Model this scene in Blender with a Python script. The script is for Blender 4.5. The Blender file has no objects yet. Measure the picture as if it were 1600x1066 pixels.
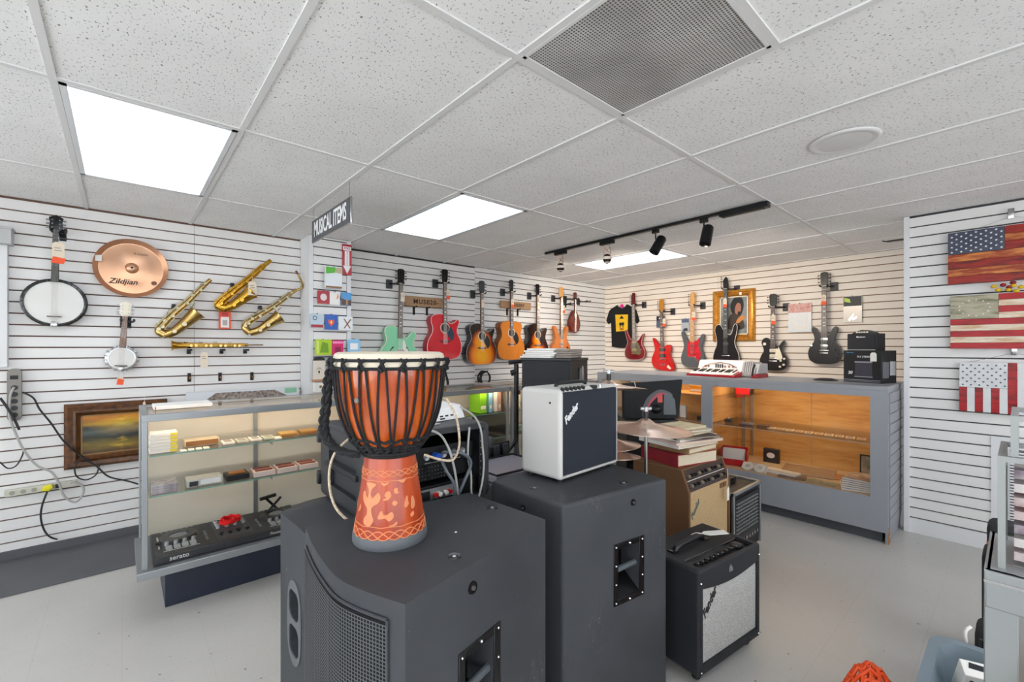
import bpy, bmesh, math, random
from mathutils import Vector, Matrix, geometry
random.seed(7)
PI=math.pi
sc=bpy.context.scene
# ---------------------------------------------------------------- camera, world, exposure
CZ=1.41; CH=2.41
cd=bpy.data.cameras.new('camera'); cam=bpy.data.objects.new('camera',cd); sc.collection.objects.link(cam)
cd.sensor_fit='HORIZONTAL'; cd.sensor_width=36; cd.lens=36*695.74/1600; cd.clip_start=.02
cd.shift_y=(543-533)/1600
cam.location=(0,0,CZ); cam.rotation_euler=(PI/2,0,math.radians(48.794-90)); sc.camera=cam
w=bpy.data.worlds.new('world'); sc.world=w; w.use_nodes=True
w.node_tree.nodes['Background'].inputs[0].default_value=(.93,.97,1,1)
w.node_tree.nodes['Background'].inputs[1].default_value=4.3
sc.view_settings.view_transform='Standard'; sc.view_settings.look='None'
sc.view_settings.exposure=0.0; sc.view_settings.gamma=1; sc.view_settings.use_curve_mapping=False
PANEL_E=4.6; SPOT_W=80
# ---------------------------------------------------------------- materials
MC={}
def col(c):
    if isinstance(c,str):
        c=c.lstrip('#'); c=[int(c[i:i+2],16)/255 for i in (0,2,4)]
        return tuple(x/12.92 if x<=.04045 else ((x+.055)/1.055)**2.4 for x in c)+(1,)
    return tuple(c)+((1,) if len(c)==3 else ())
def mat(name,c,rough=.5,metal=0,var=0,vscale=8,bump=0,bscale=60,coat=0,emit=0,spec=.5,stretch=None,c2=None,detail=4):
    key=(name,)
    if key in MC: return MC[key]
    m=bpy.data.materials.new(name); m.use_nodes=True; nt=m.node_tree; b=nt.nodes['Principled BSDF']
    C=col(c); b.inputs['Base Color'].default_value=C; b.inputs['Roughness'].default_value=rough
    b.inputs['Metallic'].default_value=metal; b.inputs['Specular IOR Level'].default_value=spec
    b.inputs['Coat Weight'].default_value=coat; b.inputs['Coat Roughness'].default_value=.08
    if emit: b.inputs['Emission Color'].default_value=C; b.inputs['Emission Strength'].default_value=emit
    if var or bump or c2:
        tc=nt.nodes.new('ShaderNodeTexCoord'); src=tc.outputs['Object']
        if stretch:
            mp=nt.nodes.new('ShaderNodeMapping'); mp.inputs['Scale'].default_value=stretch
            nt.links.new(src,mp.inputs[0]); src=mp.outputs[0]
        if var or c2:
            n=nt.nodes.new('ShaderNodeTexNoise'); n.inputs['Scale'].default_value=vscale; n.inputs['Detail'].default_value=detail
            nt.links.new(src,n.inputs['Vector'])
            r=nt.nodes.new('ShaderNodeValToRGB'); r.color_ramp.elements[0].position=.3; r.color_ramp.elements[1].position=.7
            if c2: r.color_ramp.elements[0].color=C; r.color_ramp.elements[1].color=col(c2)
            else:
                r.color_ramp.elements[0].color=tuple(x*(1-var) for x in C[:3])+(1,)
                r.color_ramp.elements[1].color=tuple(min(1,x*(1+var)) for x in C[:3])+(1,)
            nt.links.new(n.outputs['Fac'],r.inputs[0]); nt.links.new(r.outputs[0],b.inputs['Base Color'])
            if emit: nt.links.new(r.outputs[0],b.inputs['Emission Color'])
        if bump:
            n2=nt.nodes.new('ShaderNodeTexNoise'); n2.inputs['Scale'].default_value=bscale; n2.inputs['Detail'].default_value=3
            nt.links.new(src,n2.inputs['Vector'])
            bp=nt.nodes.new('ShaderNodeBump'); bp.inputs['Strength'].default_value=bump; bp.inputs['Distance'].default_value=.002
            nt.links.new(n2.outputs['Fac'],bp.inputs['Height']); nt.links.new(bp.outputs[0],b.inputs['Normal'])
    MC[key]=m; return m
def glass(name,tint=(1,1,1),refl=.7):
    if name in MC: return MC[name]
    m=bpy.data.materials.new(name); m.use_nodes=True; nt=m.node_tree
    for n in list(nt.nodes):
        if n.type=='BSDF_PRINCIPLED': nt.nodes.remove(n)
    out=nt.nodes['Material Output']; t=nt.nodes.new('ShaderNodeBsdfTransparent'); t.inputs[0].default_value=tuple(tint)+(1,)
    g=nt.nodes.new('ShaderNodeBsdfGlossy'); g.inputs['Roughness'].default_value=.02
    f=nt.nodes.new('ShaderNodeFresnel'); f.inputs[0].default_value=1.3
    mx=nt.nodes.new('ShaderNodeMixShader'); mu=nt.nodes.new('ShaderNodeMath'); mu.operation='MULTIPLY'; mu.inputs[1].default_value=refl
    nt.links.new(f.outputs[0],mu.inputs[0]); nt.links.new(mu.outputs[0],mx.inputs[0])
    nt.links.new(t.outputs[0],mx.inputs[1]); nt.links.new(g.outputs[0],mx.inputs[2]); nt.links.new(mx.outputs[0],out.inputs[0])
    MC[name]=m; return m
def nodemat(name,fn,rough=.5,metal=0,coat=0,spec=.5):
    """fn(nt, objcoord socket, bsdf) -> colour socket"""
    if name in MC: return MC[name]
    m=bpy.data.materials.new(name); m.use_nodes=True; nt=m.node_tree; b=nt.nodes['Principled BSDF']
    b.inputs['Roughness'].default_value=rough; b.inputs['Metallic'].default_value=metal; b.inputs['Coat Weight'].default_value=coat
    b.inputs['Specular IOR Level'].default_value=spec; b.inputs['Coat Roughness'].default_value=.06
    tc=nt.nodes.new('ShaderNodeTexCoord'); o=fn(nt,tc.outputs['Object'],b)
    if o is not None: nt.links.new(o,b.inputs['Base Color'])
    MC[name]=m; return m
def ramp(nt,fac,stops,interp='LINEAR'):
    r=nt.nodes.new('ShaderNodeValToRGB'); r.color_ramp.interpolation=interp; e=r.color_ramp.elements
    while len(e)<len(stops): e.new(.5)
    for i,(p,c) in enumerate(stops): e[i].position=p; e[i].color=col(c)
    nt.links.new(fac,r.inputs[0]); return r.outputs[0]
def noise(nt,vec,scale,detail=4,rough=.5):
    n=nt.nodes.new('ShaderNodeTexNoise'); n.inputs['Scale'].default_value=scale; n.inputs['Detail'].default_value=detail; n.inputs['Roughness'].default_value=rough
    nt.links.new(vec,n.inputs['Vector']); return n.outputs['Fac']
def mapping(nt,vec,scale=(1,1,1),loc=(0,0,0),rot=(0,0,0)):
    mp=nt.nodes.new('ShaderNodeMapping'); mp.inputs['Scale'].default_value=scale; mp.inputs['Location'].default_value=loc; mp.inputs['Rotation'].default_value=rot
    nt.links.new(vec,mp.inputs[0]); return mp.outputs[0]
def mixc(nt,fac,a,b,mode='MIX'):
    x=nt.nodes.new('ShaderNodeMix'); x.data_type='RGBA'; x.blend_type=mode
    for s,v in ((0,fac),(6,a),(7,b)):
        if hasattr(v,'node'): nt.links.new(v,x.inputs[s])
        else: x.inputs[s].default_value=v if s==0 else col(v)
    return x.outputs[2]
def bump(nt,b,h,strength=.3,dist=.002):
    bp=nt.nodes.new('ShaderNodeBump'); bp.inputs['Strength'].default_value=strength; bp.inputs['Distance'].default_value=dist
    nt.links.new(h,bp.inputs['Height']); nt.links.new(bp.outputs[0],b.inputs['Normal'])
def mth(nt,op,a,b=None):
    x=nt.nodes.new('ShaderNodeMath'); x.operation=op
    for i,v in enumerate((a,b)):
        if v is None: continue
        if hasattr(v,'node'): nt.links.new(v,x.inputs[i])
        else: x.inputs[i].default_value=v
    return x.outputs[0]
# ---------------------------------------------------------------- mesh builder
class MB:
    def __init__(s): s.v=[]; s.f=[]
    def add(s,vs,fs,M=None):
        o=len(s.v)
        for p in vs: s.v.append(tuple(M@Vector(p)) if M else tuple(p))
        s.f+= [tuple(i+o for i in f) for f in fs]; return s
    def box(s,x0,x1,y0,y1,z0,z1,M=None):
        return s.add([(x0,y0,z0),(x1,y0,z0),(x1,y1,z0),(x0,y1,z0),(x0,y0,z1),(x1,y0,z1),(x1,y1,z1),(x0,y1,z1)],
            [(0,3,2,1),(4,5,6,7),(0,1,5,4),(1,2,6,5),(2,3,7,6),(3,0,4,7)],M)
    def cbox(s,c,d,M=None):
        return s.box(c[0]-d[0]/2,c[0]+d[0]/2,c[1]-d[1]/2,c[1]+d[1]/2,c[2]-d[2]/2,c[2]+d[2]/2,M)
    def hull8(s,p): return s.add(p,[(0,3,2,1),(4,5,6,7),(0,1,5,4),(1,2,6,5),(2,3,7,6),(3,0,4,7)])
    def tube(s,pts,r,n=8,cap=True,closed=False):
        P=[Vector(p) for p in pts]; R=r if isinstance(r,(list,tuple)) else [r]*len(P)
        o=len(s.v); up=None; m=len(P)
        for i,p in enumerate(P):
            if closed: t=P[(i+1)%m]-P[i-1]
            else: t=(P[min(i+1,m-1)]-P[max(i-1,0)])
            if t.length<1e-9: t=Vector((0,0,1))
            t.normalize()
            if up is None:
                a=Vector((0,0,1)) if abs(t.z)<.9 else Vector((1,0,0)); up=(a-t*a.dot(t)).normalized()
            else:
                up=up-t*up.dot(t)
                if up.length<1e-6: up=t.orthogonal()
                up.normalize()
            q=t.cross(up)
            for k in range(n):
                a=2*PI*k/n; s.v.append(tuple(p+(up*math.cos(a)+q*math.sin(a))*R[i]))
        for i in range(m if closed else m-1):
            j=(i+1)%m
            for k in range(n):
                s.f.append((o+i*n+k,o+i*n+(k+1)%n,o+j*n+(k+1)%n,o+j*n+k))
        if cap and not closed:
            s.f.append(tuple(o+k for k in range(n))[::-1]); s.f.append(tuple(o+(m-1)*n+k for k in range(n)))
        return s
    def cyl(s,p0,p1,r,n=12): return s.tube([p0,p1],r,n)
    def lathe(s,prof,c=(0,0,0),n=24,M=None,closed=False):
        o=len(s.v)
        for r,z in prof:
            for k in range(n):
                a=2*PI*k/n; p=Vector((c[0]+r*math.cos(a),c[1]+r*math.sin(a),c[2]+z)); s.v.append(tuple(M@p) if M else tuple(p))
        m=len(prof)
        for i in range(m if closed else m-1):
            j=(i+1)%m
            for k in range(n): s.f.append((o+i*n+k,o+i*n+(k+1)%n,o+j*n+(k+1)%n,o+j*n+k))
        if not closed and m>2:
            if prof[0][0]>.0011: s.f.append(tuple(o+k for k in range(n))[::-1])
            if prof[-1][0]>.0011 and prof[-1][1]!=prof[0][1]: s.f.append(tuple(o+(m-1)*n+k for k in range(n)))
        return s
    def prism(s,pts,d0,d1,axis='y',M=None):
        """polygon in a plane, extruded from d0 to d1 along axis"""
        def mk(p,d): return {'y':(p[0],d,p[1]),'z':(p[0],p[1],d),'x':(d,p[0],p[1])}[axis]
        n=len(pts); vs=[mk(p,d0) for p in pts]+[mk(p,d1) for p in pts]
        tr=geometry.tessellate_polygon([[Vector((p[0],p[1],0)) for p in pts]])
        fs=[tuple(t) for t in tr]+[tuple(i+n for i in t[::-1]) for t in tr]
        fs+=[(i,(i+1)%n,n+(i+1)%n,n+i) for i in range(n)]
        return s.add(vs,fs,M)
    def ball(s,c,r,n=10,m=6,sz=1):
        return s.lathe([(max(r*math.sin(PI*i/m),1e-5),-r*sz*math.cos(PI*i/m)) for i in range(m+1)],c,n)
    def xf(s,M): s.v=[tuple(M@Vector(p)) for p in s.v]; return s
    def mesh(s,name,m,smooth=True,bevel=0,seg=2):
        me=bpy.data.meshes.new(name); me.from_pydata(s.v,[],s.f)
        bm=bmesh.new(); bm.from_mesh(me)
        bmesh.ops.recalc_face_normals(bm,faces=bm.faces)
        nf=set()
        if bevel:
            es=[e for e in bm.edges if len(e.link_faces)==2 and e.calc_face_angle(0)>.5]
            rb=bmesh.ops.bevel(bm,geom=es,offset=bevel,segments=seg,affect='EDGES',profile=.5,clamp_overlap=True)
        if smooth:
            nf=set(rb['faces']) if bevel else nf
            for f in bm.faces: f.smooth=(not bevel) or f in nf or f.calc_area()<.0025
            for e in bm.edges:
                if len(e.link_faces)==2 and e.calc_face_angle(0)>.7: e.smooth=False
        bm.to_mesh(me); bm.free()
        if m: me.materials.append(m)
        return me
    def build(s,name,m,parent=None,smooth=True,bevel=0,seg=2,label=None,kind=None):
        return link(name,s.mesh(name,m,smooth,bevel,seg),parent,label,kind)
def link(name,me,parent=None,label=None,kind=None):
    o=bpy.data.objects.new(name,me); sc.collection.objects.link(o); o.parent=parent
    if label: o['label']=label
    if kind: o['kind']=kind
    return o
def thing(name,label,cat,loc=(0,0,0),rotz=0,group=None,rot=None):
    o=bpy.data.objects.new(name,None); sc.collection.objects.link(o); o.empty_display_size=.05
    o.location=loc; o.rotation_euler=rot if rot else (0,0,rotz); o['label']=label; o['category']=cat
    if group: o['group']=group
    return o
def tag(o,label,cat,group=None):
    o['label']=label; o['category']=cat
    if group: o['group']=group
    return o
def copy_tree(o,parent=None):
    c=o.copy(); sc.collection.objects.link(c); c.parent=parent
    for ch in list(o.children): copy_tree(ch,c)
    return c
TC={}
def text(s,size,m,parent,loc,rot=(PI/2,0,0),name='lettering',shear=0,sx=1,depth=.0004,spacing=1,align='CENTER',bold=0):
    k=(s,shear,spacing,bold)
    if k not in TC:
        cu=bpy.data.curves.new('lettering','FONT'); cu.body=s; cu.size=1; cu.extrude=.004; cu.shear=shear; cu.space_character=spacing
        cu.align_x='CENTER'; cu.align_y='CENTER'; cu.resolution_u=3; cu.offset=bold
        ob=bpy.data.objects.new('t',cu); sc.collection.objects.link(ob)
        bpy.context.view_layer.update()
        dg=bpy.context.evaluated_depsgraph_get(); me=bpy.data.meshes.new_from_object(ob.evaluated_get(dg))
        bpy.data.objects.remove(ob); TC[k]=me
    me=TC[k].copy(); me.materials.clear(); me.materials.append(m)
    o=link(name,me,parent); o.location=loc; o.rotation_euler=rot; o.scale=(size*sx,size,max(depth/.004,.05)); return o
def spline(P,n=6,closed=True):
    out=[]; m=len(P); rng=range(m if closed else m-1)
    for i in rng:
        g=lambda j:P[j%m] if closed else P[max(0,min(m-1,j))]
        a,b,c,d=g(i-1),g(i),g(i+1),g(i+2)
        for k in range(n):
            t=k/n
            out.append(tuple(.5*((2*b[q])+(-a[q]+c[q])*t+(2*a[q]-5*b[q]+4*c[q]-d[q])*t*t+(-a[q]+3*b[q]-3*c[q]+d[q])*t**3) for q in range(len(b))))
    if not closed: out.append(tuple(P[-1]))
    return out
def rrect(x0,x1,y0,y1,r,n=4):
    out=[]
    for cx,cy,a0 in ((x1-r,y1-r,0),(x0+r,y1-r,90),(x0+r,y0+r,180),(x1-r,y0+r,270)):
        for k in range(n+1):
            a=math.radians(a0+90*k/n); out.append((cx+r*math.cos(a),cy+r*math.sin(a)))
    return out
def circ(cx,cy,r,n=20,ry=None): return [(cx+r*math.cos(2*PI*k/n),cy+(ry or r)*math.sin(2*PI*k/n)) for k in range(n)]
def RX(a): return Matrix.Rotation(a,4,'X')
def RZ(a): return Matrix.Rotation(a,4,'Z')
def RY(a): return Matrix.Rotation(a,4,'Y')
def TR(*p): return Matrix.Translation(Vector(p))
# ---------------------------------------------------------------- common materials
WHITE=mat('slat_white_melamine','#e4e2e0',.45,var=.02,vscale=3)
WARMW=mat('slat_warm_white_melamine','#e8e0d6',.45,var=.02,vscale=3)
GROOVE=mat('slat_groove_brown_fibreboard','#6b4f43',.8)
GROOVE_D=mat('slat_groove_dark_lining','#3a3a3e',.7)
GROOVE_W=mat('slat_groove_tan_fibreboard','#8a6a50',.8)
PAINTW=mat('white_painted_trim','#dededf',.5)
BLACK=mat('black_plastic','#131417',.45,bump=.15,bscale=400)
BLACKM=mat('black_satin_metal','#141416',.35,metal=.4)
BLACKG=mat('black_gloss','#0c0c0e',.28,spec=.4)
DARKG=mat('dark_grey_plastic','#2c2e33',.5,bump=.2,bscale=300)
CHROME=mat('chrome','#b9b9b9',.22,metal=1)
STEEL=mat('brushed_aluminium','#b4b7b9',.35,metal=.85,var=.05,vscale=20,stretch=(1,1,30))
ALU=mat('showcase_aluminium','#9da1a4',.38,metal=.7,var=.05,vscale=6)
CREAM=mat('cream_plastic','#e9e1cc',.4)
PAPER=mat('white_paper','#ece9e4',.7)
CARD=mat('manila_card','#e2d3bd',.75)
ORANGE=mat('orange_sticker','#f0572a',.6)
PEG=mat('tuner_metal','#9a9aa0',.3,metal=.9)
ROSE=mat('rosewood','#4a3329',.45,var=.25,vscale=30,stretch=(1,1,.15))
MAPLE=mat('maple_neck','#d9a35f',.35,coat=.3,var=.08,vscale=25,stretch=(1,1,.15))
NECKW=mat('mahogany_neck','#6b4526',.45,var=.15,vscale=20)
GOLDB=mat('lacquered_brass','#c79a3c',.22,metal=1,var=.12,vscale=14)
SILV=mat('nickel_keys','#a89d80',.3,metal=1)
COPPER=mat('cymbal_bronze','#cfa080',.30,metal=.75,var=.06,vscale=9)
INK=mat('black_print','#16161a',.6)
WINK=mat('white_print','#f0f0f0',.5)
RED=mat('red_plastic','#c4121c',.4)
NAVY=mat('plinth_navy_laminate','#23293a',.45,var=.06)
GREYP=mat('grey_painted_counter','#92959b',.42,var=.04,vscale=3,bump=.05,bscale=50)
# ================================================================= SETTING
def m_tile(nt,v,b):
    p=mapping(nt,v,(1,1,1)); n1=noise(nt,mapping(nt,v,(130,75,130)),1,2,.6)
    pits=ramp(nt,n1,[(.335,'#6f6f70'),(.375,'#d6d5d4')]); n2=noise(nt,v,3,3)
    base=ramp(nt,n2,[(.3,'#eae9e8'),(.7,'#f2f1f0')])
    bump(nt,b,n1,.25,.002); return mixc(nt,1.0,base,ramp(nt,n1,[(.335,'#8b8b8b'),(.38,'#ffffff')]),'MULTIPLY')
TILE=nodemat('ceiling_tile_fissured',m_tile,.85)
TEE=mat('ceiling_tee_white','#dcdbda',.5)
def m_floor(nt,v,b):
    n=noise(nt,v,2.2,5); c=ramp(nt,n,[(.3,'#b8b5b0'),(.7,'#bebbb6')])
    s=noise(nt,v,160,2); sp=ramp(nt,s,[(.27,'#8f8b85'),(.31,'#ffffff')])
    s2=noise(nt,v,28,2); sp2=ramp(nt,s2,[(.24,'#a39f98'),(.27,'#ffffff')])
    br=nt.nodes.new('ShaderNodeTexBrick'); br.offset=0; br.inputs['Scale'].default_value=1; br.inputs['Mortar Size'].default_value=.0012
    br.inputs['Brick Width'].default_value=.3048; br.inputs['Row Height'].default_value=.3048
    for i in (1,2): br.inputs[i].default_value=(1,1,1,1)
    br.inputs[3].default_value=(.88,.88,.88,1); nt.links.new(v,br.inputs[0])
    c=mixc(nt,1.0,c,sp,'MULTIPLY'); c=mixc(nt,1.0,c,sp2,'MULTIPLY'); c=mixc(nt,1.0,c,br.outputs[0],'MULTIPLY')
    r=ramp(nt,noise(nt,v,1.3,4),[(.3,(.27,.27,.27)),(.7,(.33,.33,.33))]); nt.links.new(r,b.inputs['Roughness']); return c
FLOORM=nodemat('vinyl_floor_speckled',m_floor,.28)
X0,X1,Y0,Y1=-2.6,5.95,-2.6,4.48
fl=MB().box(X0,X1+.1,Y0,Y1+.1,-.05,0).build('floor',FLOORM,kind='structure',smooth=False)
MATM=mat('dark_grey_vinyl_mat','#55565a',.55,var=.08,vscale=5,bump=.2,bscale=200)
fm=MB().box(X0+.02,.95,3.77,4.40,.0005,.008).build('floor_mat',MATM,bevel=.003)
tag(fm,'dark grey vinyl strip of flooring along the left wall','mat')
MB().box(X0,1.25,4.398,4.42,0,.062).build('baseboard_left',MATM,kind='structure',smooth=False)
# walls: backing board + individual slats
def slatwall(name,p0,p1,ztop,phase,thick,matS,matG,pitch=.0762,panels=None,zb=0.0,parent=None,skip=None,ext=.0,up=.06):
    """p0->p1 runs along the wall, seen face is to the right of the direction reversed; slats are proud boxes"""
    p0=Vector(p0); p1=Vector(p1); d=(p1-p0); L=d.length; d.normalize(); n=Vector((d.y,-d.x))   # room side normal
    M=Matrix(((d.x,-n.x,0,p0.x),(d.y,-n.y,0,p0.y),(0,0,1,0),(0,0,0,1)))
    root=parent or MB().box(.004-ext,L-.004+ext,.007,thick+.02,zb,ztop+up,M).build(name,matG,kind='structure',smooth=False)
    shared={}
    for (a,b,ph) in (panels or [(0,L,phase)]):
        z=ph-math.ceil((ph-zb)/pitch)*pitch
        while z<ztop-.004:
            z0=max(zb,z+.0045); z1=min(ztop,z+pitch-.0045); z+=pitch
            if z1-z0<.01: continue
            segs=[(a,b)]
            if skip:
                for (sa,sb,sz0,sz1) in skip:
                    if z0<sz1 and z1>sz0: segs=[(a,sa),(sb,b)]
            for (sa,sb) in segs:
                k=(round(sa,3),round(sb,3),round(z1-z0,4))
                if k not in shared:
                    shared[k]=MB().box(sa+.001,sb-.001,-.006,.008,-(z1-z0)/2,(z1-z0)/2).mesh('slat',matS,False,.0012,1)
                o=link('slat',shared[k],root); o.matrix_world=M@TR(0,0,(z0+z1)/2)
    return root
# directions chosen so that the room lies on the n side
slatwall('wall_left',(X0,4.42),(1.25,4.42),CH,1.41,.06,WHITE,GROOVE,panels=[(0,.6,1.41),(.6,3.04-.0,1.41),(3.04,3.85,1.41)],zb=.062)
slatwall('wall_left',(1.25,4.17),(1.62,4.17),CH-.001,1.41,.3,WHITE,GROOVE_D,zb=0,panels=[(.035,.335,1.40)],up=0)
MB().box(1.25,1.284,4.162,4.42,0,CH).build('trim_1',PAINTW,kind='structure',smooth=False)
MB().box(1.587,1.625,4.162,4.50,0,CH).build('trim_2',PAINTW,kind='structure',smooth=False)
slatwall('wall_left',(1.625,4.48),(X1,4.48),CH,1.41,.06,WHITE,GROOVE_D,panels=[(0,1.68,1.41),(1.68,X1-1.625,1.44)],ext=.02)
slatwall('wall_back',(X1,4.48),(X1,Y0),CH,1.41,.06,WARMW,GROOVE_W,pitch=.0775,panels=[(0,1.84,1.42),(1.84,4.28,1.42),(4.28,7.08,1.42)],ext=.08)
slatwall('wall_right',(4.54,.575),(4.54,Y0),CH,1.41,.05,WHITE,GROOVE_D,zb=.11,skip=[(.445,1.155,.0,.762)])
MB().box(4.515,4.62,.56,.592,0,CH).build('trim_3',PAINTW,kind='structure',smooth=False,bevel=.003)
MB().box(4.53,4.555,Y0,.575,0,.11).build('baseboard_right',PAINTW,kind='structure',smooth=False)
PLW=mat('plain_painted_wall','#dcd9d4',.6)
# unseen walls behind the camera; shop front windows added for soft fill light
f=MB()
f.box(X0-.1,X0,Y0,Y1,0,.45).box(X0-.1,X0,Y0,Y1,2.3,CH).box(X0-.1,X0,3.9,Y1+.1,.45,2.3).box(X0-.1,X0,Y0,-2.3,.45,2.3)
f.build('wall_front',PLW,kind='structure',smooth=False)
f=MB()
f.box(X0,4.6,Y0-.1,Y0,0,.45).box(X0,4.6,Y0-.1,Y0,2.3,CH).box(3.6,4.6,Y0-.1,Y0,.45,2.3).box(X0,-2.3,Y0-.1,Y0,.45,2.3)
f.build('wall_street',PLW,kind='structure',smooth=False)
def shopwindow(name,a0,a1,axis):
    f=MB(); n=4
    for k in range(n+1):
        a=a0+(a1-a0)*k/n
        if axis=='y': f.box(X0-.08,X0-.02,a-.025,a+.025,.45,2.3)
        else: f.box(a-.025,a+.025,Y0-.08,Y0-.02,.45,2.3)
    for z in (.45,2.25):
        if axis=='y': f.box(X0-.08,X0-.02,a0,a1,z,z+.05)
        else: f.box(a0,a1,Y0-.08,Y0-.02,z,z+.05)
    r=f.build(name,ALU,kind='structure',smooth=False)
    g=MB()
    if axis=='y': g.box(X0-.055,X0-.049,a0,a1,.48,2.27)
    else: g.box(a0,a1,Y0-.055,Y0-.049,.48,2.27)
    g.build('pane',glass('clear_window_glass'),r,smooth=False)
shopwindow('unseen_window_1',-2.3,3.9,'y'); shopwindow('unseen_window_2',-2.3,3.6,'x')
# ceiling
ceil=MB().box(X0-.1,X1+.1,Y0-.1,Y1+.1,CH+.05,CH+.1).build('ceiling',mat('plenum_dark','#8c8c8c',.9),kind='structure',smooth=False)
UX=lambda u:.6096*u-.1943
VY=lambda v:1.2192*v+2.361
LIGHTS=[(0,0),(3,0),(7,0),(-3,-1),(-1,-3),(2,-3),(5,-3),(-3,-3)]
DIFF=(2,-2)
tmesh={}
us=range(-4,11); vs=range(-5,2)
for u in us:
    for v in vs:
        xa,xb=max(UX(u),X0),min(UX(u+1),X1); ya,yb=max(VY(v),Y0),min(VY(v+1),Y1)
        if xb-xa<.02 or yb-ya<.02 or (u,v) in LIGHTS: continue
        if (u,v)==DIFF: yb=VY(v)+.6096
        k=(round(xb-xa,3),round(yb-ya,3))
        if k not in tmesh:
            tmesh[k]=MB().box(-k[0]/2+.008,k[0]/2-.008,-k[1]/2+.008,k[1]/2-.008,0,.015).mesh('tile',TILE,False,.002,1)
        o=link('tile',tmesh[k],ceil); o.location=((xa+xb)/2,(ya+yb)/2,CH+.004)
for u in us:
    if X0<UX(u)<X1:
        MB().box(UX(u)-.012,UX(u)+.012,Y0,Y1,CH-.002,CH+.004).box(UX(u)-.002,UX(u)+.002,Y0,Y1,CH+.004,CH+.04).build('grid_tee',TEE,ceil,smooth=False)
for v in vs:
    if Y0<VY(v)<Y1:
        MB().box(X0,X1,VY(v)-.012,VY(v)+.012,CH-.0025,CH+.0035).box(X0,X1,VY(v)-.002,VY(v)+.002,CH+.0035,CH+.04).build('grid_tee',TEE,ceil,smooth=False)
MB().box(UX(2)+.012,UX(3)-.012,VY(-2)+.6096-.012,VY(-2)+.6096+.012,CH-.0022,CH+.0038).build('grid_tee',TEE,ceil,smooth=False)
# recessed light panels
def m_panel(nt,v,b):
    s=nt.nodes.new('ShaderNodeSeparateXYZ'); nt.links.new(v,s.inputs[0])
    x=mth(nt,'ABSOLUTE',s.outputs[0]); r=ramp(nt,x,[(.0,'#ffffff'),(.12,'#e6eef8'),(.29,'#a3bfdc')])
    nt.links.new(r,b.inputs['Emission Color']); b.inputs['Emission Strength'].default_value=PANEL_E
    return r
PANEL=nodemat('lit_prismatic_diffuser',m_panel,.4)
lbl={(0,0):'large lit ceiling light panel above the left wall cymbal and banjo',(3,0):'lit ceiling light panel in the middle, above the acoustic guitars',
     (7,0):'farthest lit ceiling light panel, beyond the track lights'}
for i,(u,v) in enumerate(LIGHTS):
    t=thing('ceiling_light',lbl.get((u,v),'lit ceiling light panel behind the photographer, '+['in the near left row','first along the street wall','second along the street wall','third along the street wall','in the shop front corner'][i-3]),'ceiling light',(UX(u+.5),VY(v+.5),CH),0,'recessed fluorescent ceiling panels')
    a,b=.3048-.014,.6096-.014
    f=MB()
    for s in (-1,1):
        f.box(min(s*a,s*(a-.022)),max(s*a,s*(a-.022)),-b,b,-.004,.006); f.box(-a,a,min(s*b,s*(b-.022)),max(s*b,s*(b-.022)),-.004,.006)
    f.build('frame',PAINTW,t,smooth=False)
    MB().box(-a+.02,a-.02,-b+.02,b-.02,.0,.004).build('diffuser',PANEL,t,smooth=False)
# perforated air return
def m_perf(nt,v,b):
    vo=nt.nodes.new('ShaderNodeTexVoronoi'); vo.inputs['Scale'].default_value=95; vo.inputs['Randomness'].default_value=0.0
    nt.links.new(v,vo.inputs['Vector']); f=mth(nt,'LESS_THAN',vo.outputs['Distance'],.33)
    n=noise(nt,v,3.5,2); c=ramp(nt,n,[(.35,'#a9a8a6'),(.65,'#c9c8c5')]); return mixc(nt,f,c,'#55524f')
t=thing('air_return_grille','square perforated metal air return grille set in the ceiling grid','vent',((UX(2)+UX(3))/2,VY(-1)-.3048,CH))
MB().box(-.3,.3,-.2975,.2975,.0,.004).build('perforated_plate',nodemat('perforated_metal',m_perf,.5),t,smooth=False)
f=MB()
for s in (-1,1):
    f.box(min(s*.2925,s*.28),max(s*.2925,s*.28),-.2925,.2925,-.003,.005); f.box(-.2925,.2925,min(s*.2925,s*.28),max(s*.2925,s*.28),-.003,.005)
f.build('frame',TEE,t,smooth=False)
# round ceiling speaker
t=thing('ceiling_speaker','round white flush speaker cover in a ceiling tile','speaker',(2.63,.563,CH))
MB().lathe([(.001,-.012),(.06,-.011),(.118,-.006),(.122,.0)],n=40).build('grille',mat('speaker_cover_white','#d8d7d6',.6,bump=.3,bscale=900),t)
MB().lathe([(.118,-.007),(.128,-.010),(.14,-.005),(.143,.0)],n=40).build('rim',TEE,t)
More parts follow.
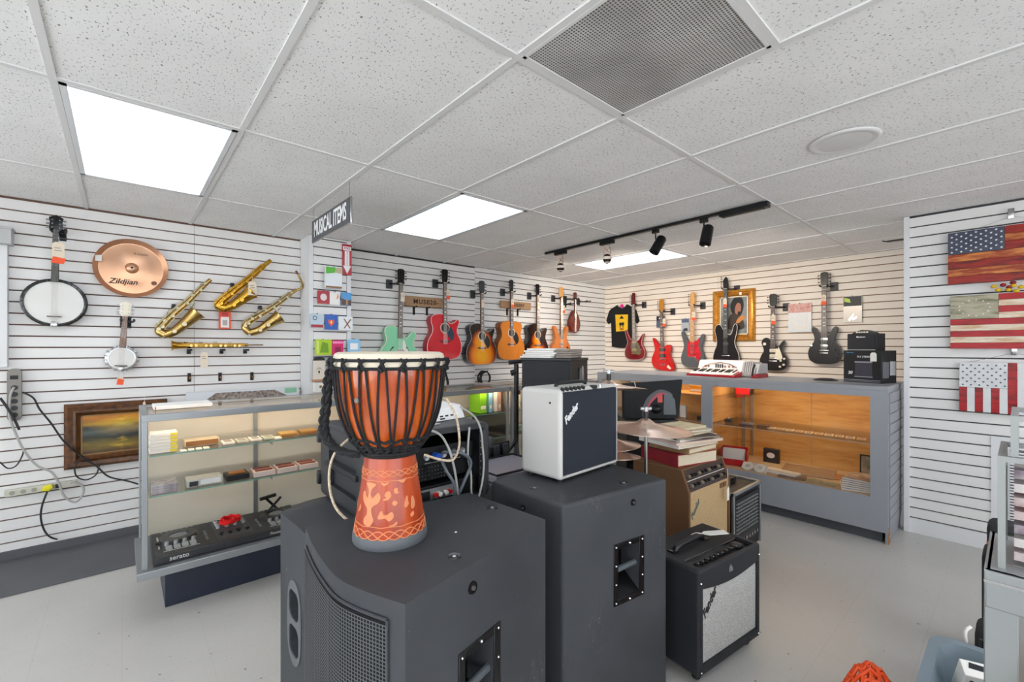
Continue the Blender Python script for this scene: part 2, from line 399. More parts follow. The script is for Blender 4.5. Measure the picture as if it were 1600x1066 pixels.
# track lights
ta,tb=Vector((3.36,3.30)),Vector((3.32,1.13)); L=(tb-ta).length; ang=math.atan2(tb.y-ta.y,tb.x-ta.x)
tr=thing('track_light_rail','black ceiling track rail carrying four spot lights','track light',(ta.x,ta.y,CH),ang)
MB().box(0,L,-.017,.017,-.022,-.001).build('rail',BLACKM,tr,bevel=.002)
MB().box(L-.33,L,-.03,.03,-.042,-.002).box(L-.32,L-.03,-.02,.02,-.047,-.04).build('power_feed',BLACKM,tr,bevel=.006)
COPW=mat('copper_wire_cage','#b98a6a',.3,metal=.9)
for i,(fr,kind) in enumerate([(.10,'globe'),(.37,'globe'),(.60,'can'),(.79,'can')]):
    p=ta.lerp(tb,fr)
    t=thing('track_spot',['copper-caged spot lamp nearest the wall end of the black track','copper-caged spot lamp second from the wall end of the black track',
        'black cylinder spot lamp nearer the caged lamps on the track','black cylinder spot lamp nearest the power feed end of the track'][i],'spot light',(p.x,p.y,CH-.022),ang,'spot lights on the ceiling track')
    if kind=='can':
        MB().box(-.03,.03,-.012,.012,-.03,0).build('adapter',BLACKM,t,bevel=.003)
        MB().tube([(0,0,-.03),(0,0,-.075),(.02,0,-.1)],.006).build('stem',BLACKM,t)
        MB().lathe([(.001,.085),(.03,.083),(.04,.07),(.042,-.07),(.036,-.072),(.03,-.05),(.001,-.045)],n=20,M=TR(.02,0,-.135)@RZ(i*.8)@RY(.5-(i-2)*.3)@RX(.25)).build('lamp_head',BLACKM,t)
        sl=bpy.data.lights.new('spot_beam','SPOT'); sl.energy=SPOT_W; sl.color=(1,.86,.70); sl.spot_size=1.5; sl.spot_blend=.9; sl.shadow_soft_size=.04
        so=bpy.data.objects.new('spot_beam',sl); sc.collection.objects.link(so); so.location=(p.x,p.y,CH-.25)
        so.rotation_euler=(Vector(((5.9,2.6-1.0*(i-2),1.3)))-so.location).to_track_quat('-Z','Y').to_euler()
    else:
        MB().box(-.075,.075,-.02,.02,-.035,0).build('adapter',BLACKM,t,bevel=.004)
        m=MB()
        for s in (-1,1): m.tube([(s*.022,0,-.035),(s*.036,0,-.09),(s*.034,0,-.15)],.0025,6)
        m.tube([(-.03,0,-.06),(.03,0,-.12)],.002,5).tube([(.03,0,-.06),(-.03,0,-.12)],.002,5)
        m.build('cage',COPW,t)
        sl=bpy.data.lights.new('spot_beam','SPOT'); sl.energy=SPOT_W; sl.color=(1,.86,.70); sl.spot_size=1.6; sl.spot_blend=.9; sl.shadow_soft_size=.04
        so=bpy.data.objects.new('spot_beam',sl); sc.collection.objects.link(so); so.location=(p.x,p.y,CH-.27)
        so.rotation_euler=(Vector(((5.2,4.4,1.3) if i==0 else (5.9,3.7,1.3)))-so.location).to_track_quat('-Z','Y').to_euler()
        MB().ball((0,0,-.165),.04,16,10,1.15).build('lamp_head',mat('smoked_copper_lamp','#4a3a34',.2,metal=.7),t)
        MB().lathe([(.0405,-.012),(.043,-.006),(.043,.006),(.0405,.012)],(0,0,-.16),20).lathe([(.026,-.04),(.030,-.036),(.033,-.032)],(0,0,-.165),20).build('trim_ring',mat('lamp_ring_cream','#efe3d6',.3),t)
# hanging sign
t=thing('hanging_sign','dark grey MUSICAL ITEMS aisle sign hanging below the ceiling','sign',(1.03,2.99,2.31))
MB().box(-.006,.006,-.36,.36,-.155,.005).build('frame',CHROME,t,bevel=.004)
MB().box(-.0075,.0075,-.352,.352,-.15,0).build('panel',mat('sign_charcoal','#4a4c50',.4),t,smooth=False)
text('MUSICAL ITEMS',.145,WINK,t,(-.009,0,-.075),(PI/2,0,-PI/2),sx=.60,bold=.02)
for y in (-.33,.33): MB().cyl((0,y,0),(0,y,CH-2.31-.003),.0018,6).build('wire',CHROME,t)
# dark hook arm on the partition edge
t=MB().box(4.56,4.60,.592,.70,2.246,2.256).cyl((4.58,.70,2.251),(4.58,.73,2.262),.005).box(4.565,4.595,.592,.597,2.21,2.27).build('display_hook',BLACKM,bevel=.001)
tag(t,'black metal display arm sticking out from the partition edge near the ceiling','hook')
# wall vent
t=thing('wall_vent','white louvred return air vent low in the right slat wall','vent',(4.53,0.127,0))
f=MB().box(-.004,.02,-.72,.008,.10,.797)
f.build('frame',PAINTW,t,smooth=False)
me=MB().box(-.008,.004,-.66,-.08,-.006,.004).mesh('louvre',PAINTW,False)
MB().box(-.006,-.004,-.66,-.08,.14,.72).build('gap_shade_sheet',mat('vent_shadow_gap','#3b3b3e',.8),t,smooth=False)  # flat dark sheet stands for the shade between the louvres
for k in range(29):
    o=link('louvre',me,t); o.location=(-.004,0,.16+k*.0192); o.rotation_euler=(0,.5,0)
# ================================================================= COUNTERS AND SHOWCASES
CREAMB=mat('showcase_cream_back','#e9dfcc',.3,metal=.1,var=.04,vscale=3,stretch=(1,1,4))
GL=glass('showcase_glass',(.988,.992,.988),.7)
GLE=mat('glass_edge_green','#7fb3a4',.15)
TUBE=mat('warm_showcase_lamp','#ffd9a6',.4,emit=22)
def showcase(label,x0,x1,y0=2.93,y1=3.47):
    W=x1-x0; D=y1-y0; t=thing('glass_showcase',label,'display case',(x0,y0,0),0,'glass showcases along the left wall')
    MB().box(.10,W-.06,.12,D-.02,.0,.235).build('plinth',NAVY,t,bevel=.002)
    MB().box(-.02,W+.0,-.03,D,.235,.275).build('deck',ALU,t,bevel=.003)
    H=1.065
    me=MB().box(0,.024,0,.024,.275,H-.03).mesh('corner_post',ALU,False,.002,1)
    for x in (0,W-.024):
        for y in (0,D-.024): o=link('corner_post',me,t); o.location=(x,y,0)
    f=MB().box(0,W,-.002,.032,H-.036,H).box(0,W,D-.032,D,H-.036,H).box(0,.028,.032,D-.032,H-.036,H).box(W-.028,W,.032,D-.032,H-.036,H)
    f.build('top_frame',ALU,t,bevel=.002,seg=1)
    MB().box(.03,W-.03,.034,D-.034,H-.008,H-.002).build('top_glass',GL,t,smooth=False)
    MB().box(.026,W-.026,.005,.010,.278,H-.038).build('front_glass',GL,t,smooth=False)
    for x in (.005,W-.01): MB().box(x,x+.005,.026,D-.026,.278,H-.038).build('side_glass',GL,t,smooth=False)
    for k in range(2): MB().box(.02+k*(W/2-.02),.02+(k+1)*(W/2-.02)+.02,D-.018-.006*k,D-.013-.006*k,.277,H-.036).build('back_panel',CREAMB,t,smooth=False)
    for z in (.64,.85):
        s=MB().box(.03,W-.03,.02,D-.05,z-.006,z).build('shelf',GL,t,smooth=False)
        MB().box(.03,W-.03,.0185,.0195,z-.006,z).build('shelf_edge',GLE,s,smooth=False)
    for x in (W/2,):
        m=MB().box(x-.012,x+.012,D-.034,D-.026,.28,H-.04); m.build('shelf_standard',STEEL,t,smooth=False)
        for z in (.63,.84): MB().box(x-.003,x+.003,.06,D-.03,z-.02,z).build('shelf_bracket',STEEL,t,smooth=False)
    MB().cyl((.06,.052,H-.026),(W-.06,.052,H-.026),.009,8).build('lamp_tube',TUBE,t)
    MB().box(.03,W-.03,.034,.085,H-.013,H-.010).build('added_tube_cover',ALU,t,smooth=False)  # added strip that hides the glowing tube from above
    return t
showcase('left glass showcase with a navy plinth, holding a disc jockey controller and small boxes',.075,1.295)
showcase('middle glass showcase behind the djembe and the black rack case',1.325,2.535)
showcase('right-hand glass showcase behind the white guitar amplifier',2.565,3.775)
# grey painted counter with plywood back
PLY=nodemat('orange_plywood',lambda nt,v,b:ramp(nt,noise(nt,mapping(nt,v,(1,1.2,9)),2.2,6,.65),[(.25,'#b5773a'),(.5,'#d6a05e'),(.8,'#e2b67c')]),.35,coat=.2)
t=thing('grey_counter','long grey painted display counter with plywood-lined glass bays below the electric guitars','counter',(4.09,.62,0))
W=2.57; D=.72; H=1.13
MB().box(.06,D-.02,.04,W-.02,0,.085).build('toe_kick',mat('dark_grey_kick','#4b4e53',.5),t,smooth=False)
MB().box(0,D,-.0,W,H-.03,H).build('worktop',GREYP,t,bevel=.002)
f=MB().box(0,.02,0,W,.085,.325).box(0,.02,0,W,1.052,H-.03).box(0,.02,0,.10,.325,1.052).box(0,.02,1.255,1.355,.325,1.052).box(0,.02,2.50,W,.325,1.052)
f.build('front_panel',GREYP,t,smooth=False)
for a in (.004,W-.018): MB().box(.02,D,a,a+.014,.0,H-.03).build('end_panel',GREYP,t,smooth=False)
me=MB().box(.07,D-.01,-.003,.004,-.035,.035).mesh('end_slat',GREYP,False,.001,1)
for k in range(13): o=link('end_slat',me,t); o.location=(0,0,.13+k*.0762)
MB().box(.02,D,.018,W-.018,.31,.322).build('bay_floor',mat('bay_floor_paper','#cdb391',.6),t,smooth=False)
for a,b in ((.018,.645),(.650,1.30),(1.31,1.93),(1.935,W-.018)):
    MB().box(D-.03,D-.015,a,b,.322,H-.03).build('plywood_panel',PLY,t,smooth=False,bevel=.001,seg=1)
MB().box(.02,D-.03,1.30,1.31,.322,H-.03).build('divider',PLY,t,smooth=False)
for a,b in ((.02,1.30),(1.31,W-.02)):
    s=MB().box(.06,D-.06,a,b,.694,.70).build('glass_shelf',GL,t,smooth=False)
    MB().box(.059,.0605,a,b,.694,.70).build('shelf_edge',mat('shelf_edge_grey','#b8ada0',.3),s,smooth=False)
    MB().box(.022,.026,a+.06,b-.03,.327,1.05).build('bay_glass',GL,t,smooth=False)
for y in (1.16,1.24,2.44): MB().box(D-.05,D-.03,y-.01,y+.01,.33,H-.04).build('shelf_standard',STEEL,t,smooth=False)
MB().box(.3,.36,.05,1.25,H-.045,H-.033).box(.3,.36,1.35,2.5,H-.045,H-.033).build('lamp_strip',mat('bay_lamp_warm','#ffdca8',.4,emit=14),t,smooth=False)
MB().prism([(.02,0),(.02,.12),(.07,.08),(.05,.05),(.09,0)],.0035,-.0015,'y').build('chipped_corner',mat('bare_chipboard','#a8744a',.8),t,smooth=False)
# ---- things in the grey counter bays
def bx(name,label,cat,c,d,m,rz=0,group=None,bev=.002,extra=None):
    """small solid box thing with its base centred on c"""
    t=thing(name,label,cat,c,rz,group)
    MB().box(-d[0]/2,d[0]/2,-d[1]/2,d[1]/2,0,d[2]).build('body',m,t,bevel=bev,seg=1)
    if extra: extra(t,d)
    return t
def lid(c,ins=.012,h=.0012):
    def f(t,d): MB().box(-d[0]/2+ins,d[0]/2-ins,-d[1]/2+ins,d[1]/2-ins,d[2],d[2]+h).build('printed_label',mat('print_'+c.lstrip('#'),c,.5,c2='#8d8a86',vscale=35),t,smooth=False)
    return f
def lidp(m,ins=.01):
    def f(t,d): MB().box(-d[0]/2+ins,d[0]/2-ins,-d[1]/2+ins,d[1]/2-ins,d[2],d[2]+.0012).build('printed_label',m,t,smooth=False)
    return f
BZ=.3225
t=thing('parts_bin','open red plastic parts bin holding clear packets in the grey counter','bin',(4.35,1.78,BZ),.3)
m=MB(); w2,d2,h2=.13,.11,.13
m.box(-w2,w2,-d2,-d2+.004,0,h2).box(-w2,w2,d2-.004,d2,0,h2).box(w2-.004,w2,-d2,d2,0,h2).box(-w2,-w2+.004,-d2,d2,0,h2*.45).box(-w2,w2,-d2,d2,0,.004)
m.build('tray',RED,t,smooth=False)
for k in range(5): MB().box(-.1+k*.035,-.094+k*.035,-.09,.09,.01,.12+.01*(k%2),RY(.25)).build('packet',mat('clear_packet','#d7d1cc',.3),t,smooth=False)
t=bx('spool_box','small dark box with a white round window, right of the red parts bin','box',(4.62,1.55,BZ),(.05,.13,.13),DARKG,0)
MB().prism(circ(0,.07,.035,18,.026),-.027,-.0255,'x').build('window',PAPER,t,smooth=False)
for k,(x,y) in enumerate([(4.2,1.60),(4.2,1.50)]):
    t=thing('string_coil',['coil packet nearest the red parts bin','second coil packet, right of the first'][k],'packet',(x,y,BZ+.02),0,'clear coil packets in the counter',rot=(0,-.7,0))
    MB().lathe([(.02,0),(.045,0),(.045,.018),(.02,.018)],n=20,closed=True).build('coil',mat('coil_white','#e6e1dc',.4),t)
    MB().box(-.055,.055,-.055,.055,-.003,0).build('packet_back',mat('clear_packet','#d7d1cc',.3),t,smooth=False)
SH=mat('smoky_plastic_sheet','#a58c78',.2,var=.1,vscale=12)
for n_,l_,x,y,wx,wy,h,m_,rz in [('plastic_sleeve','large clear plastic sleeve lying across the counter bay floor',4.5,1.22,.32,.38,.014,SH,.15),
    ('paper_packet','white paper packet lying on the bay floor beside the coil packets',4.28,1.37,.12,.28,.02,PAPER,-.1),
    ('photo_print','dark printed leaflet lying at the front of the bay',4.22,1.26,.14,.20,.006,mat('dark_leaflet','#5b4a44',.5,c2='#9a8a80',vscale=30),.2),
    ('leaflet','pale green and tan leaflet near the front glass of the bay',4.22,1.05,.14,.2,.005,mat('green_leaflet','#8f967a',.5,c2='#c9bda6',vscale=25),0),
    ('envelope','brown envelope lying behind the leaflets',4.5,.98,.2,.2,.008,mat('brown_envelope','#b07e55',.7),.05)]:
    bx(n_,l_,'paper goods',(x,y,BZ+.0005),(wx,wy,h),m_,rz)
COMIC=mat('comic_cover_print','#3b4a73',.3,c2='#b58a7c',vscale=22,detail=6)
COMIC2=mat('comic_cover_brown','#8a5f4c',.3,c2='#d9cfc4',vscale=22,detail=6)
z=BZ
for k in range(6):
    bx('magazine',['bottom magazine of the stack','second magazine up in the stack','third magazine up in the stack','fourth magazine up in the stack','fifth magazine up in the stack','topmost magazine, brown cover,'][k]+' at the right end of the grey counter bay','magazine',
       (4.30+.012*k,.84-.005*k,z),(.27,.2,.011),PAPER,.25-.06*k,'stack of bagged magazines in the grey counter',.001,lidp(COMIC if k<5 else COMIC2,.004)); z+=.0125
t=bx('picture_card','small standing picture card at the back right of the counter bay','picture',(4.72,.78,BZ),(.01,.24,.18),BLACK,0)
MB().box(-.0065,-.005,-.11,.11,.01,.17).build('picture',mat('picture_grey_green','#5f6a52',.4,c2='#b9a8a0',vscale=14),t,smooth=False)
t=bx('binder','black binder standing upright against the right end of the bay','binder',(4.36,.665,BZ),(.30,.05,.30),BLACK,0)
MB().box(-.152,-.15,-.012,.012,.2,.28).build('spine_label',PAPER,t,smooth=False)
zs=.7005
for k in range(14):
    y=1.72-k*.07
    if k==3: bx('wallet','brown leather wallet on the glass shelf of the grey counter','wallet',(4.3,y,zs),(.09,.10,.018),mat('brown_leather','#5a3c2b',.5),.2); continue
    if k==1: bx('dark_pouch','mauve grey pouch on the glass shelf, left of the wallet','pouch',(4.3,y,zs),(.08,.11,.022),mat('mauve_grey','#6f6268',.6),.1,bev=.008); continue
    if k in (0,2): continue
    bx('string_packet','small flat string packet, number %s along the glass shelf counted from the wallet'%['','','','','one','two','three','four','five','six','seven','eight','nine','ten'][k],'packet',(4.3,y,zs),(.10,.058,.004),mat('tan_packet' if k%2 else 'cream_packet','#cfa57a' if k%2 else '#dbc6a4',.4),.15,'flat packets on the glass shelf',.0008,lid('#b98a63',.01))
bx('effects_pedal','small dark metal pedal at the left end of the glass shelf','pedal',(4.35,1.83,zs),(.08,.06,.03),DARKG,.1,extra=lambda t,d:MB().ball((0,0,d[2]+.004),.01).build('footswitch',CHROME,t))
bx('toy_car','bright red boxed toy with black ends near the top of the left bay','toy',(4.55,1.77,.955),(.08,.13,.06),RED,0,extra=lambda t,d:[MB().box(-.035,.035,s*.066-.012,s*.066+.012,.005,.055).build('end_cap',BLACK,t,bevel=.004) for s in (-1,1)])
MB().box(.11,.69,1.08,1.28,.948,.954).build('upper_shelf',GL,bpy.data.objects['grey_counter'],smooth=False)
# left bay
bx('cassette_case','grey slatted cassette lying on the left bay glass shelf','cassette',(4.3,2.05,zs),(.07,.11,.035),DARKG,0,extra=lid('#3f6b62',.008))
t=bx('model_bus','yellow and white boxed model on the left bay upper shelf','toy',(4.45,2.17,.955),(.1,.16,.07),mat('yellow_box','#e4a81c',.4),.1)
MB().box(-.052,-.05,-.07,.07,.006,.03).build('window',WINK,t,smooth=False); MB().box(-.03,.03,-.05,.05,.07,.078).build('top_figure',BLACK,t,bevel=.003)
MB().box(.11,.69,1.38,1.98,.948,.954).build('upper_shelf',PLY,bpy.data.objects['grey_counter'],smooth=False)
bx('white_card_box','upright white card beside the slatted cassette in the left bay','card',(4.3,2.26,.7005),(.03,.06,.12),PAPER,0)
# ---- things in the left showcase
def item(label,px0,px1,y,z,dy,h,m,ex=None,name='small_case',cat='box',group=None,rz=0):
    bx(name,label,cat,((px0+px1)/2,y,z),(px1-px0,dy,h),m,rz,group,.0015,ex)
BEIGE=mat('beige_card_box','#d9c9ab',.6); BRN=mat('brown_wood_case','#8a5f33',.4,var=.1); YEL=mat('yellow_label','#e6d21c',.5)
z=.8505
for k in range(6):
    t=bx('string_box',['bottom white string box of the pile','second white string box from the bottom','third white string box from the bottom','fourth white string box from the bottom','fifth white string box from the bottom','top white string box of the pile'][k]+' with yellow ends, upper shelf left end','box',
       (.165+.003*(k%2),3.06,z),(.115,.12,.0165),PAPER,0,'pile of yellow-ended string boxes',.001)
    MB().box(.028,.0578,-.0606,.0606,.002,.0145).build('yellow_end',YEL,t,smooth=False); z+=.0172
for k in range(4): item('small white reed packet, %s from the left along the front of the upper shelf'%['first','second','third','fourth'][k],.235+.034*k,.263+.034*k,2.975,.8505,.05,.006,PAPER,None,'reed_packet','packet','white reed packets on the upper shelf')
item('long beige box with brown front, upper shelf of the left showcase',.262,.425,3.12,.8505,.09,.035,BEIGE,lambda t,d:MB().box(-.075,.078,-.0465,-.045,.003,.03).build('front_band',BRN,t,smooth=False))
for k,(a,m_) in enumerate([(.435,PAPER),(.505,mat('pale_grey_box','#cfcdc2',.5)),(.575,PAPER),(.645,mat('pale_green_box','#c3cbb8',.5))]):
    item('flat %s instrument string box, %s of the row right of the long beige box'%(['white','pale grey','white','pale green'][k],['first','second','third','fourth'][k]),a,a+.06,3.06,.8505,.10,.012,m_,lid('#b7b39f',.012),'string_box')
item('tan hinged harmonica case with brown band, upper shelf right half',.74,.84,3.07,.8505,.1,.022,mat('tan_case','#b8924f',.45),lambda t,d:MB().box(-.045,.045,-.0515,-.05,.003,.012).build('dark_band',BRN,t,smooth=False),'harmonica_case','case')
item('darker tan harmonica case at the right end of the upper shelf',.86,.96,3.07,.8505,.1,.022,mat('dark_tan_case','#a67c3c',.45),lambda t,d:MB().box(-.045,.045,-.0515,-.05,.003,.012).build('dark_band',BRN,t,smooth=False),'harmonica_case','case')
item('clear bagged price card between the string boxes and tan cases',.70,.735,3.0,.8505,.06,.01,PAPER,None,'bagged_card','card')
z=.6405
for k in range(4):
    item(['lowest clear packet, pinkish,','second clear packet','third clear packet','topmost clear packet'][k]+' of the pile on the lower shelf left end',.115,.225,3.04,z,.12,.011,mat('clear_pack_%d'%(k%2),['#d9c7cf','#cfcfd2'][k%2],.25,c2='#8f868e',vscale=40),None,'clear_packet','packet','pile of clear packets on the lower shelf'); z+=.0115
item('clear plastic box with white label on the lower shelf',.265,.43,3.05,.6405,.10,.04,mat('clear_box_plastic','#c9cac3',.15,var=.1,vscale=20),lambda t,d:[MB().box(-.07,-.03,-.0515,-.05,.004,.03).build('grey_label',DARKG,t,smooth=False),MB().box(-.02,.075,-.0515,-.05,.008,.034).build('white_label',WINK,t,smooth=False)],'plastic_box')
item('black case with orange-brown harmonica inside, lower shelf',.45,.565,3.05,.6405,.12,.03,BLACK,lambda t,d:[MB().box(-.04,.04,-.03+.03*k,-.012+.03*k,.03,.04).build('comb',mat('orange_wood','#b8742e',.3),t,bevel=.003) for k in range(2)],'harmonica_case','case')
for k in range(3):
    item('pink and white box pair, %s from the black harmonica case, lower shelf'%['first','second','third'][k],.585+.125*k,.70+.125*k,3.04,.6405,.13,.03,mat('pink_white_box','#e3cfc8',.5),lambda t,d:[MB().box(-.045,.045,-.05+.06*j,-.02+.06*j,.03,.036).build('label_band',mat('maroon_label','#8a4a40',.5),t,smooth=False) for j in range(2)],'boxed_set')
# disc jockey controller
t=thing('dj_controller','large black disc jockey controller lying in the bottom of the left showcase','mixer',(.50,3.15,.2755),0)
MB().box(-.38,.38,-.20,.19,0,.045).build('housing',DARKG,t,bevel=.008)
for s in (-1,1):
    w_=MB().lathe([(.001,.052),(.045,.052),(.047,.058),(.085,.058),(.092,.045)],(s*.255,.05,0),32).build('jog_wheel',mat('jog_dark','#232428',.3,metal=.3),t)
    MB().lathe([(.001,.0535),(.042,.0535)],(s*.255,.05,0),24).build('display_disc',mat('disc_grey','#8f9398',.4,metal=.3),w_)
    me=MB().box(-.014,.014,-.012,.012,.045,.05).mesh('pad',mat('pad_pale','#b9bbbd',.4),False)
    for i in range(4):
        for j in range(2): o=link('pad',me,t); o.location=(s*.255+(i-1.5)*.036,-.09-.032*j,0)
    MB().box(s*.35-.004,s*.35+.004,-.1,.1,.0455,.047).build('pitch_fader_slot',CHROME,t,smooth=False)
    MB().box(s*.35-.012,s*.35+.012,-.02,.0,.047,.058).build('pitch_fader',BLACK,t,bevel=.003)
MB().box(-.09,.09,-.15,.17,.045,.0462).build('mixer_section',mat('mixer_plate_grey','#4b4d52',.5),t,smooth=False)
kn=MB().lathe([(.011,.045),(.0095,.062),(.001,.063)],n=12).mesh('knob',mat('knob_grey_top','#a5a6a8',.4))
bt=MB().box(-.006,.006,-.005,.005,.045,.049).mesh('button',mat('button_grey','#8f9194',.4))
for s in (-1,1):
    for q in range(7):
        o=link('button',bt,t); o.location=(s*.255+(q-3)*.024,.165,0)
        if q<5: o=link('button',bt,t); o.location=(s*.135,-.10+.032*q,0)
        if q<4: o=link('knob',kn,t); o.location=(s*.255+(q-1.5)*.04,-.055,0)
    MB().box(s*.255-.08,s*.255+.08,-.148,-.144,.045,.0458).build('label_line',WINK,t,smooth=False)
for i in range(4):
    for j in range(4): o=link('knob',kn,t); o.location=(-.066+.044*i,.15-.04*j,0)
    MB().box(-.068+.044*i,-.064+.044*i,-.12,-.02,.0455,.0465).build('fader_slot',CHROME,t,smooth=False)
    MB().box(-.078+.044*i,-.054+.044*i,-.085-.01*(i%2),-.067-.01*(i%2),.046,.058).build('fader_cap',BLACK,t,bevel=.003)
text('serato',.033,WINK,t,(-.27,-.2008,.022),(PI/2,0,0),bold=.01); text('Pioneer',.022,WINK,t,(.20,-.2008,.022),(PI/2,0,0))
m=MB()
for k in range(9):
    a=k*.7; m.tube([(.055*math.cos(a+q*.5)*(1-.1*(k%3)),.04*math.sin(a+q*.5),.065+.006*math.sin(3*q+k)+.003*k) for q in range(10)],.005,6)
m.xf(TR(.50,3.20,.275)); tag(m.build('cable_bundle',mat('bright_red_cable','#f01818',.35)),'bright red coiled cable lying on the disc jockey controller','cable')
t=thing('folding_stand','small black folding stand lying at the back of the showcase floor','stand',(.76,3.33,.2755),.2)
MB().tube([(-.05,0,.01),(.06,0,.11)],.008).tube([(.06,.02,.01),(-.03,.02,.12)],.008).tube([(-.07,.01,.125),(.03,.01,.13)],.012).tube([(-.05,0,.01),(.06,.02,.01)],.007).build('frame',BLACK,t)
# things on top of the left showcase and wall behind
item('pile of white sheet music lying on the left corner of the showcase',.13,.40,3.22,1.0655,.18,.02,PAPER,lambda t,d:MB().box(-.13,-.125,-.092,-.09,.002,.016).build('red_edge',RED,t,smooth=False),'sheet_music','paper')
t=thing('picture_strip','long narrow framed picture strip standing behind the left showcase','picture',(.80,4.36,.0),0)
MB().box(-.42,.42,0,.02,.93,1.05).build('backing',mat('pale_mount','#d9dce0',.5),t,smooth=False)
MB().prism([(-.32,.955),(.36,.955),(.22,1.035),(-.22,1.035)],-.002,0,'y').build('printed_picture',mat('grey_engraving','#3b3b3e',.5,c2='#b9a79a',vscale=45),t,smooth=False)
MB().box(.3,.4,-.002,0,1.0,1.045).build('green_corner',mat('green_stamp','#8cc3a0',.5),t,smooth=False)
for x in (-.2,.15): MB().box(x-.015,x+.015,.0,.06,.90,.93).build('clip',BRN,t,smooth=False)
MB().box(-.42,.42,-.002,.01,.91,.93).build('ledge',mat('tan_ledge','#b98a6a',.5),t,smooth=False)
# middle and right showcase contents
for k,(x,c_,nm) in enumerate([(1.95,'#7cc21e','bright green'),(2.03,'#86bfe6','pale blue'),(2.09,'#e9e6e2','white'),(2.13,'#cfa9a0','dusty pink')]):
    w_=.07 if k==0 else .035
    item('%s instrument method book standing in the middle showcase'%nm,x-w_/2+.37,x+w_/2+.37,3.1,.8505,.16,.20,mat('book_'+nm.replace(' ','_'),c_,.5),lambda t,d:MB().box(-d[0]/2+.008,d[0]/2-.008,-d[1]/2-.0012,-d[1]/2,.03,.06).build('title_band',WINK,t,smooth=False),'method_book','book')
for k in range(7): item('pale green string box, %s from the left on the middle showcase upper shelf'%['first','second','third','fourth','fifth','sixth','seventh'][k],1.42+k*.09,1.49+k*.09,3.1,.8505,.12,.10+.012*(k%3),mat('pale_green_pack','#cfe0b8',.5,c2='#f2f2ea',vscale=30),lid('#9cc97a',.01),'string_box')
for k in range(5): item('leaning white sheet packet, %s from the left in the right-hand showcase'%['first','second','third','fourth','fifth'][k],2.62+k*.1,2.70+k*.1,3.08,.8505,.02,.15,mat('pale_sheet_pack','#dfe3e0',.4,c2='#9fb0b0',vscale=22),None,'sheet_packet','packet',rz=.25)
for k in range(5): item('clear boxed part, %s from the left on the lower shelf of the right-hand showcase'%['first','second','third','fourth','fifth'][k],2.62+k*.13,2.72+k*.13,3.1,.6405,.1,.04,mat('teal_clear_pack','#b6c9c4',.3,c2='#6f9a94',vscale=22),None,'boxed_part')
t=bx('red_ticket_holder','small dark red ticket holder hanging inside the right-hand showcase top','label',(2.64,2.965,.985),(.11,.01,.06),mat('dark_red_tag','#7a1620',.4),0)
# ================================================================= WALL DISPLAYS
def tagcard(label,x,y,z,rz,orange=True,w=.045,h=.10,parentgroup='paper price tags on strings'):
    """price tag; (x,y,z) is the top of its string"""
    t=thing('price_tag',label,'price tag',(x,y,z),rz,parentgroup)
    MB().tube([(0,0,0),(.004,-.003,-.02),(0,-.004,-.045)],.0012,5).build('string',PAPER,t)
    zt=-.038; z1=zt-h
    MB().prism([(-w/2,z1),(w/2,z1),(w/2,zt-.012),(w/4,zt),(-w/4,zt),(-w/2,zt-.012)],-.006,-.005,'y').build('card',CARD,t,smooth=False)
    if orange: MB().prism([(-w*.6,z1-.012),(w*.45,z1-.016),(w*.62,z1+.022),(-w*.4,z1+.032)],-.0078,-.0068,'y').build('orange_sticker',ORANGE,t,smooth=False)
    MB().box(-w*.3,w*.3,-.0066,-.006,z1+h*.55,z1+h*.58).box(-w*.3,w*.2,-.0066,-.006,z1+h*.68,z1+h*.71).build('handwriting',mat('blue_grey_ink','#6b6f7c',.6),t,smooth=False)
    return t
OUT={}
L_full=[(-.5,.008),(-.86,.08),(-1,.25),(-.94,.42),(-.73,.58),(-.70,.70),(-.79,.84),(-.72,.95),(-.4,1)]
def mirror(P): return [(-x,z) for x,z in P][::-1]
OUT['dread']=[(0,0)]+L_full+[(0,1)]+mirror(L_full)
OUT['dreadcut']=[(0,0)]+L_full+[(-.14,1),(.12,.99),(.15,.86),(.34,.80),(.56,.83),(.78,.90),(.86,.84),(.76,.72),(.73,.60),(.94,.42),(1,.25),(.86,.08),(.5,.008)]
OUT['hollow']=[(0,0)]+L_full+[(-.16,.95),(.14,.80),(.32,.70),(.5,.78),(.66,.87),(.83,.86),(.86,.74),(.72,.62),(.78,.52),(.95,.40),(1,.25),(.86,.08),(.5,.008)]
OUT['single']=[(0,0),(-.5,.01),(-.86,.09),(-1,.27),(-.88,.45),(-.70,.58),(-.76,.72),(-.86,.84),(-.74,.95),(-.48,.99),(-.2,.92),(.1,.82),(.3,.74),(.45,.76),(.62,.86),(.78,.90),(.80,.82),(.66,.68),(.68,.56),(.9,.43),(1,.27),(.86,.09),(.5,.01)]
OUT['tele']=[(0,0),(-.5,.01),(-.86,.07),(-1,.22),(-.88,.40),(-.70,.54),(-.72,.70),(-.84,.86),(-.70,.98),(-.4,.98),(-.15,.86),(.1,.80),(.3,.76),(.46,.80),(.56,.92),(.72,1.0),(.86,.94),(.80,.78),(.68,.62),(.74,.50),(.94,.36),(1,.22),(.86,.07),(.5,.01)]
OUT['strat']=[(0,0),(-.5,.01),(-.9,.09),(-1,.26),(-.86,.44),(-.74,.58),(-.84,.76),(-.98,.94),(-.86,1),(-.64,.90),(-.42,.76),(-.15,.72),(.15,.70),(.42,.72),(.62,.82),(.84,.92),(.98,.86),(.86,.70),(.76,.56),(.86,.42),(1,.25),(.88,.08),(.5,.01)]
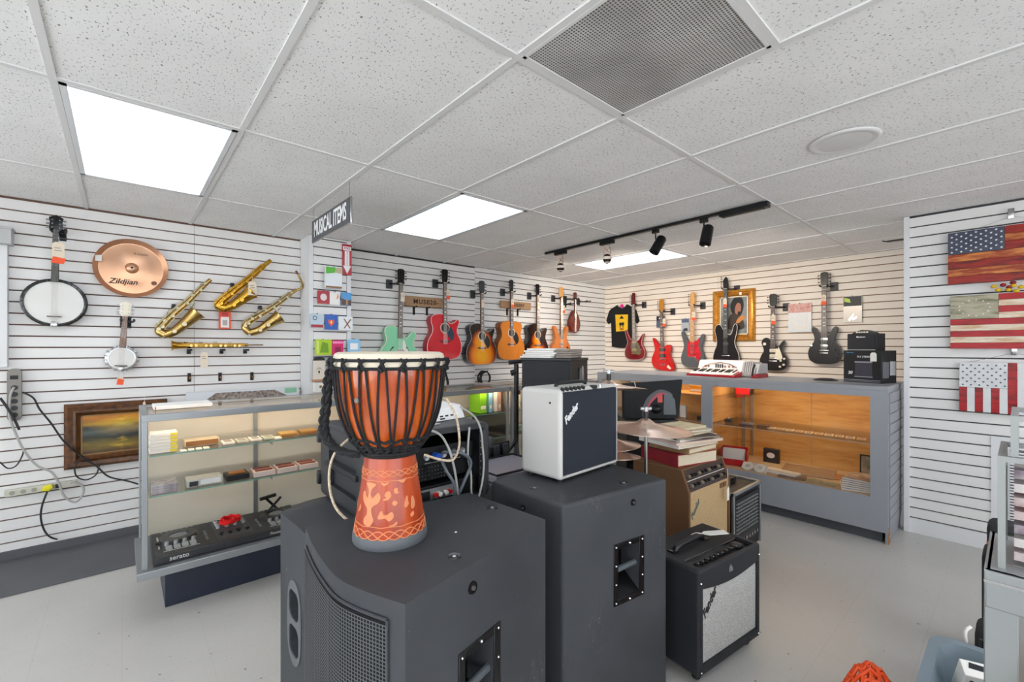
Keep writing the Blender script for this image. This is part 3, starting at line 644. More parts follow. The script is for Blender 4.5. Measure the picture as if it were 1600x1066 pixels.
OUT['super']=[(0,0),(-.5,.01),(-.9,.09),(-1,.26),(-.84,.44),(-.68,.58),(-.80,.78),(-.90,.97),(-.78,1),(-.62,.86),(-.40,.70),(-.15,.66),(.15,.62),(.42,.64),(.62,.74),(.84,.84),(.90,.82),(.76,.66),(.70,.52),(.84,.40),(1,.25),(.88,.08),(.5,.01)]
OUT['offset']=[(0,0),(-.5,.03),(-.86,.12),(-1,.30),(-.88,.46),(-.70,.60),(-.72,.76),(-.86,.97),(-.66,.95),(-.34,.80),(-.1,.74),(.2,.72),(.46,.76),(.68,.74),(.74,.64),(.62,.48),(.74,.34),(.96,.14),(.9,.0),(.5,-.02)]
OUT['double']=[(0,0),(-.5,.01),(-.88,.1),(-1,.28),(-.88,.46),(-.64,.60),(-.62,.74),(-.78,.92),(-.68,1),(-.48,.94),(-.34,.80),(-.1,.74),(.1,.74),(.34,.80),(.48,.94),(.68,1),(.78,.92),(.62,.74),(.64,.60),(.88,.46),(1,.28),(.88,.1),(.5,.01)]
def burst(name,stops,hw,zc,hz):
    def fn(nt,v,b):
        s=nt.nodes.new('ShaderNodeSeparateXYZ'); nt.links.new(v,s.inputs[0])
        def ell(a,bz,z0):
            x=mth(nt,'DIVIDE',s.outputs[0],a); z=mth(nt,'DIVIDE',mth(nt,'SUBTRACT',s.outputs[2],z0),bz)
            return mth(nt,'SQRT',mth(nt,'ADD',mth(nt,'MULTIPLY',x,x),mth(nt,'MULTIPLY',z,z)))
        d=mth(nt,'MINIMUM',ell(hw,hz*.56,zc*.58),ell(hw*.74,hz*.42,zc*1.4))
        return ramp(nt,d,stops)
    return nodemat(name,fn,.12,coat=.5)
STR=mat('guitar_strings','#c9c5bd',.3,metal=.8)
def guitar(label,x,y,zb,zt,zbt,W,rz,kind,top,side,thick=.045,head='sym',headm=None,fret=ROSE,neck=NECKW,bind=None,feat='electric',guard=None,lean=0,pick='#1a1a1c',knobm=None,headw=1.0,name='electric_guitar',grp='electric guitars on the back wall'):
    H=zt-zb; Lb=zbt-zb; hw=W/2
    t=thing(name,label,'guitar',(x,y,zb),rz,grp); t.rotation_euler=(0,lean,rz)
    out=[(px*hw,pz*Lb) for px,pz in spline(OUT[kind],5)]
    MB().prism(out,0,thick,'y').build('body',side,t,bevel=.006,seg=2)
    c=Vector((0,Lb*.4))
    inn=[(px*.985,Lb*.4+(pz-Lb*.4)*.985) for px,pz in out]
    MB().prism(inn,-.003,.002,'y').build('top',top,t,smooth=False)
    if bind: MB().tube([(px,-.001,pz) for px,pz in out],.0042,6,closed=True).build('binding',bind,t)
    hl=.155*1.0 if head!='inline' else .18
    zn=H-hl
    ff=Lb*(.80 if feat=='acoustic' else .70)
    # neck with fretboard
    MB().hull8([(-.026,-.004,ff),(.026,-.004,ff),(.02,.018,ff),(-.02,.018,ff),(-.021,-.004,zn),(.021,-.004,zn),(.016,.016,zn),(-.016,.016,zn)]).build('neck',neck,t,bevel=.004)
    fb=MB().hull8([(-.028,-.012,ff),(.028,-.012,ff),(.028,-.004,ff),(-.028,-.004,ff),(-.022,-.012,zn),(.022,-.012,zn),(.022,-.004,zn),(-.022,-.004,zn)]).build('fretboard',fret,t,smooth=False)
    scale=(zn-Lb*.36); m=MB(); dots=MB()
    for k in range(1,22):
        z=zn-scale*(1-2**(-k/12))
        if z>ff+.004: m.box(-.024,.024,-.0132,-.012,z-.0008,z+.0008)
        if k in (3,5,7,9,12,15,17) and z>ff+.02: dots.box(-.009,.009,-.0126,-.012,z+.004,z+.013)
    m.build('frets',PEG,fb,smooth=False,kind='stuff'); dots.build('inlays',PAPER,fb,smooth=False)
    m=MB()
    for k in range(6):
        u=-1+2*k/5; m.tube([(u*.017,-.0145,zn),(u*.024,-.0165,Lb*.34)],.0007,4)
    m.build('strings',STR,t,kind='stuff')
    headm=headm or BLACKG
    if head=='sym': hp=[(-.023,zn-.005),(-.036*headw,zn+.035),(-.041*headw,H-.02),(-.028*headw,H-.004),(0,H),(.028*headw,H-.004),(.041*headw,H-.02),(.036*headw,zn+.035),(.023,zn-.005)]
    elif head=='inline': hp=[(-.023,zn-.005),(-.034,zn+.02),(-.036,zn+.09),(-.030,H-.03),(-.010,H-.002),(.018,H),(.036,H-.018),(.030,H-.045),(.032,zn+.07),(.034,zn+.03),(.023,zn-.005)]
    else: hp=[(-.022,zn-.005),(-.03,zn+.03),(-.034,H-.05),(.0,H),(.02,H-.02),(.03,zn+.08),(.034,zn+.03),(.022,zn-.005)]
    h=MB().prism(hp,-.006,.010,'y').build('headstock',headm,t,bevel=.002,seg=1)
    m=MB()
    for k in range(6):
        if head=='sym': sx=-1 if k<3 else 1; z=zn+.045+.036*(k%3); xx=sx*.044*headw
        else: sx=-1; z=zn+.03+.024*k; xx=-.042
        m.cyl((xx-sx*.004,0,z),(xx+sx*.012,0,z),.003,6).ball((xx+sx*.016,0,z),.0075,6,4); m.cyl((xx-sx*.024,-.011,z),(xx-sx*.024,-.006,z),.004,8)
    m.build('tuning_pegs',PEG if headm!=BLACKG else mat('black_tuners','#2a2a2c',.3,metal=.6),h,kind='stuff')
    MB().box(-.022,.022,-.014,-.004,zn-.003,zn+.002).build('nut',PAPER,t,smooth=False)
    if feat=='acoustic':
        zs=Lb*.70; r=Lb*.098
        MB().prism(circ(0,zs,r,28),-.0035,-.0032,'y').build('soundhole',mat('soundhole_dark','#2a1812',.7),t,smooth=False)
        MB().lathe([(r,0),(r+.012,0),(r+.012,.0012),(r,.0012)],n=28,M=TR(0,-.003,zs)@RX(PI/2),closed=True).build('rosette',mat('rosette_cream','#cfc4b0',.4) if not guard or guard!='none' else ROSE,t)
        MB().prism([(-.075,Lb*.40),(-.05,Lb*.385),(.05,Lb*.385),(.075,Lb*.40),(.05,Lb*.425),(-.05,Lb*.425)],-.012,-.003,'y').build('bridge',ROSE,t,smooth=False)
        MB().box(-.036,.036,-.0155,-.012,Lb*.41,Lb*.414).build('saddle',PAPER,t,smooth=False)
        gm=mat('pickguard_'+pick.lstrip('#'),pick,.15,coat=.5)
        MB().prism(spline([(.012,zs-r*.98),(.05,zs-r*.55),(.056,zs-.01),(.075,zs+.01),(.115,zs-.04),(.125,zs-.10),(.09,zs-.15),(.055,zs-.11)],4),-.0042,-.003,'y').build('pickguard',gm,t,smooth=False)
    else:
        def pu(z,w=.042,h=.02,m_=BLACK,r=None):
            p=MB().box(-w,w,-.010,-.002,z-h,z+h).build('pickup',m_,t,bevel=.003)
            q=MB()
            for k in range(6): q.cyl((-w*.72+w*1.44*k/5,-.0108,z),(-w*.72+w*1.44*k/5,-.009,z),.0025,6)
            q.build('pole_pieces',CHROME,p)
        def knob(x,z,m_=None): MB().lathe([(.013,0),(.012,.012),(.010,.014),(.001,.014)],n=12,M=TR(x,-.003,z)@RX(PI/2)).build('knob',m_ or knobm or BLACK,t)
        def bridge(z,m_=CHROME,w=.042): MB().box(-w,w,-.012,-.002,z-.007,z+.007).build('bridge',m_,t,bevel=.003)
        s=hw
        if feat=='lespaul':
            MB().prism(spline([(.03,Lb*.66),(.05,Lb*.64),(.062,Lb*.70),(.10,Lb*.42),(.085,Lb*.34),(.03,Lb*.36)],3),-.0075,-.006,'y').build('pickguard',CREAM,t,smooth=False)
            pu(Lb*.60,.036,.020,CREAM); pu(Lb*.44,.036,.020,CREAM); bridge(Lb*.36); bridge(Lb*.28,w=.045)
            for px,pz in ((.55,.30),(.80,.36),(.50,.12),(.76,.18)): knob(s*px,Lb*pz,CREAM)
            MB().prism(circ(-s*.62,Lb*.80,.018,16),-.005,-.003,'y').build('switch_plate',CREAM,t,smooth=False)
        elif feat=='double':
            pu(Lb*.66,.036,.018,CHROME); pu(Lb*.48,.036,.018,CHROME); bridge(Lb*.36,w=.045); bridge(Lb*.29,w=.04)
            for px,pz in ((.62,.38),(.78,.27),(.70,.16)): knob(s*px,Lb*pz)
            MB().prism(circ(-s*.78,Lb*.50,.012,12),-.005,-.003,'y').build('switch_plate',CHROME,t,smooth=False)
        elif feat=='offset':
            pu(Lb*.62,.045,.024,BLACK); pu(Lb*.44,.045,.024,BLACK); bridge(Lb*.34,w=.05)
            MB().prism([(.06,Lb*.10),(.11,Lb*.03),(.13,Lb*.06),(.085,Lb*.17)],-.006,-.003,'y').build('jack_plate',CREAM,t,smooth=False)
            for px,pz in ((.40,.30),(.52,.22)): knob(s*px,Lb*pz,RED)
            MB().box(-.03,.03,-.006,-.002,Lb*.16,Lb*.20).build('tailpiece',CHROME,t,bevel=.002)
        elif feat=='strat':
            MB().prism(spline([(-.045,Lb*.74),(-.075,Lb*.52),(-.06,Lb*.30),(.02,Lb*.26),(.10,Lb*.24),(.115,Lb*.42),(.085,Lb*.58),(.10,Lb*.82),(.05,Lb*.72)],4),-.0055,-.003,'y').build('pickguard',guard,t,smooth=False)
            for z in (.60,.48,.37): pu(Lb*z,.038,.009,mat('red_pickup','#8c1018',.3))
            bridge(Lb*.28,w=.05)
            for px,pz in ((.45,.36),(.62,.28),(.55,.20)): knob(s*px,Lb*pz,RED)
            MB().tube([(.02,-.01,Lb*.28),(.07,-.03,Lb*.20),(.12,-.035,Lb*.10)],.003,6).build('tremolo_arm',CHROME,t)
        elif feat=='super':
            pu(Lb*.58,.038,.018,mat('brass_pickup','#b89f74',.3,metal=.6)); pu(Lb*.42,.038,.010,DARKG); pu(Lb*.32,.038,.018,mat('brass_pickup','#b89f74',.3,metal=.6)); bridge(Lb*.20,mat('gold_bridge','#b08a50',.3,metal=.9),.05)
            MB().prism(spline([(-.05,Lb*.62),(-.06,Lb*.3),(-.02,Lb*.2),(.09,Lb*.16),(.10,Lb*.34),(.05,Lb*.6)],3),-.0052,-.003,'y').build('pickguard',mat('grey_olive_guard','#6b6450',.3),t,smooth=False)
            for px,pz in ((.55,.44),(.66,.32)): knob(s*px,Lb*pz,CHROME)
        elif feat=='tele':
            pu(Lb*.56,.036,.018,DARKG); bridge(Lb*.30,w=.05); knob(s*.6,Lb*.3)
        elif feat=='hollow':
            MB().prism(spline([(.034,Lb*.62),(.05,Lb*.66),(.075,Lb*.52),(.12,Lb*.34),(.10,Lb*.27),(.05,Lb*.24),(.036,Lb*.36)],3),-.0055,-.003,'y').build('pickguard',PAPER,t,smooth=False)
            for sx in (-1,1):
                MB().tube([(sx*.075,-.003,Lb*.50),(sx*.10,-.003,Lb*.44),(sx*.112,-.003,Lb*.36),(sx*.118,-.003,Lb*.28),(sx*.14,-.003,Lb*.22)],[.008,.004,.005,.004,.008],6).build('sound_slot',BLACK,t)
            pu(Lb*.40,.042,.02,CHROME); bridge(Lb*.28,w=.06)
            MB().prism([(-.03,Lb*.05),(.03,Lb*.05),(.02,Lb*.2),(-.02,Lb*.2)],-.01,-.004,'y').build('tailpiece',CHROME,t,smooth=False)
    return t
def hanger(label,x,y,z,rz,wx=-.05,plate=True):
    """slatwall plate at (x+wx) on the wall, arm out to the neck at x"""
    t=thing('guitar_hanger',label,'hanger',(x,y,z),rz,'black slatwall guitar hangers')
    if plate: MB().box(wx-.035,wx+.035,.084,.10,-.05,.045).build('plate',DARKG,t,bevel=.003)
    MB().tube([(wx,.09,0),(wx*.6,.04,.0),(0,.035,.0)],.008).build('arm',BLACKM,t)
    for s in (-1,1): MB().tube([(0,.036,0),(s*.03,.03,0),(s*.036,-.02,.004),(s*.036,-.04,.012)],.008).build('yoke',BLACK,t)
    return t
def G(label,tok,rz,kind,top,side,**k):
    hp=k.pop('plate',-.07); d=k.pop('d',.09); tg=k.pop('tag',None); tl=k.pop('tl','')
    cx,cy,zb,zt,zbt,W=tok
    g=guitar(label,cx,cy,zb,zt,zbt,W,rz,kind,top,side,**k)
    hz=zt-(.165 if k.get('head')!='inline' else .19)
    off=Vector((math.cos(rz),math.sin(rz)))
    hanger('black wall hanger holding '+tl,cx+off.x*0,cy+off.y*0,hz+.005,rz,hp)
    if tag is not None and tg is not None:
        fr=Vector((math.sin(rz),-math.cos(rz)))
        p=Vector((cx,cy))+off*tg[0]+fr*.018
        tagcard(('white price tag with orange sticker' if tg[2] else 'plain white price tag')+' on the neck of '+tl,p.x,p.y,hz-.03+tg[1],rz,tg[2])
    return g
RB=-PI/2
REDTOP=mat('flamed_red_top','#c3061d',.12,coat=.6,c2='#d8122a',vscale=5)
SUN=burst('sunburst_top',[(.25,'#f5a80a'),(.6,'#ea7d0c'),(.85,'#7a2a0a'),(1.0,'#140a08')],.235,.19,.42)
SUN2=burst('dark_sunburst_top',[(.2,'#f09a12'),(.45,'#d4660c'),(.7,'#4a1508'),(.85,'#1c0d0a')],.22,.19,.42)
NAT=mat('natural_spruce_top','#d07a26',.2,coat=.4,var=.06,vscale=20,stretch=(1,1,.1))
MINT=mat('mint_green_lacquer','#86d3a6',.25,coat=.4)
AC=dict(name='acoustic_guitar',grp='guitars hanging on the middle slat wall',feat='acoustic',thick=.10)
G('mint green hollow-body guitar with cream pickguard',(2.222,4.36,1.19,2.25,1.64,.44),0,'hollow',MINT,mat('mint_side','#8fd0ab',.3),thick=.06,feat='hollow',head='sym',lean=.02,bind=CREAM,name='hollow_body_guitar',grp='guitars hanging on the middle slat wall',tag=(.03,-.02,False),tl='the mint green guitar')
G('bright red acoustic guitar with cutaway and black pickguard',(2.791,4.36,1.27,2.31,1.79,.46),0,'dreadcut',REDTOP,mat('red_side','#a80a1c',.3),bind=mat('white_binding','#f0c9c9',.4),pick='#2c3c52',tag=(.03,0,True),tl='the red acoustic guitar',**AC)
G('yellow and black sunburst acoustic guitar with cutaway',(3.326,4.36,1.20,2.23,1.70,.46),0,'dreadcut',SUN,mat('black_lacquer_side','#1d1c20',.2,coat=.4),bind=mat('grey_binding','#8d8d90',.4),pick='#20222c',tag=(0,0,False),tl='the sunburst acoustic guitar',**AC)
G('natural orange-brown acoustic guitar with rounded shoulders',(3.807,4.36,1.25,2.29,1.75,.47),0,'dread',NAT,mat('mahogany_side','#7a4420',.3),pick='#17171a',headw=.8,tag=(0,-.02,True),tl='the natural acoustic guitar',**AC)
G('dark sunburst acoustic guitar half hidden behind white papers',(4.284,4.36,1.24,2.28,1.73,.42),0,'dreadcut',SUN2,mat('black_lacquer_side','#1d1c20',.2),headw=.85,pick='#20222c',tag=(.01,-.02,False),tl='the dark sunburst guitar',**AC)
G('orange double-horned guitar with maple headstock above the white papers',(4.762,4.36,1.22,2.28,1.72,.40),0,'double',mat('orange_flame','#cf7a3e',.2,coat=.4,var=.1),mat('orange_flame_side','#b5672f',.3),feat='double',head='sym',headm=mat('maple_head','#dba35e',.35),name='electric_guitar',grp='guitars hanging on the middle slat wall',tag=(.03,-.03,True),tl='the orange double-horned guitar')
# mandolin
mx=5.063
t=thing('mandolin','small dark red-brown teardrop mandolin, rightmost on the middle wall','mandolin',(mx,4.36,1.62),0,'guitars hanging on the middle slat wall')
mo=spline([(0,0),(-.085,.04),(-.12,.13),(-.10,.22),(-.05,.31),(-.02,.34),(.02,.34),(.05,.31),(.10,.22),(.12,.13),(.085,.04)],4)
MB().prism(mo,0,.05,'y').build('body',mat('dark_red_maple','#5b1d14',.2,coat=.5,var=.2,vscale=20),t,bevel=.008)
MB().prism([(a*.95,.005+b*.97) for a,b in mo],-.002,.003,'y').build('top',mat('red_brown_top','#6e2318',.15,coat=.5,var=.2,vscale=20),t,smooth=False)
MB().prism(circ(0,.20,.022,16),-.0028,-.0015,'y').build('soundhole',BLACK,t,smooth=False)
MB().box(-.017,.017,-.01,.01,.24,.50).build('neck',ROSE,t,bevel=.003); MB().box(-.04,.04,-.010,-.002,.135,.143).build('bridge',ROSE,t,smooth=False)
MB().prism([(-.017,.495),(-.032,.53),(-.03,.60),(0,.61),(.03,.60),(.032,.53),(.017,.495)],-.006,.008,'y').build('headstock',mat('dark_red_maple','#5b1d14',.2),t,bevel=.002)
m=MB()
for k in range(8): sx=-1 if k<4 else 1; m.cyl((sx*.03,0,.525+.02*(k%4)),(sx*.048,0,.525+.02*(k%4)),.004,6)
m.build('tuning_pegs',PEG,t,kind='stuff')
MB().prism([(-.02,.235),(.02,.235),(.022,.29),(0,.31),(-.022,.29)],-.0125,-.0105,'y').build('white_label',PAPER,t,smooth=False)
m=MB()
for k in range(4): m.tube([(-.012+.008*k,-.012,.50),(-.014+.009*k,-.012,.02)],.0007,4)
m.build('strings',STR,t,kind='stuff')
hanger('black wall hanger holding the mandolin',mx,4.36,2.13,0,-.12)
hanger('empty black wall hanger right of the mandolin',mx+.28,4.36,2.11,0,-.10)
t=hanger('empty black wall hanger between the orange guitar and the mandolin',mx-.10,4.36,2.05,0,-.03)
# wooden name boards
WOODB=mat('weathered_wood_board','#a2805f',.7,var=.15,vscale=10,stretch=(.3,1,4))
for (xa,za,xb,zb,txt,lb) in [(2.324,1.865,2.798,1.977,'MUS020-','wooden board with MUS020 lettering on two black hooks'),
                             (3.679,1.924,4.215,2.019,'MUS007','wooden lettered board behind the natural acoustic guitar')]:
    t=thing('wooden_sign',lb,'sign',((xa+xb)/2,4.43,za),0,'wooden lettered boards')
    w_=(xb-xa)/2; h=zb-za
    MB().box(-w_,w_,-.012,.012,0,h).build('board',WOODB,t,bevel=.003)
    text(txt,h*.66,mat('burnt_letters','#3b2320',.7),t,(.02,-.0145,h*.48),sx=1.0,spacing=1.2,bold=.014,depth=.0015)
    for s in (-.45,.25): MB().tube([(w_*s,.04,-.004),(w_*s,-.02,-.004),(w_*s,-.02,.01)],.006).box(w_*s-.012,w_*s+.012,.035,.045,-.09,.0).build('hook',BLACKM,t)
# back wall guitars
G('burgundy electric guitar with pointed horns beside the black T-shirt',(5.84,3.846,1.225,2.24,1.68,.35),RB,'super',mat('burgundy_metallic','#7a0f1c',.12,metal=.3,coat=.7),mat('burgundy_side','#8f2a30',.3),feat='super',head='inline',headm=mat('burgundy_head','#5a1018',.2),fret=mat('pearl_grey_fretboard','#8d8680',.4),bind=mat('silver_pink_edge','#c79a98',.3),tag=None,tl='the burgundy electric guitar',plate=.10,lean=-.03)
G('bright red offset electric guitar with two black pickups',(5.84,3.379,1.08,2.11,1.56,.36),RB,'offset',mat('fiesta_red','#c8100f',.15,coat=.6),mat('fiesta_red_side','#a01210',.25),feat='offset',head='inline',headm=mat('amber_head','#b87a22',.3),neck=MAPLE,tag=(.03,-.03,True),tl='the bright red offset guitar',plate=.10,lean=-.03)
G('grey electric guitar with marbled red pickguard and maple neck',(5.84,2.941,1.14,2.165,1.63,.33),RB,'strat',mat('slate_grey_lacquer','#56595e',.3,coat=.3),mat('slate_grey_side','#4b4e53',.3),feat='strat',head='inline',headm=MAPLE,fret=MAPLE,neck=MAPLE,guard=mat('red_marble_guard','#b3121c',.2,c2='#e02a3a',vscale=25),tag=(.03,-.02,True),tl='the grey and red electric guitar',plate=.10)
G('black electric guitar with white edge in front of the gold-framed portrait',(5.84,2.497,1.13,2.32,1.71,.33),RB,'tele',mat('black_burst_top','#191417',.3,spec=.35),mat('black_side','#16161a',.3),feat='tele',head='point',fret=mat('dark_grey_fretboard','#43464a',.4),bind=mat('white_edge','#cfc8c0',.4),tag=(0,-.05,True),tl='the black white-edged guitar',plate=.10)
G('black single-cutaway electric guitar with cream pickguard',(5.84,1.943,1.135,2.05,1.53,.30),RB,'single',mat('gloss_black_top','#151214',.3,spec=.35),mat('black_side','#16161a',.3),feat='lespaul',head='sym',tag=(.01,-.02,True),tl='the black cream-guard guitar',plate=.11)
G('black double-cutaway electric guitar hanging above the counter right half',(5.84,1.429,1.226,2.245,1.64,.31),RB,'double',mat('gloss_black_top','#151214',.3,spec=.35),mat('black_side','#16161a',.3),feat='double',head='sym',tag=(0,-.02,True),tl='the black double-cutaway guitar',plate=.07,headw=.9)
# T-shirt on a hanger
t=thing('t_shirt','black T-shirt with yellow printed square on a pink hanger','shirt',(5.895,4.12,1.42),RB)
o_=spline([(-.19,0),(0,-.02),(.19,-.005)],4,False)+[(.205,.40),(.27,.36),(.30,.40),(.245,.56),(.20,.60)]+spline([(.09,.66),(.05,.62),(0,.605),(-.05,.62),(-.09,.66)],3,False)+[(-.20,.61),(-.245,.57),(-.30,.42),(-.26,.37),(-.205,.41)]
def cloth(o):
    m=MB().prism(o,0,.03,'y'); return m
SHIRTM=mat('black_cotton','#0f1114',.9,bump=.6,bscale=14)
MB().prism(o_,0,.035,'y').build('shirt_body',SHIRTM,t,bevel=.012,seg=3)
MB().prism([(-.105,.24),(.11,.25),(.115,.50),(-.12,.51)],-.002,.001,'y').build('yellow_print',mat('yellow_print_ink','#e8b81a',.7,var=.06),t,smooth=False)
MB().prism([(-.045,.44),(.045,.44),(.0,.49)],-.004,-.0018,'y').prism([(-.05,.36),(-.03,.385),(.0,.375),(.03,.385),(.05,.365),(.035,.335),(.03,.30),(.02,.30),(.018,.335),(-.018,.335),(-.022,.30),(-.034,.30),(-.036,.335)],-.004,-.0018,'y').build('black_motif',INK,t,smooth=False)
MB().prism([(-.035,.26),(.035,.26),(.035,.295),(-.035,.295)],-.004,-.0018,'y').build('brown_motif',mat('brown_ink','#a86a18',.7),t,smooth=False)
hg=thing('clothes_hanger','white hanger with a pink centre holding the black T-shirt','hanger',(5.905,4.12,2.03),RB)
MB().tube([(-.17,0,-.03),(-.06,0,.03),(0,0,.045),(.06,0,.03),(.17,0,-.03)],.006).tube([(0,0,.045),(0,0,.09),(.012,0,.11),(0,.02,.125),(0,.05,.12)],.003).build('frame',PAPER,hg)
MB().prism(circ(.0,.03,.03,14),-.012,-.004,'y').build('pink_size_disc',mat('hot_pink','#e8218f',.4),hg,smooth=False)
# gold framed portrait
def framed(label,cx,cy,z0,W,Hh,rz,prof,fm,inner,pic,cat='painting',name='framed_painting'):
    """prof: list of (inset from outer edge, depth forward)"""
    t=thing(name,label,cat,(cx,cy,z0),rz)
    m=MB(); n=len(prof)
    for ins,dp in prof:
        for sx,sz in ((-1,0),(1,0),(1,1),(-1,1)):
            m.v.append((sx*(W/2-ins),-dp,(ins if sz==0 else Hh-ins)))
    for i in range(n-1):
        for k in range(4): m.f.append((i*4+k,i*4+(k+1)%4,(i+1)*4+(k+1)%4,(i+1)*4+k))
    m.f.append((3,2,1,0)) if False else None
    m.build('frame',fm,t)
    ins=prof[-1][0]
    if inner:
        li=MB()
        for a in (0,):
            w2=W/2-ins; li.box(-w2,w2,-.012,.0,ins,ins+inner[0]).box(-w2,w2,-.012,.0,Hh-ins-inner[0],Hh-ins).box(-w2,-w2+inner[0],-.012,.0,ins,Hh-ins).box(w2-inner[0],w2,-.012,.0,ins,Hh-ins)
        li.build('liner',inner[1],t,smooth=False)
    c=MB().box(-(W/2-ins),W/2-ins,-.006,.004,ins,Hh-ins).build('canvas',pic,t,smooth=False)
    return t,c
GOLD=mat('gilt_frame','#b57a2c',.35,metal=.55,c2='#dba24a',vscale=40,bump=.6,bscale=60)
PCAN=mat('portrait_background','#5a6268',.6,c2='#9aa0a0',vscale=9)
yc=2.434
t,c=framed('gold-framed portrait of a dark-haired figure, behind the black white-edged guitar',5.935,yc,1.49,.52,.66,RB,[(0,-.01),(0,.03),(.012,.045),(.03,.05),(.045,.035),(.06,.045),(.075,.03),(.085,.012)],GOLD,(.012,CREAM),PCAN)
def flat(parent,name,pts,m,d=-.0075,th=.0012): return MB().prism(pts,d-th,d,'y').build(name,m,parent,smooth=False)
flat(t,'painted_hair',spline([(-.02,.36),(-.04,.46),(.0,.55),(.06,.57),(.11,.53),(.12,.44),(.10,.36),(.06,.30)],4),mat('painted_black','#15161a',.6))
flat(t,'painted_face',spline([(.02,.36),(.02,.44),(.05,.49),(.085,.47),(.09,.40),(.07,.34)],4),mat('painted_skin','#a8705a',.6),-.0089)
flat(t,'painted_coat',spline([(-.07,.16),(-.06,.30),(-.01,.36),(.06,.34),(.11,.28),(.12,.16)],4),mat('painted_brown_coat','#3b2f2a',.6),-.0081)
flat(t,'painted_hand',spline([(.03,.24),(.06,.30),(.11,.33),(.14,.30),(.10,.26),(.06,.23)],4),mat('painted_ochre','#c98440',.6),-.0093)
flat(t,'painted_beard',spline([(.05,.345),(.055,.375),(.08,.38),(.085,.35),(.07,.33)],3),mat('painted_black','#15161a',.6),-.0103)
flat(t,'white_card',[(.085,.585),(.115,.585),(.115,.62),(.085,.62)],PAPER,-.05)
# seascape painting on the left wall
DFR=mat('dark_carved_frame','#3b2415',.4,c2='#6e431f',vscale=30,bump=.8,bscale=50)
def m_sea(nt,v,b):
    s=nt.nodes.new('ShaderNodeSeparateXYZ'); nt.links.new(v,s.inputs[0]); z=s.outputs[2]
    n=noise(nt,mapping(nt,v,(5,1,26)),1,5); n2=noise(nt,mapping(nt,v,(3,1,9)),2,4)
    zz=mth(nt,'ADD',z,mth(nt,'MULTIPLY',mth(nt,'SUBTRACT',n2,.5),.07))
    base=ramp(nt,mth(nt,'MULTIPLY',zz,2.0),[(.20,'#5a3c10'),(.30,'#8a7420'),(.40,'#2a2e20'),(.50,'#55605c'),(.56,'#24302c'),(.60,'#b88a20'),(.70,'#d0840e'),(.86,'#9a7a44')])
    x=mth(nt,'SUBTRACT',s.outputs[0],.02); zs=mth(nt,'SUBTRACT',z,.285)
    d=mth(nt,'SQRT',mth(nt,'ADD',mth(nt,'MULTIPLY',mth(nt,'MULTIPLY',x,x),22.0),mth(nt,'MULTIPLY',mth(nt,'MULTIPLY',zs,zs),160.0)))
    rf=mth(nt,'ADD',mth(nt,'MULTIPLY',mth(nt,'ABSOLUTE',x),9.0),mth(nt,'MULTIPLY',mth(nt,'ABSOLUTE',mth(nt,'SUBTRACT',n,.62)),6.0))
    glow=ramp(nt,mth(nt,'MINIMUM',mth(nt,'ADD',d,mth(nt,'MULTIPLY',mth(nt,'SUBTRACT',n2,.5),.8)),rf),[(.0,'#f0cf50'),(.35,'#b0851a'),(.9,'#000000')])
    st=ramp(nt,n,[(.42,'#202010'),(.62,'#b8b0a0')]); m1=mixc(nt,.35,base,st,'OVERLAY'); return mixc(nt,.55,m1,glow,'SCREEN')
t,c=framed('dark wood framed sunset seascape painting on the left wall',-.02,4.405,.555,.57,.455,0,[(0,-.01),(0,.025),(.02,.045),(.045,.035),(.06,.045),(.075,.02),(.085,.012)],DFR,(.008,mat('bronze_liner','#8a6a3a',.4,metal=.4)),nodemat('sunset_seascape_paint',m_sea,.35))
tagcard('small white price tag hanging beside the seascape frame',.125,4.345,1.04,0,False,.016,.07)
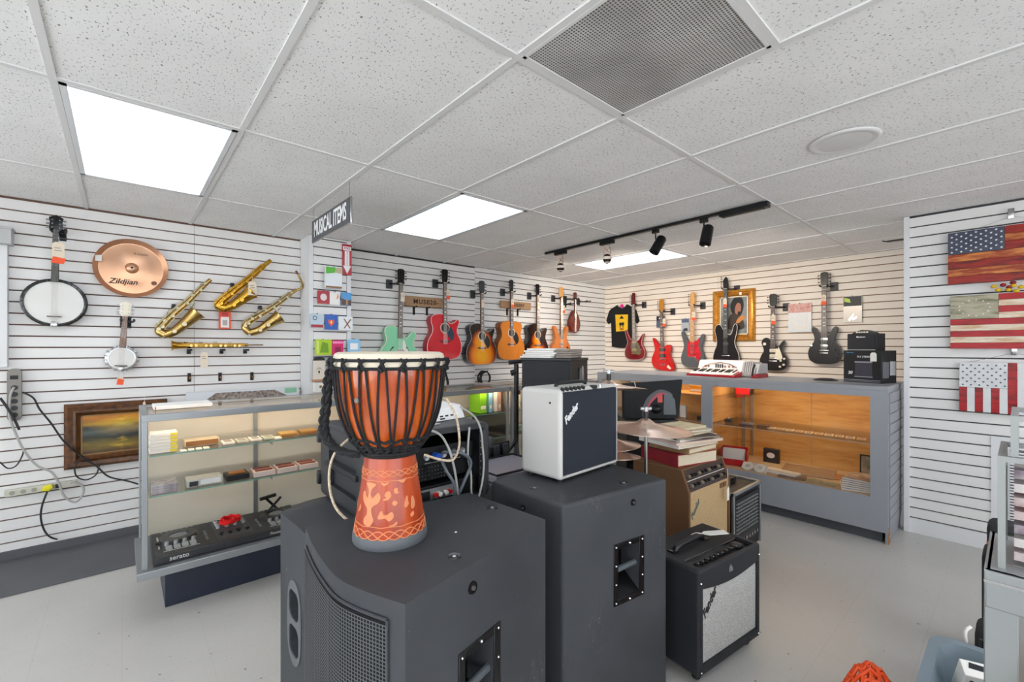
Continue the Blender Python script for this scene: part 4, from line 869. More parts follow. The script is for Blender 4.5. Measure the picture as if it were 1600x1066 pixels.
# banjos
def banjo(label,cx,cz,R,top,neckm,rimm,headk,lean=0,small=False):
    t=thing('banjo',label,'banjo',(cx,4.345,cz),0,'banjos on the left wall'); t.rotation_euler=(0,lean,0)
    M=RX(PI/2)
    MB().lathe([(R,-.045),(R,.008),(R-.012,.014),(R-.02,.014),(R-.02,-.045)],n=48,M=M,closed=True).build('rim',rimm,t)
    MB().lathe([(.001,.010),(R-.018,.010)],n=48,M=M).build('head',mat('banjo_skin','#dcdad6',.35,var=.03,vscale=6),t)
    n=24 if not small else 18; me=MB().box(-.003,.003,-.014,.03,-.012,.004 if small else .0015).mesh('lug',mat('dull_lug','#77777a',.4,metal=.8) if small else mat('dark_lug','#3a3a3c',.4,metal=.6),True,.001,1)
    for k in range(n):
        a=2*PI*k/n; o=link('lug',me,t); o.location=((R+.003-(0 if small else .010))*math.sin(a),-.004,(R+.003-(0 if small else .010))*math.cos(a)); o.rotation_euler=(0,a,0)
    b=MB().box(-.035,.035,-.035,-.012,-.095*R/.165-.004,-.095*R/.165+.002); b.build('bridge',ROSE,t,bevel=.001)
    MB().box(-.018,.018,-.03,-.012,-R-.004,-R+.035).build('tailpiece',CHROME,t,bevel=.006)
    MB().hull8([(-.020,-.034,R*.86),(.020,-.034,R*.86),(.018,-.004,R*.86),(-.018,-.004,R*.86),(-.015,-.034,top-.11),(.015,-.034,top-.11),(.012,-.012,top-.11),(-.012,-.012,top-.11)]).build('neck',neckm,t,bevel=.002)
    m=MB(); 
    for k in range(16):
        z=top-.11-(top-.11-R*.9)*(1-2**(-k/9)); m.box(-.016,.016,-.0355,-.034,z-.0008,z+.0008)
    m.build('frets',PEG,t,smooth=False,kind='stuff')
    m=MB()
    for k in range(5): m.tube([(-.011+.0055*k,-.037,top-.1),(-.014+.007*k,-.037,-R*.9)],.0006,4)
    m.build('strings',STR,t,kind='stuff')
    h=MB().prism([(-.015,top-.115),(-.034,top-.09),(-.030,top-.05),(-.036,top-.02),(0,top),(.036,top-.02),(.030,top-.05),(.034,top-.09),(.015,top-.115)],-.034,-.022,'y').build('headstock',headk,t,bevel=.002)
    m=MB()
    for k in range(6): sx=-1 if k<3 else 1; z=top-.088+.026*(k%3); m.cyl((sx*.032,-.028,z),(sx*.048,-.028,z),.006,6); m.cyl((sx*.018,-.042,z),(sx*.018,-.034,z),.004,8)
    m.build('tuning_pegs',PEG,h,kind='stuff')
    return t
banjo('large banjo with black rim and plain white head, top left of the wall',-.345,1.715,.163,.595,mat('ebony_board','#2c2f31',.4),mat('black_rim','#141416',.25,coat=.4),BLACKG,.015)
banjo('small banjo with brown neck and silver rim brackets, below the cymbal',-.002,1.33,.092,.42,mat('walnut_board','#7a5238',.4),mat('silver_rim','#c9c9c9',.25,metal=.7),CREAM,.06,True)
hanger('black wall hanger holding the large banjo',-.325,4.33,2.20,0,.0)
hanger('black wall hanger holding the small banjo',.03,4.33,1.60,0,-.01)
tagcard('price tag with orange sticker hanging on the large banjo neck',-.325,4.295,2.16,0,True,.06,.13)
tagcard('orange sticker tag hanging below the small banjo',-.01,4.32,1.235,0,True,.035,.045)
# china cymbal on the wall
t=thing('china_cymbal','large bronze china cymbal with upturned rim hung on the left wall','cymbal',(.055,4.37,2.0),0)
MB().lathe([(.006,.038),(.02,.036),(.034,.026),(.040,.012),(.06,.010),(.12,.002),(.178,-.010),(.186,-.010),(.215,.018),(.2155,.016),(.187,-.0125),(.178,-.0125),(.12,-.001),(.06,.007),(.038,.008)],n=72,M=RX(PI/2)@RZ(0)).build('bowl',COPPER,t)
MB().lathe([(.001,.05),(.008,.05),(.008,.03),(.001,.03)],n=12,M=RX(PI/2)).build('mount_bolt',BLACKM,t)
text('Zildjian',.055,INK,t,(-.05,-.0145,-.105),(PI/2-.06,0,0),shear=.3,bold=.01); text('A Custom',.02,INK,t,(.05,-.0135,.11),(PI/2+.06,0,0),shear=.3)
MB().prism(circ(.13,-.10,.016,18),-.012,-.010,'y').build('printed_emblem',mat('cymbal_brown_print','#7a4a38',.5),t,smooth=False)
MB().prism([(-.20,.03),(-.165,.03),(-.165,.075),(-.20,.07)],-.018,-.016,'y').build('price_sticker',mat('grey_white_sticker','#d3d3cf',.5),t,smooth=False)
# saxophones
def sax(label,pts,bell,r0,r1,body,keym,neck=None,tagged=None):
    x,y,z=pts[len(pts)//2]; O=Vector((x,y,z))
    t=thing('saxophone',label,'saxophone',(x,y,z),0,'saxophones on the left wall')
    P=spline([tuple(Vector(p)-O) for p in pts],6,False); n=len(P)
    MB().tube(P,[r0+(r1-r0)*i/(n-1) for i in range(n)],16).build('body_tube',body,t)
    B=spline([tuple(Vector(p)-O) for p in bell],6,False); nb=len(B)
    R=[r1*.95+(.064-r1)*((i/(nb-1))**2.2) for i in range(nb)]
    MB().tube(B,R,20,cap=False).build('bell',body,t)
    MB().tube([Vector(B[-1])],[.06]) 
    d=(Vector(B[-1])-Vector(B[-2])).normalized()
    ring=[]; u=d.orthogonal().normalized(); v=d.cross(u)
    for k in range(24): ring.append(Vector(B[-1])+(u*math.cos(2*PI*k/24)+v*math.sin(2*PI*k/24))*.062)
    MB().tube(ring,.0025,6,closed=True).build('bell_rim',body,t)
    if neck: 
        N=spline([tuple(Vector(p)-O) for p in neck],6,False); MB().tube(N,[.008+.004*i/len(N) for i in range(len(N))],10).build('neck_pipe',body,t)
        MB().cyl(N[0],Vector(N[0])+(Vector(N[0])-Vector(N[3]))*1.2,.010,10).build('cork',mat('mouthpiece_brown','#6b4a3a',.6),t)
    # keys: cups along the tube, rods
    cup=MB().lathe([(.001,.006),(.011,.006),(.013,.0),(.001,0)],n=12).mesh('key_cup',keym)
    for i in range(4,n-8,3):
        a=Vector(P[i]); tt=(Vector(P[i+1])-a).normalized(); sd=Vector((tt.z,0,-tt.x)); r=r0+(r1-r0)*i/(n-1)
        o=link('key_cup',cup,t); o.location=a+Vector((0,-r-.003,0))+sd*(.006*(-1)**i); o.rotation_euler=(PI/2,0,0); s_=.85+.45*i/n; o.scale=(s_,s_,s_)
    rods=MB()
    for k,(sd_,yo) in enumerate(((.9,-.7),(-.95,-.6),(.2,-1.25),(1.15,-.2))):
        q=[]
        for i in range(5,n-9):
            a=Vector(P[i]); tt=(Vector(P[i+1])-a).normalized(); sd=Vector((tt.z,0,-tt.x)); r=r0+(r1-r0)*i/(n-1)
            q.append(a+sd*r*sd_+Vector((0,yo*r-.004,0)))
        rods.tube(q,.0032,6)
        for j in range(0,len(q),4): rods.ball(q[j],.0075,6,4)
    rods.build('key_rods',keym,t)
    for i,s_ in ((int(nb*.25),1.3),(int(nb*.5),1.45)):
        a=Vector(B[i]); o=link('key_cup',cup,t); o.location=a+Vector((0,-R[i]-.004,0)); o.rotation_euler=(PI/2,0,0); o.scale=(s_,s_,1.3)
    g=MB()
    a=Vector(P[n//2]); g.tube([a+Vector((-.03,-.03,.03)),a+Vector((-.045,-.04,.0)),a+Vector((-.03,-.03,-.03))],.003,6)
    a=Vector(P[n//3]); g.tube([a+Vector((.02,-.03,.0)),a+Vector((.035,-.035,-.02)),a+Vector((.02,-.02,-.045))],.003,6)
    g.build('key_guard',keym,t)
    MB().box(-.012,.012,.02,.075,.045,.075).build('wall_peg',BLACKM,t,smooth=False)
    return t
SAXM=mat('aged_brass','#bfa062',.25,metal=1,var=.15,vscale=16)
sax('brass saxophone with silvery keys, left one of the three',[(0.541, 4.34, 1.962), (0.481, 4.34, 1.889), (0.397, 4.34, 1.78), (0.304, 4.34, 1.674), (0.234, 4.34, 1.582), (0.214, 4.34, 1.537), (0.249, 4.33, 1.508)],[(0.249, 4.33, 1.508), (0.302, 4.31, 1.534), (0.361, 4.3, 1.59), (0.417, 4.29, 1.652), (0.45, 4.285, 1.688)],.015,.034,SAXM,SILV)
sax('bright gold lacquered saxophone with a price tag, upper one of the three',[(0.982, 4.34, 2.175), (0.907, 4.34, 2.098), (0.81, 4.34, 1.989), (0.698, 4.34, 1.876), (0.612, 4.34, 1.784), (0.598, 4.34, 1.747), (0.642, 4.33, 1.733)],[(0.642, 4.33, 1.733), (0.693, 4.31, 1.761), (0.746, 4.3, 1.806), (0.801, 4.29, 1.858), (0.828, 4.285, 1.881)],.016,.036,GOLDB,GOLDB)
sax('dull brass saxophone with curved neck, right one nearest the pillar',[(1.192, 4.34, 1.934), (1.122, 4.34, 1.876), (1.018, 4.34, 1.783), (0.907, 4.34, 1.699), (0.81, 4.34, 1.628), (0.786, 4.34, 1.579), (0.823, 4.33, 1.536)],[(0.823, 4.33, 1.536), (0.886, 4.31, 1.558), (0.943, 4.3, 1.604), (1.001, 4.29, 1.65), (1.041, 4.285, 1.68)],.015,.033,SAXM,SILV,neck=[(1.187, 4.28, 2.071), (1.216, 4.29, 2.024), (1.238, 4.31, 1.976), (1.228, 4.33, 1.948), (1.192, 4.34, 1.928)])
tagcard('large white price tag on the gold saxophone bell',0.82,4.24,2.0,0,False,.06,.115)
# straight soprano sax
a,b=(0.288, 4.34, 1.425),(0.922, 4.34, 1.432)
t=thing('soprano_saxophone','straight brass soprano saxophone lying on three wall pegs','saxophone',a,0)
Ls=b[0]-a[0]; dz=b[2]-a[2]
MB().tube([(Ls*u,0,dz*u) for u in (0,.02,.06,.12,.3,.6,.82)],[.042,.032,.026,.024,.020,.015,.011],16).build('body_tube',GOLDB,t)
MB().cyl((Ls*.82,0,dz*.82),(Ls,0,dz),.005,8).build('neck_pipe',SAXM,t)
m=MB()
for k in range(3): m.tube([(Ls*(.1+.02*k),-.02,.012-.01*k),(Ls*.78,-.014,.012-.01*k+dz)],.002,6)
m.build('key_rods',SAXM,t)
cup=MB().lathe([(.001,.006),(.011,.006),(.013,.0),(.001,0)],n=12).mesh('key_cup',SAXM)
for k in range(12):
    o=link('key_cup',cup,t); o.location=(Ls*(.14+.052*k),-.022 if k%3 else -.004,.0 if k%3 else .024); o.rotation_euler=(PI/2 if k%3 else 0,0,0)
for k,u in enumerate((.18,.53,.80)):
    o=MB().box(-.014,.014,-.05,.06,-.045,-.030).box(-.014,.014,.05,.06,-.07,-.03).build('wall_peg',BLACKM,None,bevel=.003)
    o.location=(a[0]+Ls*u,a[1],a[2]+.002); tag(o,'black slatwall peg under the soprano saxophone, %s from the left'%['first','second','third'][k],'peg','pegs under the soprano saxophone')
tagcard('cream price tag hanging below the soprano saxophone',0.493,4.30,1.41,0,False,.05,.12)
for k,(px,pz) in enumerate(((0.407, 4.4, 1.168)[::2],(0.616, 4.4, 1.164)[::2],(0.85, 4.4, 1.16)[::2])):
    t=thing('wall_hook','empty black slatwall hook below the soprano saxophone, %s from the left'%['first','second','third'][k],'hook',(px,4.41,pz),0,'empty hooks on the left wall')
    MB().box(-.012,.012,-.004,.004,-.035,.035).build('plate',BLACKM,t,smooth=False); MB().tube([(0,0,.0),(0,-.06,-.01),(0,-.065,.01)],.005).build('arm',BRN,t)
# small red packet under the saxes
def packet(label,cx,y,z0,z1,w_,m,decor=(),rz=0,cat='packet',name='hanging_packet',grp=None,hook=True,th=.006,round_=.004):
    t=thing(name,label,cat,(cx,y,(z0+z1)/2) if rz==0 else (cx,y,(z0+z1)/2),rz,grp); h=(z1-z0)/2
    MB().prism(rrect(-w_/2,w_/2,-h,h,round_,2),-th,0,'y').build('card',m,t,smooth=False)
    for k,(n_,sh,m2) in enumerate(decor): MB().prism([(px*w_/2,pz*h) for px,pz in sh],-th-.0012-.0004*k,-th,'y').build(n_,m2,t,smooth=False)
    if hook: MB().tube([(0,.05,h+.006),(0,-.01,h-.002),(0,-.02,h+.006)],.0025,6).build('peg_hook',BLACKM,t)
    return t
def R_(a,b,c,d): return [(a,c),(b,c),(b,d),(a,d)]
xx,_,zz=(0.644, 4.38, 1.64)
packet('orange and white accessory packet between two saxophones',xx,4.37,zz-.075,zz+.07,.085,mat('packet_orange','#e24a24',.4),[('white_panel',R_(-.7,.7,-.85,.35),PAPER),('printed_lines',R_(-.4,.4,-.6,.0),mat('grey_print','#b0a8a4',.6)),('red_emblem',R_(-.5,.5,.5,.8),RED)])
# window-like white frame and grey box at far left
t=thing('wall_cabinet','white framed wall case cut by the left edge of the picture','cabinet',(-.80,4.42,1.28),0)
MB().box(-.30,.235,-.05,-.001,0,.03).box(-.30,.235,-.05,-.001,.80,.83).box(.20,.235,-.05,-.001,.03,.80).box(-.30,-.265,-.05,-.001,.03,.80).build('frame',PAINTW,t,bevel=.003)
MB().box(-.265,.20,-.02,-.001,.03,.80).build('panel',mat('pale_grey_green_panel','#b9bdb6',.3),t,smooth=False)
o=MB().lathe([(.001,0),(.03,0),(.035,.02),(.025,.06),(.032,.10),(.02,.12),(.001,.125)],(-.635,4.385,1.311),16).build('gold_ornament',GOLDB); tag(o,'small gold ornament inside the white framed case','ornament')
t=thing('grey_box','light grey metal box mounted on the wall above the white framed case','box',(-.66,4.36,2.08),0)
MB().box(-.2,.12,-.05,.055,0,.10).build('housing',mat('light_grey_enamel','#b6b7b6',.4),t,bevel=.004)
MB().box(-.2,.125,-.055,.055,.095,.11).build('lid',mat('light_grey_enamel','#b6b7b6',.4),t,bevel=.003)
# power strips + cables on the left wall
t=thing('power_strip','grey-brown vertical six-outlet power strip on the left wall','power strip',(-.535,4.40,1.10),0,'power strips on the left wall')
MB().prism(rrect(-.032,.032,-.175,.17,.028,6),-.035,0,'y').build('housing',mat('taupe_plastic','#86807a',.45),t,bevel=.003)
MB().box(-.018,.018,-.038,-.035,.10,.125).build('switch',BLACK,t,bevel=.001)
for k in range(5): MB().prism(circ(.002,.045-.045*k,.016,16),-.0372,-.035,'y').build('outlet',DARKG,t,smooth=False)
t=thing('power_strip','beige horizontal power strip low on the left wall','power strip',(-.41,4.405,.452),0,'power strips on the left wall'); t.rotation_euler=(0,-.02,0)
MB().box(-.17,.17,-.03,0,-.022,.022).build('housing',mat('beige_plastic','#c4c2b4',.5),t,bevel=.004)
for k in range(5): MB().prism(circ(-.135+.05*k,0,.014,14),-.0315,-.03,'y').build('outlet',mat('outlet_dark_beige','#9a988a',.5),t,smooth=False)  # outlets in a darker beige than the housing
MB().box(.065,.085,-.034,-.03,-.014,.014).build('switch',BLACK,t,bevel=.001)
MB().prism([(-.0,-.012),(.035,-.02),(.055,.0),(.05,.022),(.01,.02)],-.06,-.03,'y').build('yellow_plug',mat('yellow_plug','#e9dc1e',.4),t,bevel=.004)
def cable(label,pts,r,m,n=6,name='cable'):
    o=MB().tube(spline(pts,n,False),r,8).build(name,m); tag(o,label,'cable'); return o
BLKC=mat('black_cable','#1c1d20',.45); GRYC=mat('grey_cable','#a9a8a4',.45)
cable('black cable looping from the vertical power strip across the wall to the showcase',[(-0.497, 4.36, 1.113), (-0.448, 4.36, 1.071), (-0.418, 4.36, 0.991), (-0.364, 4.36, 0.89), (-0.303, 4.36, 0.759), (-0.223, 4.36, 0.649), (-0.141, 4.36, 0.562), (-0.073, 4.36, 0.472), (0.033, 4.36, 0.418), (0.091, 4.36, 0.383)],.0055,BLKC)
cable('black cable loop hanging in front of the seascape painting',[(-0.123, 4.33, 0.565), (-0.14, 4.33, 0.505), (-0.189, 4.33, 0.478), (-0.237, 4.33, 0.51), (-0.247, 4.33, 0.578), (-0.215, 4.33, 0.626), (-0.173, 4.33, 0.624)],.0045,BLKC)
cable('thick light grey cable hanging from the vertical power strip',[(-0.533, 4.35, 1.15), (-0.55, 4.35, 1.088), (-0.553, 4.35, 0.963), (-0.528, 4.35, 0.851), (-0.488, 4.35, 0.723), (-0.429, 4.35, 0.615), (-0.363, 4.35, 0.56), (-0.327, 4.35, 0.478), (-0.302, 4.35, 0.385), (-0.251, 4.35, 0.329), (-0.213, 4.35, 0.365), (-0.206, 4.35, 0.423), (-0.245, 4.35, 0.466), (-0.27, 4.35, 0.467)],.0065,GRYC)
cable('black cord from the yellow plug down to the floor',[(-0.382, 4.35, 0.433), (-0.406, 4.35, 0.343), (-0.412, 4.35, 0.258), (-0.394, 4.35, 0.167), (-0.357, 4.35, 0.109)]+[(-0.299, 4.547, 0.02),(-0.146, 4.53, 0.02)],.0055,BLKC)
cable('thin black cable arcing at the left picture edge',[(-0.597, 4.37, 0.665), (-0.564, 4.37, 0.618), (-0.527, 4.37, 0.628), (-0.499, 4.37, 0.691), (-0.493, 4.37, 0.741)],.004,BLKC)
cable('thick black cable with grey stripe beside the vertical strip',[(-0.593, 4.34, 1.084), (-0.566, 4.34, 1.027), (-0.532, 4.34, 0.941), (-0.509, 4.34, 0.867)],.007,BLKC)
# ---- narrow slat strip with packets (wall plane Y=4.17)
SY=4.13
def SP(label,px,m,decor=(),**k):
    x0,z0,x1,z1=px; packet(label,(x0+x1)/2,SY,z0,z1,x1-x0,m,decor,grp='packets on the narrow slat strip',**k)
SP('large clear packet with green leaf header, top of the narrow strip',(1.37, 1.945, 1.519, 2.141),mat('clear_white_packet','#dfe4e8',.25),[('green_header',[(-.95,.3),(.1,.45),(.2,.95),(-.95,.95)],mat('leaf_green','#58b53a',.5)),('tan_header',[(.1,.5),(.95,.4),(.95,.95),(.2,.95)],mat('tan_print','#b9b088',.5)),('brown_base',R_(-.95,.95,-.97,-.8),BRN)],th=.03)
SP('red and white packet, left of the second row',(1.309, 1.803, 1.415, 1.92),mat('maroon_packet','#a8313a',.4),[('white_coil',circ(0,0,.55,14),mat('silver_coil','#d9cfcf',.3))])
SP('white and orange packet, middle of the second row',(1.415, 1.799, 1.507, 1.916),PAPER,[('orange_flash',[(.3,-.2),(.8,.2),(.6,.9)],mat('pale_orange','#e38a6a',.5))])
SP('blue sky and brown landscape packet, right of the second row',(1.519, 1.799, 1.614, 1.919),mat('packet_sky','#4f97cf',.4),[('brown_ground',[(-.95,-.95),(.95,-.95),(.95,.0),(.2,-.3),(-.95,.1)],mat('packet_brown','#5d4a42',.5)),('tan_figure',[(-.1,-.9),(.3,-.9),(.2,.1),(.0,.1)],mat('packet_tan','#b88a68',.5))])
SP('pale blue packet with round cable, left of the third row',(1.249, 1.585, 1.364, 1.709),mat('pale_blue_packet','#b8c9d8',.4),[('cable_ring',circ(-.35,.4,.32,14),mat('dark_ring','#2c3b4a',.5)),('ring_centre',circ(-.35,.4,.22,14),mat('pale_blue_packet','#b8c9d8',.4)),('maroon_band',R_(-.9,.9,-.95,-.55),mat('maroon_packet','#a8313a',.4))])
SP('bright blue packet with orange shield, middle of the third row',(1.375, 1.571, 1.484, 1.709),mat('bright_blue_packet','#2d5fb5',.4),[('orange_shield',[(-.45,.3),(.45,.3),(.5,-.1),(0,-.6),(-.5,-.1)],mat('shield_orange','#e8582a',.4)),('shield_mark',R_(-.12,.12,-.2,.15),mat('shield_cream','#f0c9a0',.4))])
SP('white packet with crossed brown sticks, right of the third row',(1.495, 1.569, 1.626, 1.698),mat('clear_white_packet','#dfe4e8',.25),[('stick',[(-.3,-.7),(-.15,-.75),(.8,.55),(.65,.65)],BRN),('stick',[(.7,-.7),(.55,-.75),(-.3,.6),(-.15,.65)],BRN)])
SP('lime green boxed packet in the fourth row',(1.287, 1.342, 1.426, 1.48),mat('lime_packet','#a8c91a',.4),[('green_print',[(-.5,-.7),(.6,-.7),(.5,.5),(-.2,.7)],mat('dark_lime','#6f9a14',.4)),('pale_block',R_(-.9,-.6,-.8,.8),mat('pale_lime','#d3e070',.4))],th=.03)
SP('magenta boxed packet beside the lime green one',(1.429, 1.34, 1.53, 1.475),mat('magenta_packet','#d41a68',.4),[('pink_band',R_(-.9,.9,.55,.85),mat('pink_print','#f08ab8',.4)),('dark_print',R_(-.5,.5,-.6,.1),mat('dark_magenta','#8f1048',.4))],th=.03)
SP('light blue packet with rounded clear top, behind the drum rim',(1.578, 1.356, 1.7, 1.489),mat('light_blue_packet','#8fc3e8',.4),[('white_print',R_(-.6,.6,-.5,.4),WINK)],round_=.03)
SP('cream packet with black header, lowest on the left of the strip',(1.271, 1.121, 1.375, 1.306),mat('cream_packet_card','#d8cfc2',.5),[('black_header',[(-1,.85),(1,.85),(.9,1.1),(0,1.25),(-.9,1.1)],BLACK),('black_heart',[(0,-.45),(.18,-.2),(0,-.1),(-.18,-.2)],INK),('pale_curve',[(-.6,-.2),(-.2,.2),(.2,.2),(.6,-.2),(.3,.0),(-.3,.0)],mat('dark_cream_print','#b3a898',.5))])  # curve printed in a darker cream
SP('narrow blue packet half hidden by the drum rope',(1.403, 1.196, 1.478, 1.322),mat('steel_blue_packet','#4a7fae',.4),[('red_band',R_(.2,.9,-.9,.9),mat('maroon_packet','#a8313a',.4))])
t=thing('wooden_rack','small wooden strip with a white boxed item at the foot of the narrow strip','rack',(1.331,SY,1.08),0)
MB().box(-.06,.10,-.03,.03,.025,.045).build('wood_strip',mat('tan_ledge','#b98a6a',.5),t,bevel=.002); MB().box(-.05,.07,-.02,.03,-.07,.02).build('white_box',PAPER,t,bevel=.002); MB().prism(circ(.0,-.02,.012,10),-.022,-.02,'y').build('red_dot',BRN,t,smooth=False)
# red fire arrow sign
x0,x1=1.539,1.626; z0,z1=2.086,2.373
t=thing('arrow_sign','red and white vertical FIRE sign with a down arrow','sign',((x0+x1)/2,4.15,z0),0)
w_=(x1-x0)/2; h=z1-z0
MB().box(-w_,w_,-.002,.002,0,h).build('plate',mat('sign_red','#b3122a',.35),t,smooth=False)
MB().prism([(-w_*.5,h*.78),(w_*.5,h*.78),(w_*.5,h*.30),(w_*.85,h*.30),(0,h*.04),(-w_*.85,h*.30),(-w_*.5,h*.30)],-.0032,-.002,'y').box(-w_*.85,w_*.85,-.0032,-.002,h*.80,h*.93).build('white_arrow',WINK,t,smooth=False)
text('FIRE',h*.11,mat('sign_red','#b3122a',.35),t,(0,-.0034,h*.865),bold=.01)
m=MB(); [m.box(-w_*.08,w_*.08,-.0036,-.0032,h*(.30+.07*k),h*(.34+.07*k)) for k in range(7)]; m.build('small_letters',mat('sign_red','#b3122a',.35),t,smooth=False)
# back wall packets
def BP(label,x0,x1,ya,yb,m,decor,**k):
    packet(label,5.92,(x0+x1)/2,ya,yb,abs(x1-x0),m,decor,rz=RB,grp='packets on the back wall',**k)
BP('dark blue and black strings packet left of the red offset guitar',3.529,3.395,1.701,1.869,mat('navy_packet','#55617e',.4),[('black_header',R_(-.9,.9,.2,.95),BLACK),('white_mark',R_(-.4,.4,.45,.7),WINK)])
BP('blue-grey clear packet left of the grey electric guitar',3.14,3.027,1.625,1.813,mat('blue_grey_packet','#a9b2ba',.3),[('blue_header',R_(-.9,.9,.4,.95),mat('navy_packet','#55617e',.4)),('dark_parts',[(-.6,-.9),(.7,-.8),(.5,-.4),(-.4,-.5)],DARKG)])
BP('clear packet with red printed header and white cord loops',1.805,1.572,1.588,1.923,mat('clear_white_packet','#dfe4e8',.25),[('red_header',R_(-.98,.98,.35,.98),mat('faded_red_print','#c8766a',.5,c2='#e0c0b8',vscale=40)),('cord_loop',[(-.8,.2),(-.65,.2),(-.3,-.6),(.3,-.6),(.7,.2),(.8,.2),(.4,-.8),(-.4,-.8)],PAPER)])
BP('clear packet with black header holding small metal parts',1.272,1.11,1.679,1.962,mat('clear_beige_packet','#d3cabf',.25),[('black_header',R_(-.98,.98,.25,.98),DARKG),('green_flash',[(-.9,.6),(-.2,.5),(-.3,.8),(-.9,.9)],mat('lime_packet','#a8c91a',.4)),('metal_part',[(-.5,-.8),(.1,-.3),(.2,-.4),(-.3,-.9)],PEG),('metal_part',[(-.1,-.7),(.5,-.5),(.5,-.7),(.0,-.85)],PEG)])
# ---- flags on the right partition
def fl(t,name,y0,y1,z0,z1,m,d=.0,th=.02,bev=.001):
    return MB().box(-th-d,-d,-y1,-y0,z0,z1).build(name,m,t,bevel=bev,seg=1)
def starset(t,pts,r,m,x=-.0215,name='stars'):
    q=MB()
    for (y,z) in pts:
        P=[((-y)+r*(1 if k%2==0 else .42)*math.sin(PI*k/5),z+r*(1 if k%2==0 else .42)*math.cos(PI*k/5)) for k in range(10)]
        q.prism(P,x-.0016,x,'x')
    return q.build(name,m,t,smooth=False)
def swirl(name,a,b_,c_):
    return nodemat(name,lambda nt,v,b:ramp(nt,noise(nt,mapping(nt,v,(1,2.2,14)),2.3,5,.6),[(.25,a),(.45,b_),(.62,c_),(.75,a)]),.4,coat=.1,spec=.3)
FR=swirl('burnt_red_wood','#7a1216','#a32a1c','#5a1418'); FO=swirl('burnt_orange_wood','#c06a2a','#8f2e1a','#d98a44')
STARW=mat('star_white','#e8e8ea',.4)
t=thing('wooden_flag','large glossy burnt-wood stars and stripes flag, top of the right wall','flag',(4.505,.345,1.862),0,'wooden flags on the right wall')
for k in range(7):
    z0=.37*k/7+.0; z1=.37*(k+1)/7
    fl(t,'stripe',.0 if k<4 else .275,.70,z0,z1-.001,FO if k%2 else FR)
fl(t,'canton',0,.274,.212,.369,nodemat('charcoal_blue_wood',lambda nt,v,b:ramp(nt,noise(nt,mapping(nt,v,(1,3,14)),2,4),[(.3,'#2b3550'),(.7,'#454a5c')]),.25,coat=.5))
starset(t,[(.02+.024*c_,.228+.018*r) for r in range(8) for c_ in range(11) if (r+c_)%2==0],.008,STARW)
FC=swirl('camo_tan_olive','#8f8d74','#b3ab92','#6b6a50'); FRS=swirl('bright_red_wood','#a00a12','#b51c22','#8f1014'); FCR=swirl('cream_wood','#d8c09c','#e4d8c4','#c8a078')
t=thing('wooden_flag','glossy flag with olive-tan canton and ring of stars, middle of the right wall','flag',(4.505,.333,1.402),0,'wooden flags on the right wall')
for k in range(9):
    z0=.375*k/9; z1=.375*(k+1)/9
    fl(t,'stripe',.0 if k<5 else .235,.70,z0,z1-.001,FRS if k%2==0 else FCR)
fl(t,'canton',0,.234,.21,.374,FC)
starset(t,[(.12+.075*math.cos(2*PI*k/13),.285+.055*math.sin(2*PI*k/13)) for k in range(13)],.006,STARW)
t=thing('wooden_flag','smaller whitewashed vertical-striped flag, lowest on the right wall','flag',(4.505,.287,.960),0,'wooden flags on the right wall')
FW=mat('whitewashed_wood','#d8d9da',.5,var=.06,vscale=12); FRD=swirl('deep_red_wood','#8f0f16','#b01c22','#6e0c12')
FH=.345
for k in range(6): fl(t,'stripe',.0385*k,.0385*(k+1)-.0008,0,.17,FRD if k%2==0 else FW)
for k in range(9): fl(t,'stripe',.231+.042*k,.231+.042*(k+1)-.0008,0,FH,FRD if k%2==0 else FW)
fl(t,'canton',0,.2302,.171,FH,FW)
starset(t,[(.018+.02*c_,.188+.023*r) for r in range(7) for c_ in range(11) if (r+c_)%2==0],.0075,mat('navy_star','#3b4458',.5))
for lb,y,z in (('white picture clip above the top flag','1580','333'),('white picture clip between the middle and lowest flags','1585','546')):
    yy,zz={'1580':(0.042, 2.314),'1585':(0.027, 1.393)}[y]
    t=thing('wall_clip',lb,'clip',(4.52,yy,zz),0,'clips holding the wooden flags')
    MB().box(-.012,0,-.015,.015,-.035,.035).build('plate',CHROME,t,bevel=.003); MB().tube([(-.012,-.25,-.10),(-.008,0,-.02),(-.012,.25,-.10)],.0012,5).build('hanging_wire',PEG,t)
t=thing('flower_ornament','small yellow and red flower ornament perched on the middle flag','ornament',(4.48,.05,1.785),0)
for k in range(9):
    a=k*2.4; r=.012*math.sqrt(k); MB().ball((0,-.0+r*math.cos(a)*2.2,.03+r*math.sin(a)),.016,8,5,.8).build('petal',mat('petal_yellow','#e0b81c',.5) if k%3 else mat('petal_red','#8f1f1f',.5),t)
# items on the counter: accordion, mini amp and its box
t=thing('accordion','white and red piano accordion lying on the grey counter','accordion',(4.42,1.914,1.1305),RB-.12)
WPEARL=mat('white_pearl_celluloid','#ece6e2',.15,coat=.6,c2='#d8cfcc',vscale=14); RPEARL=mat('red_pearl','#9c1220',.2,coat=.5,var=.15)
MB().prism([(-.075,.02),(.16,.02),(.16,.155),(-.01,.155),(-.03,.145)],-.24,.21,'x').build('body',WPEARL,t,bevel=.012,seg=3)

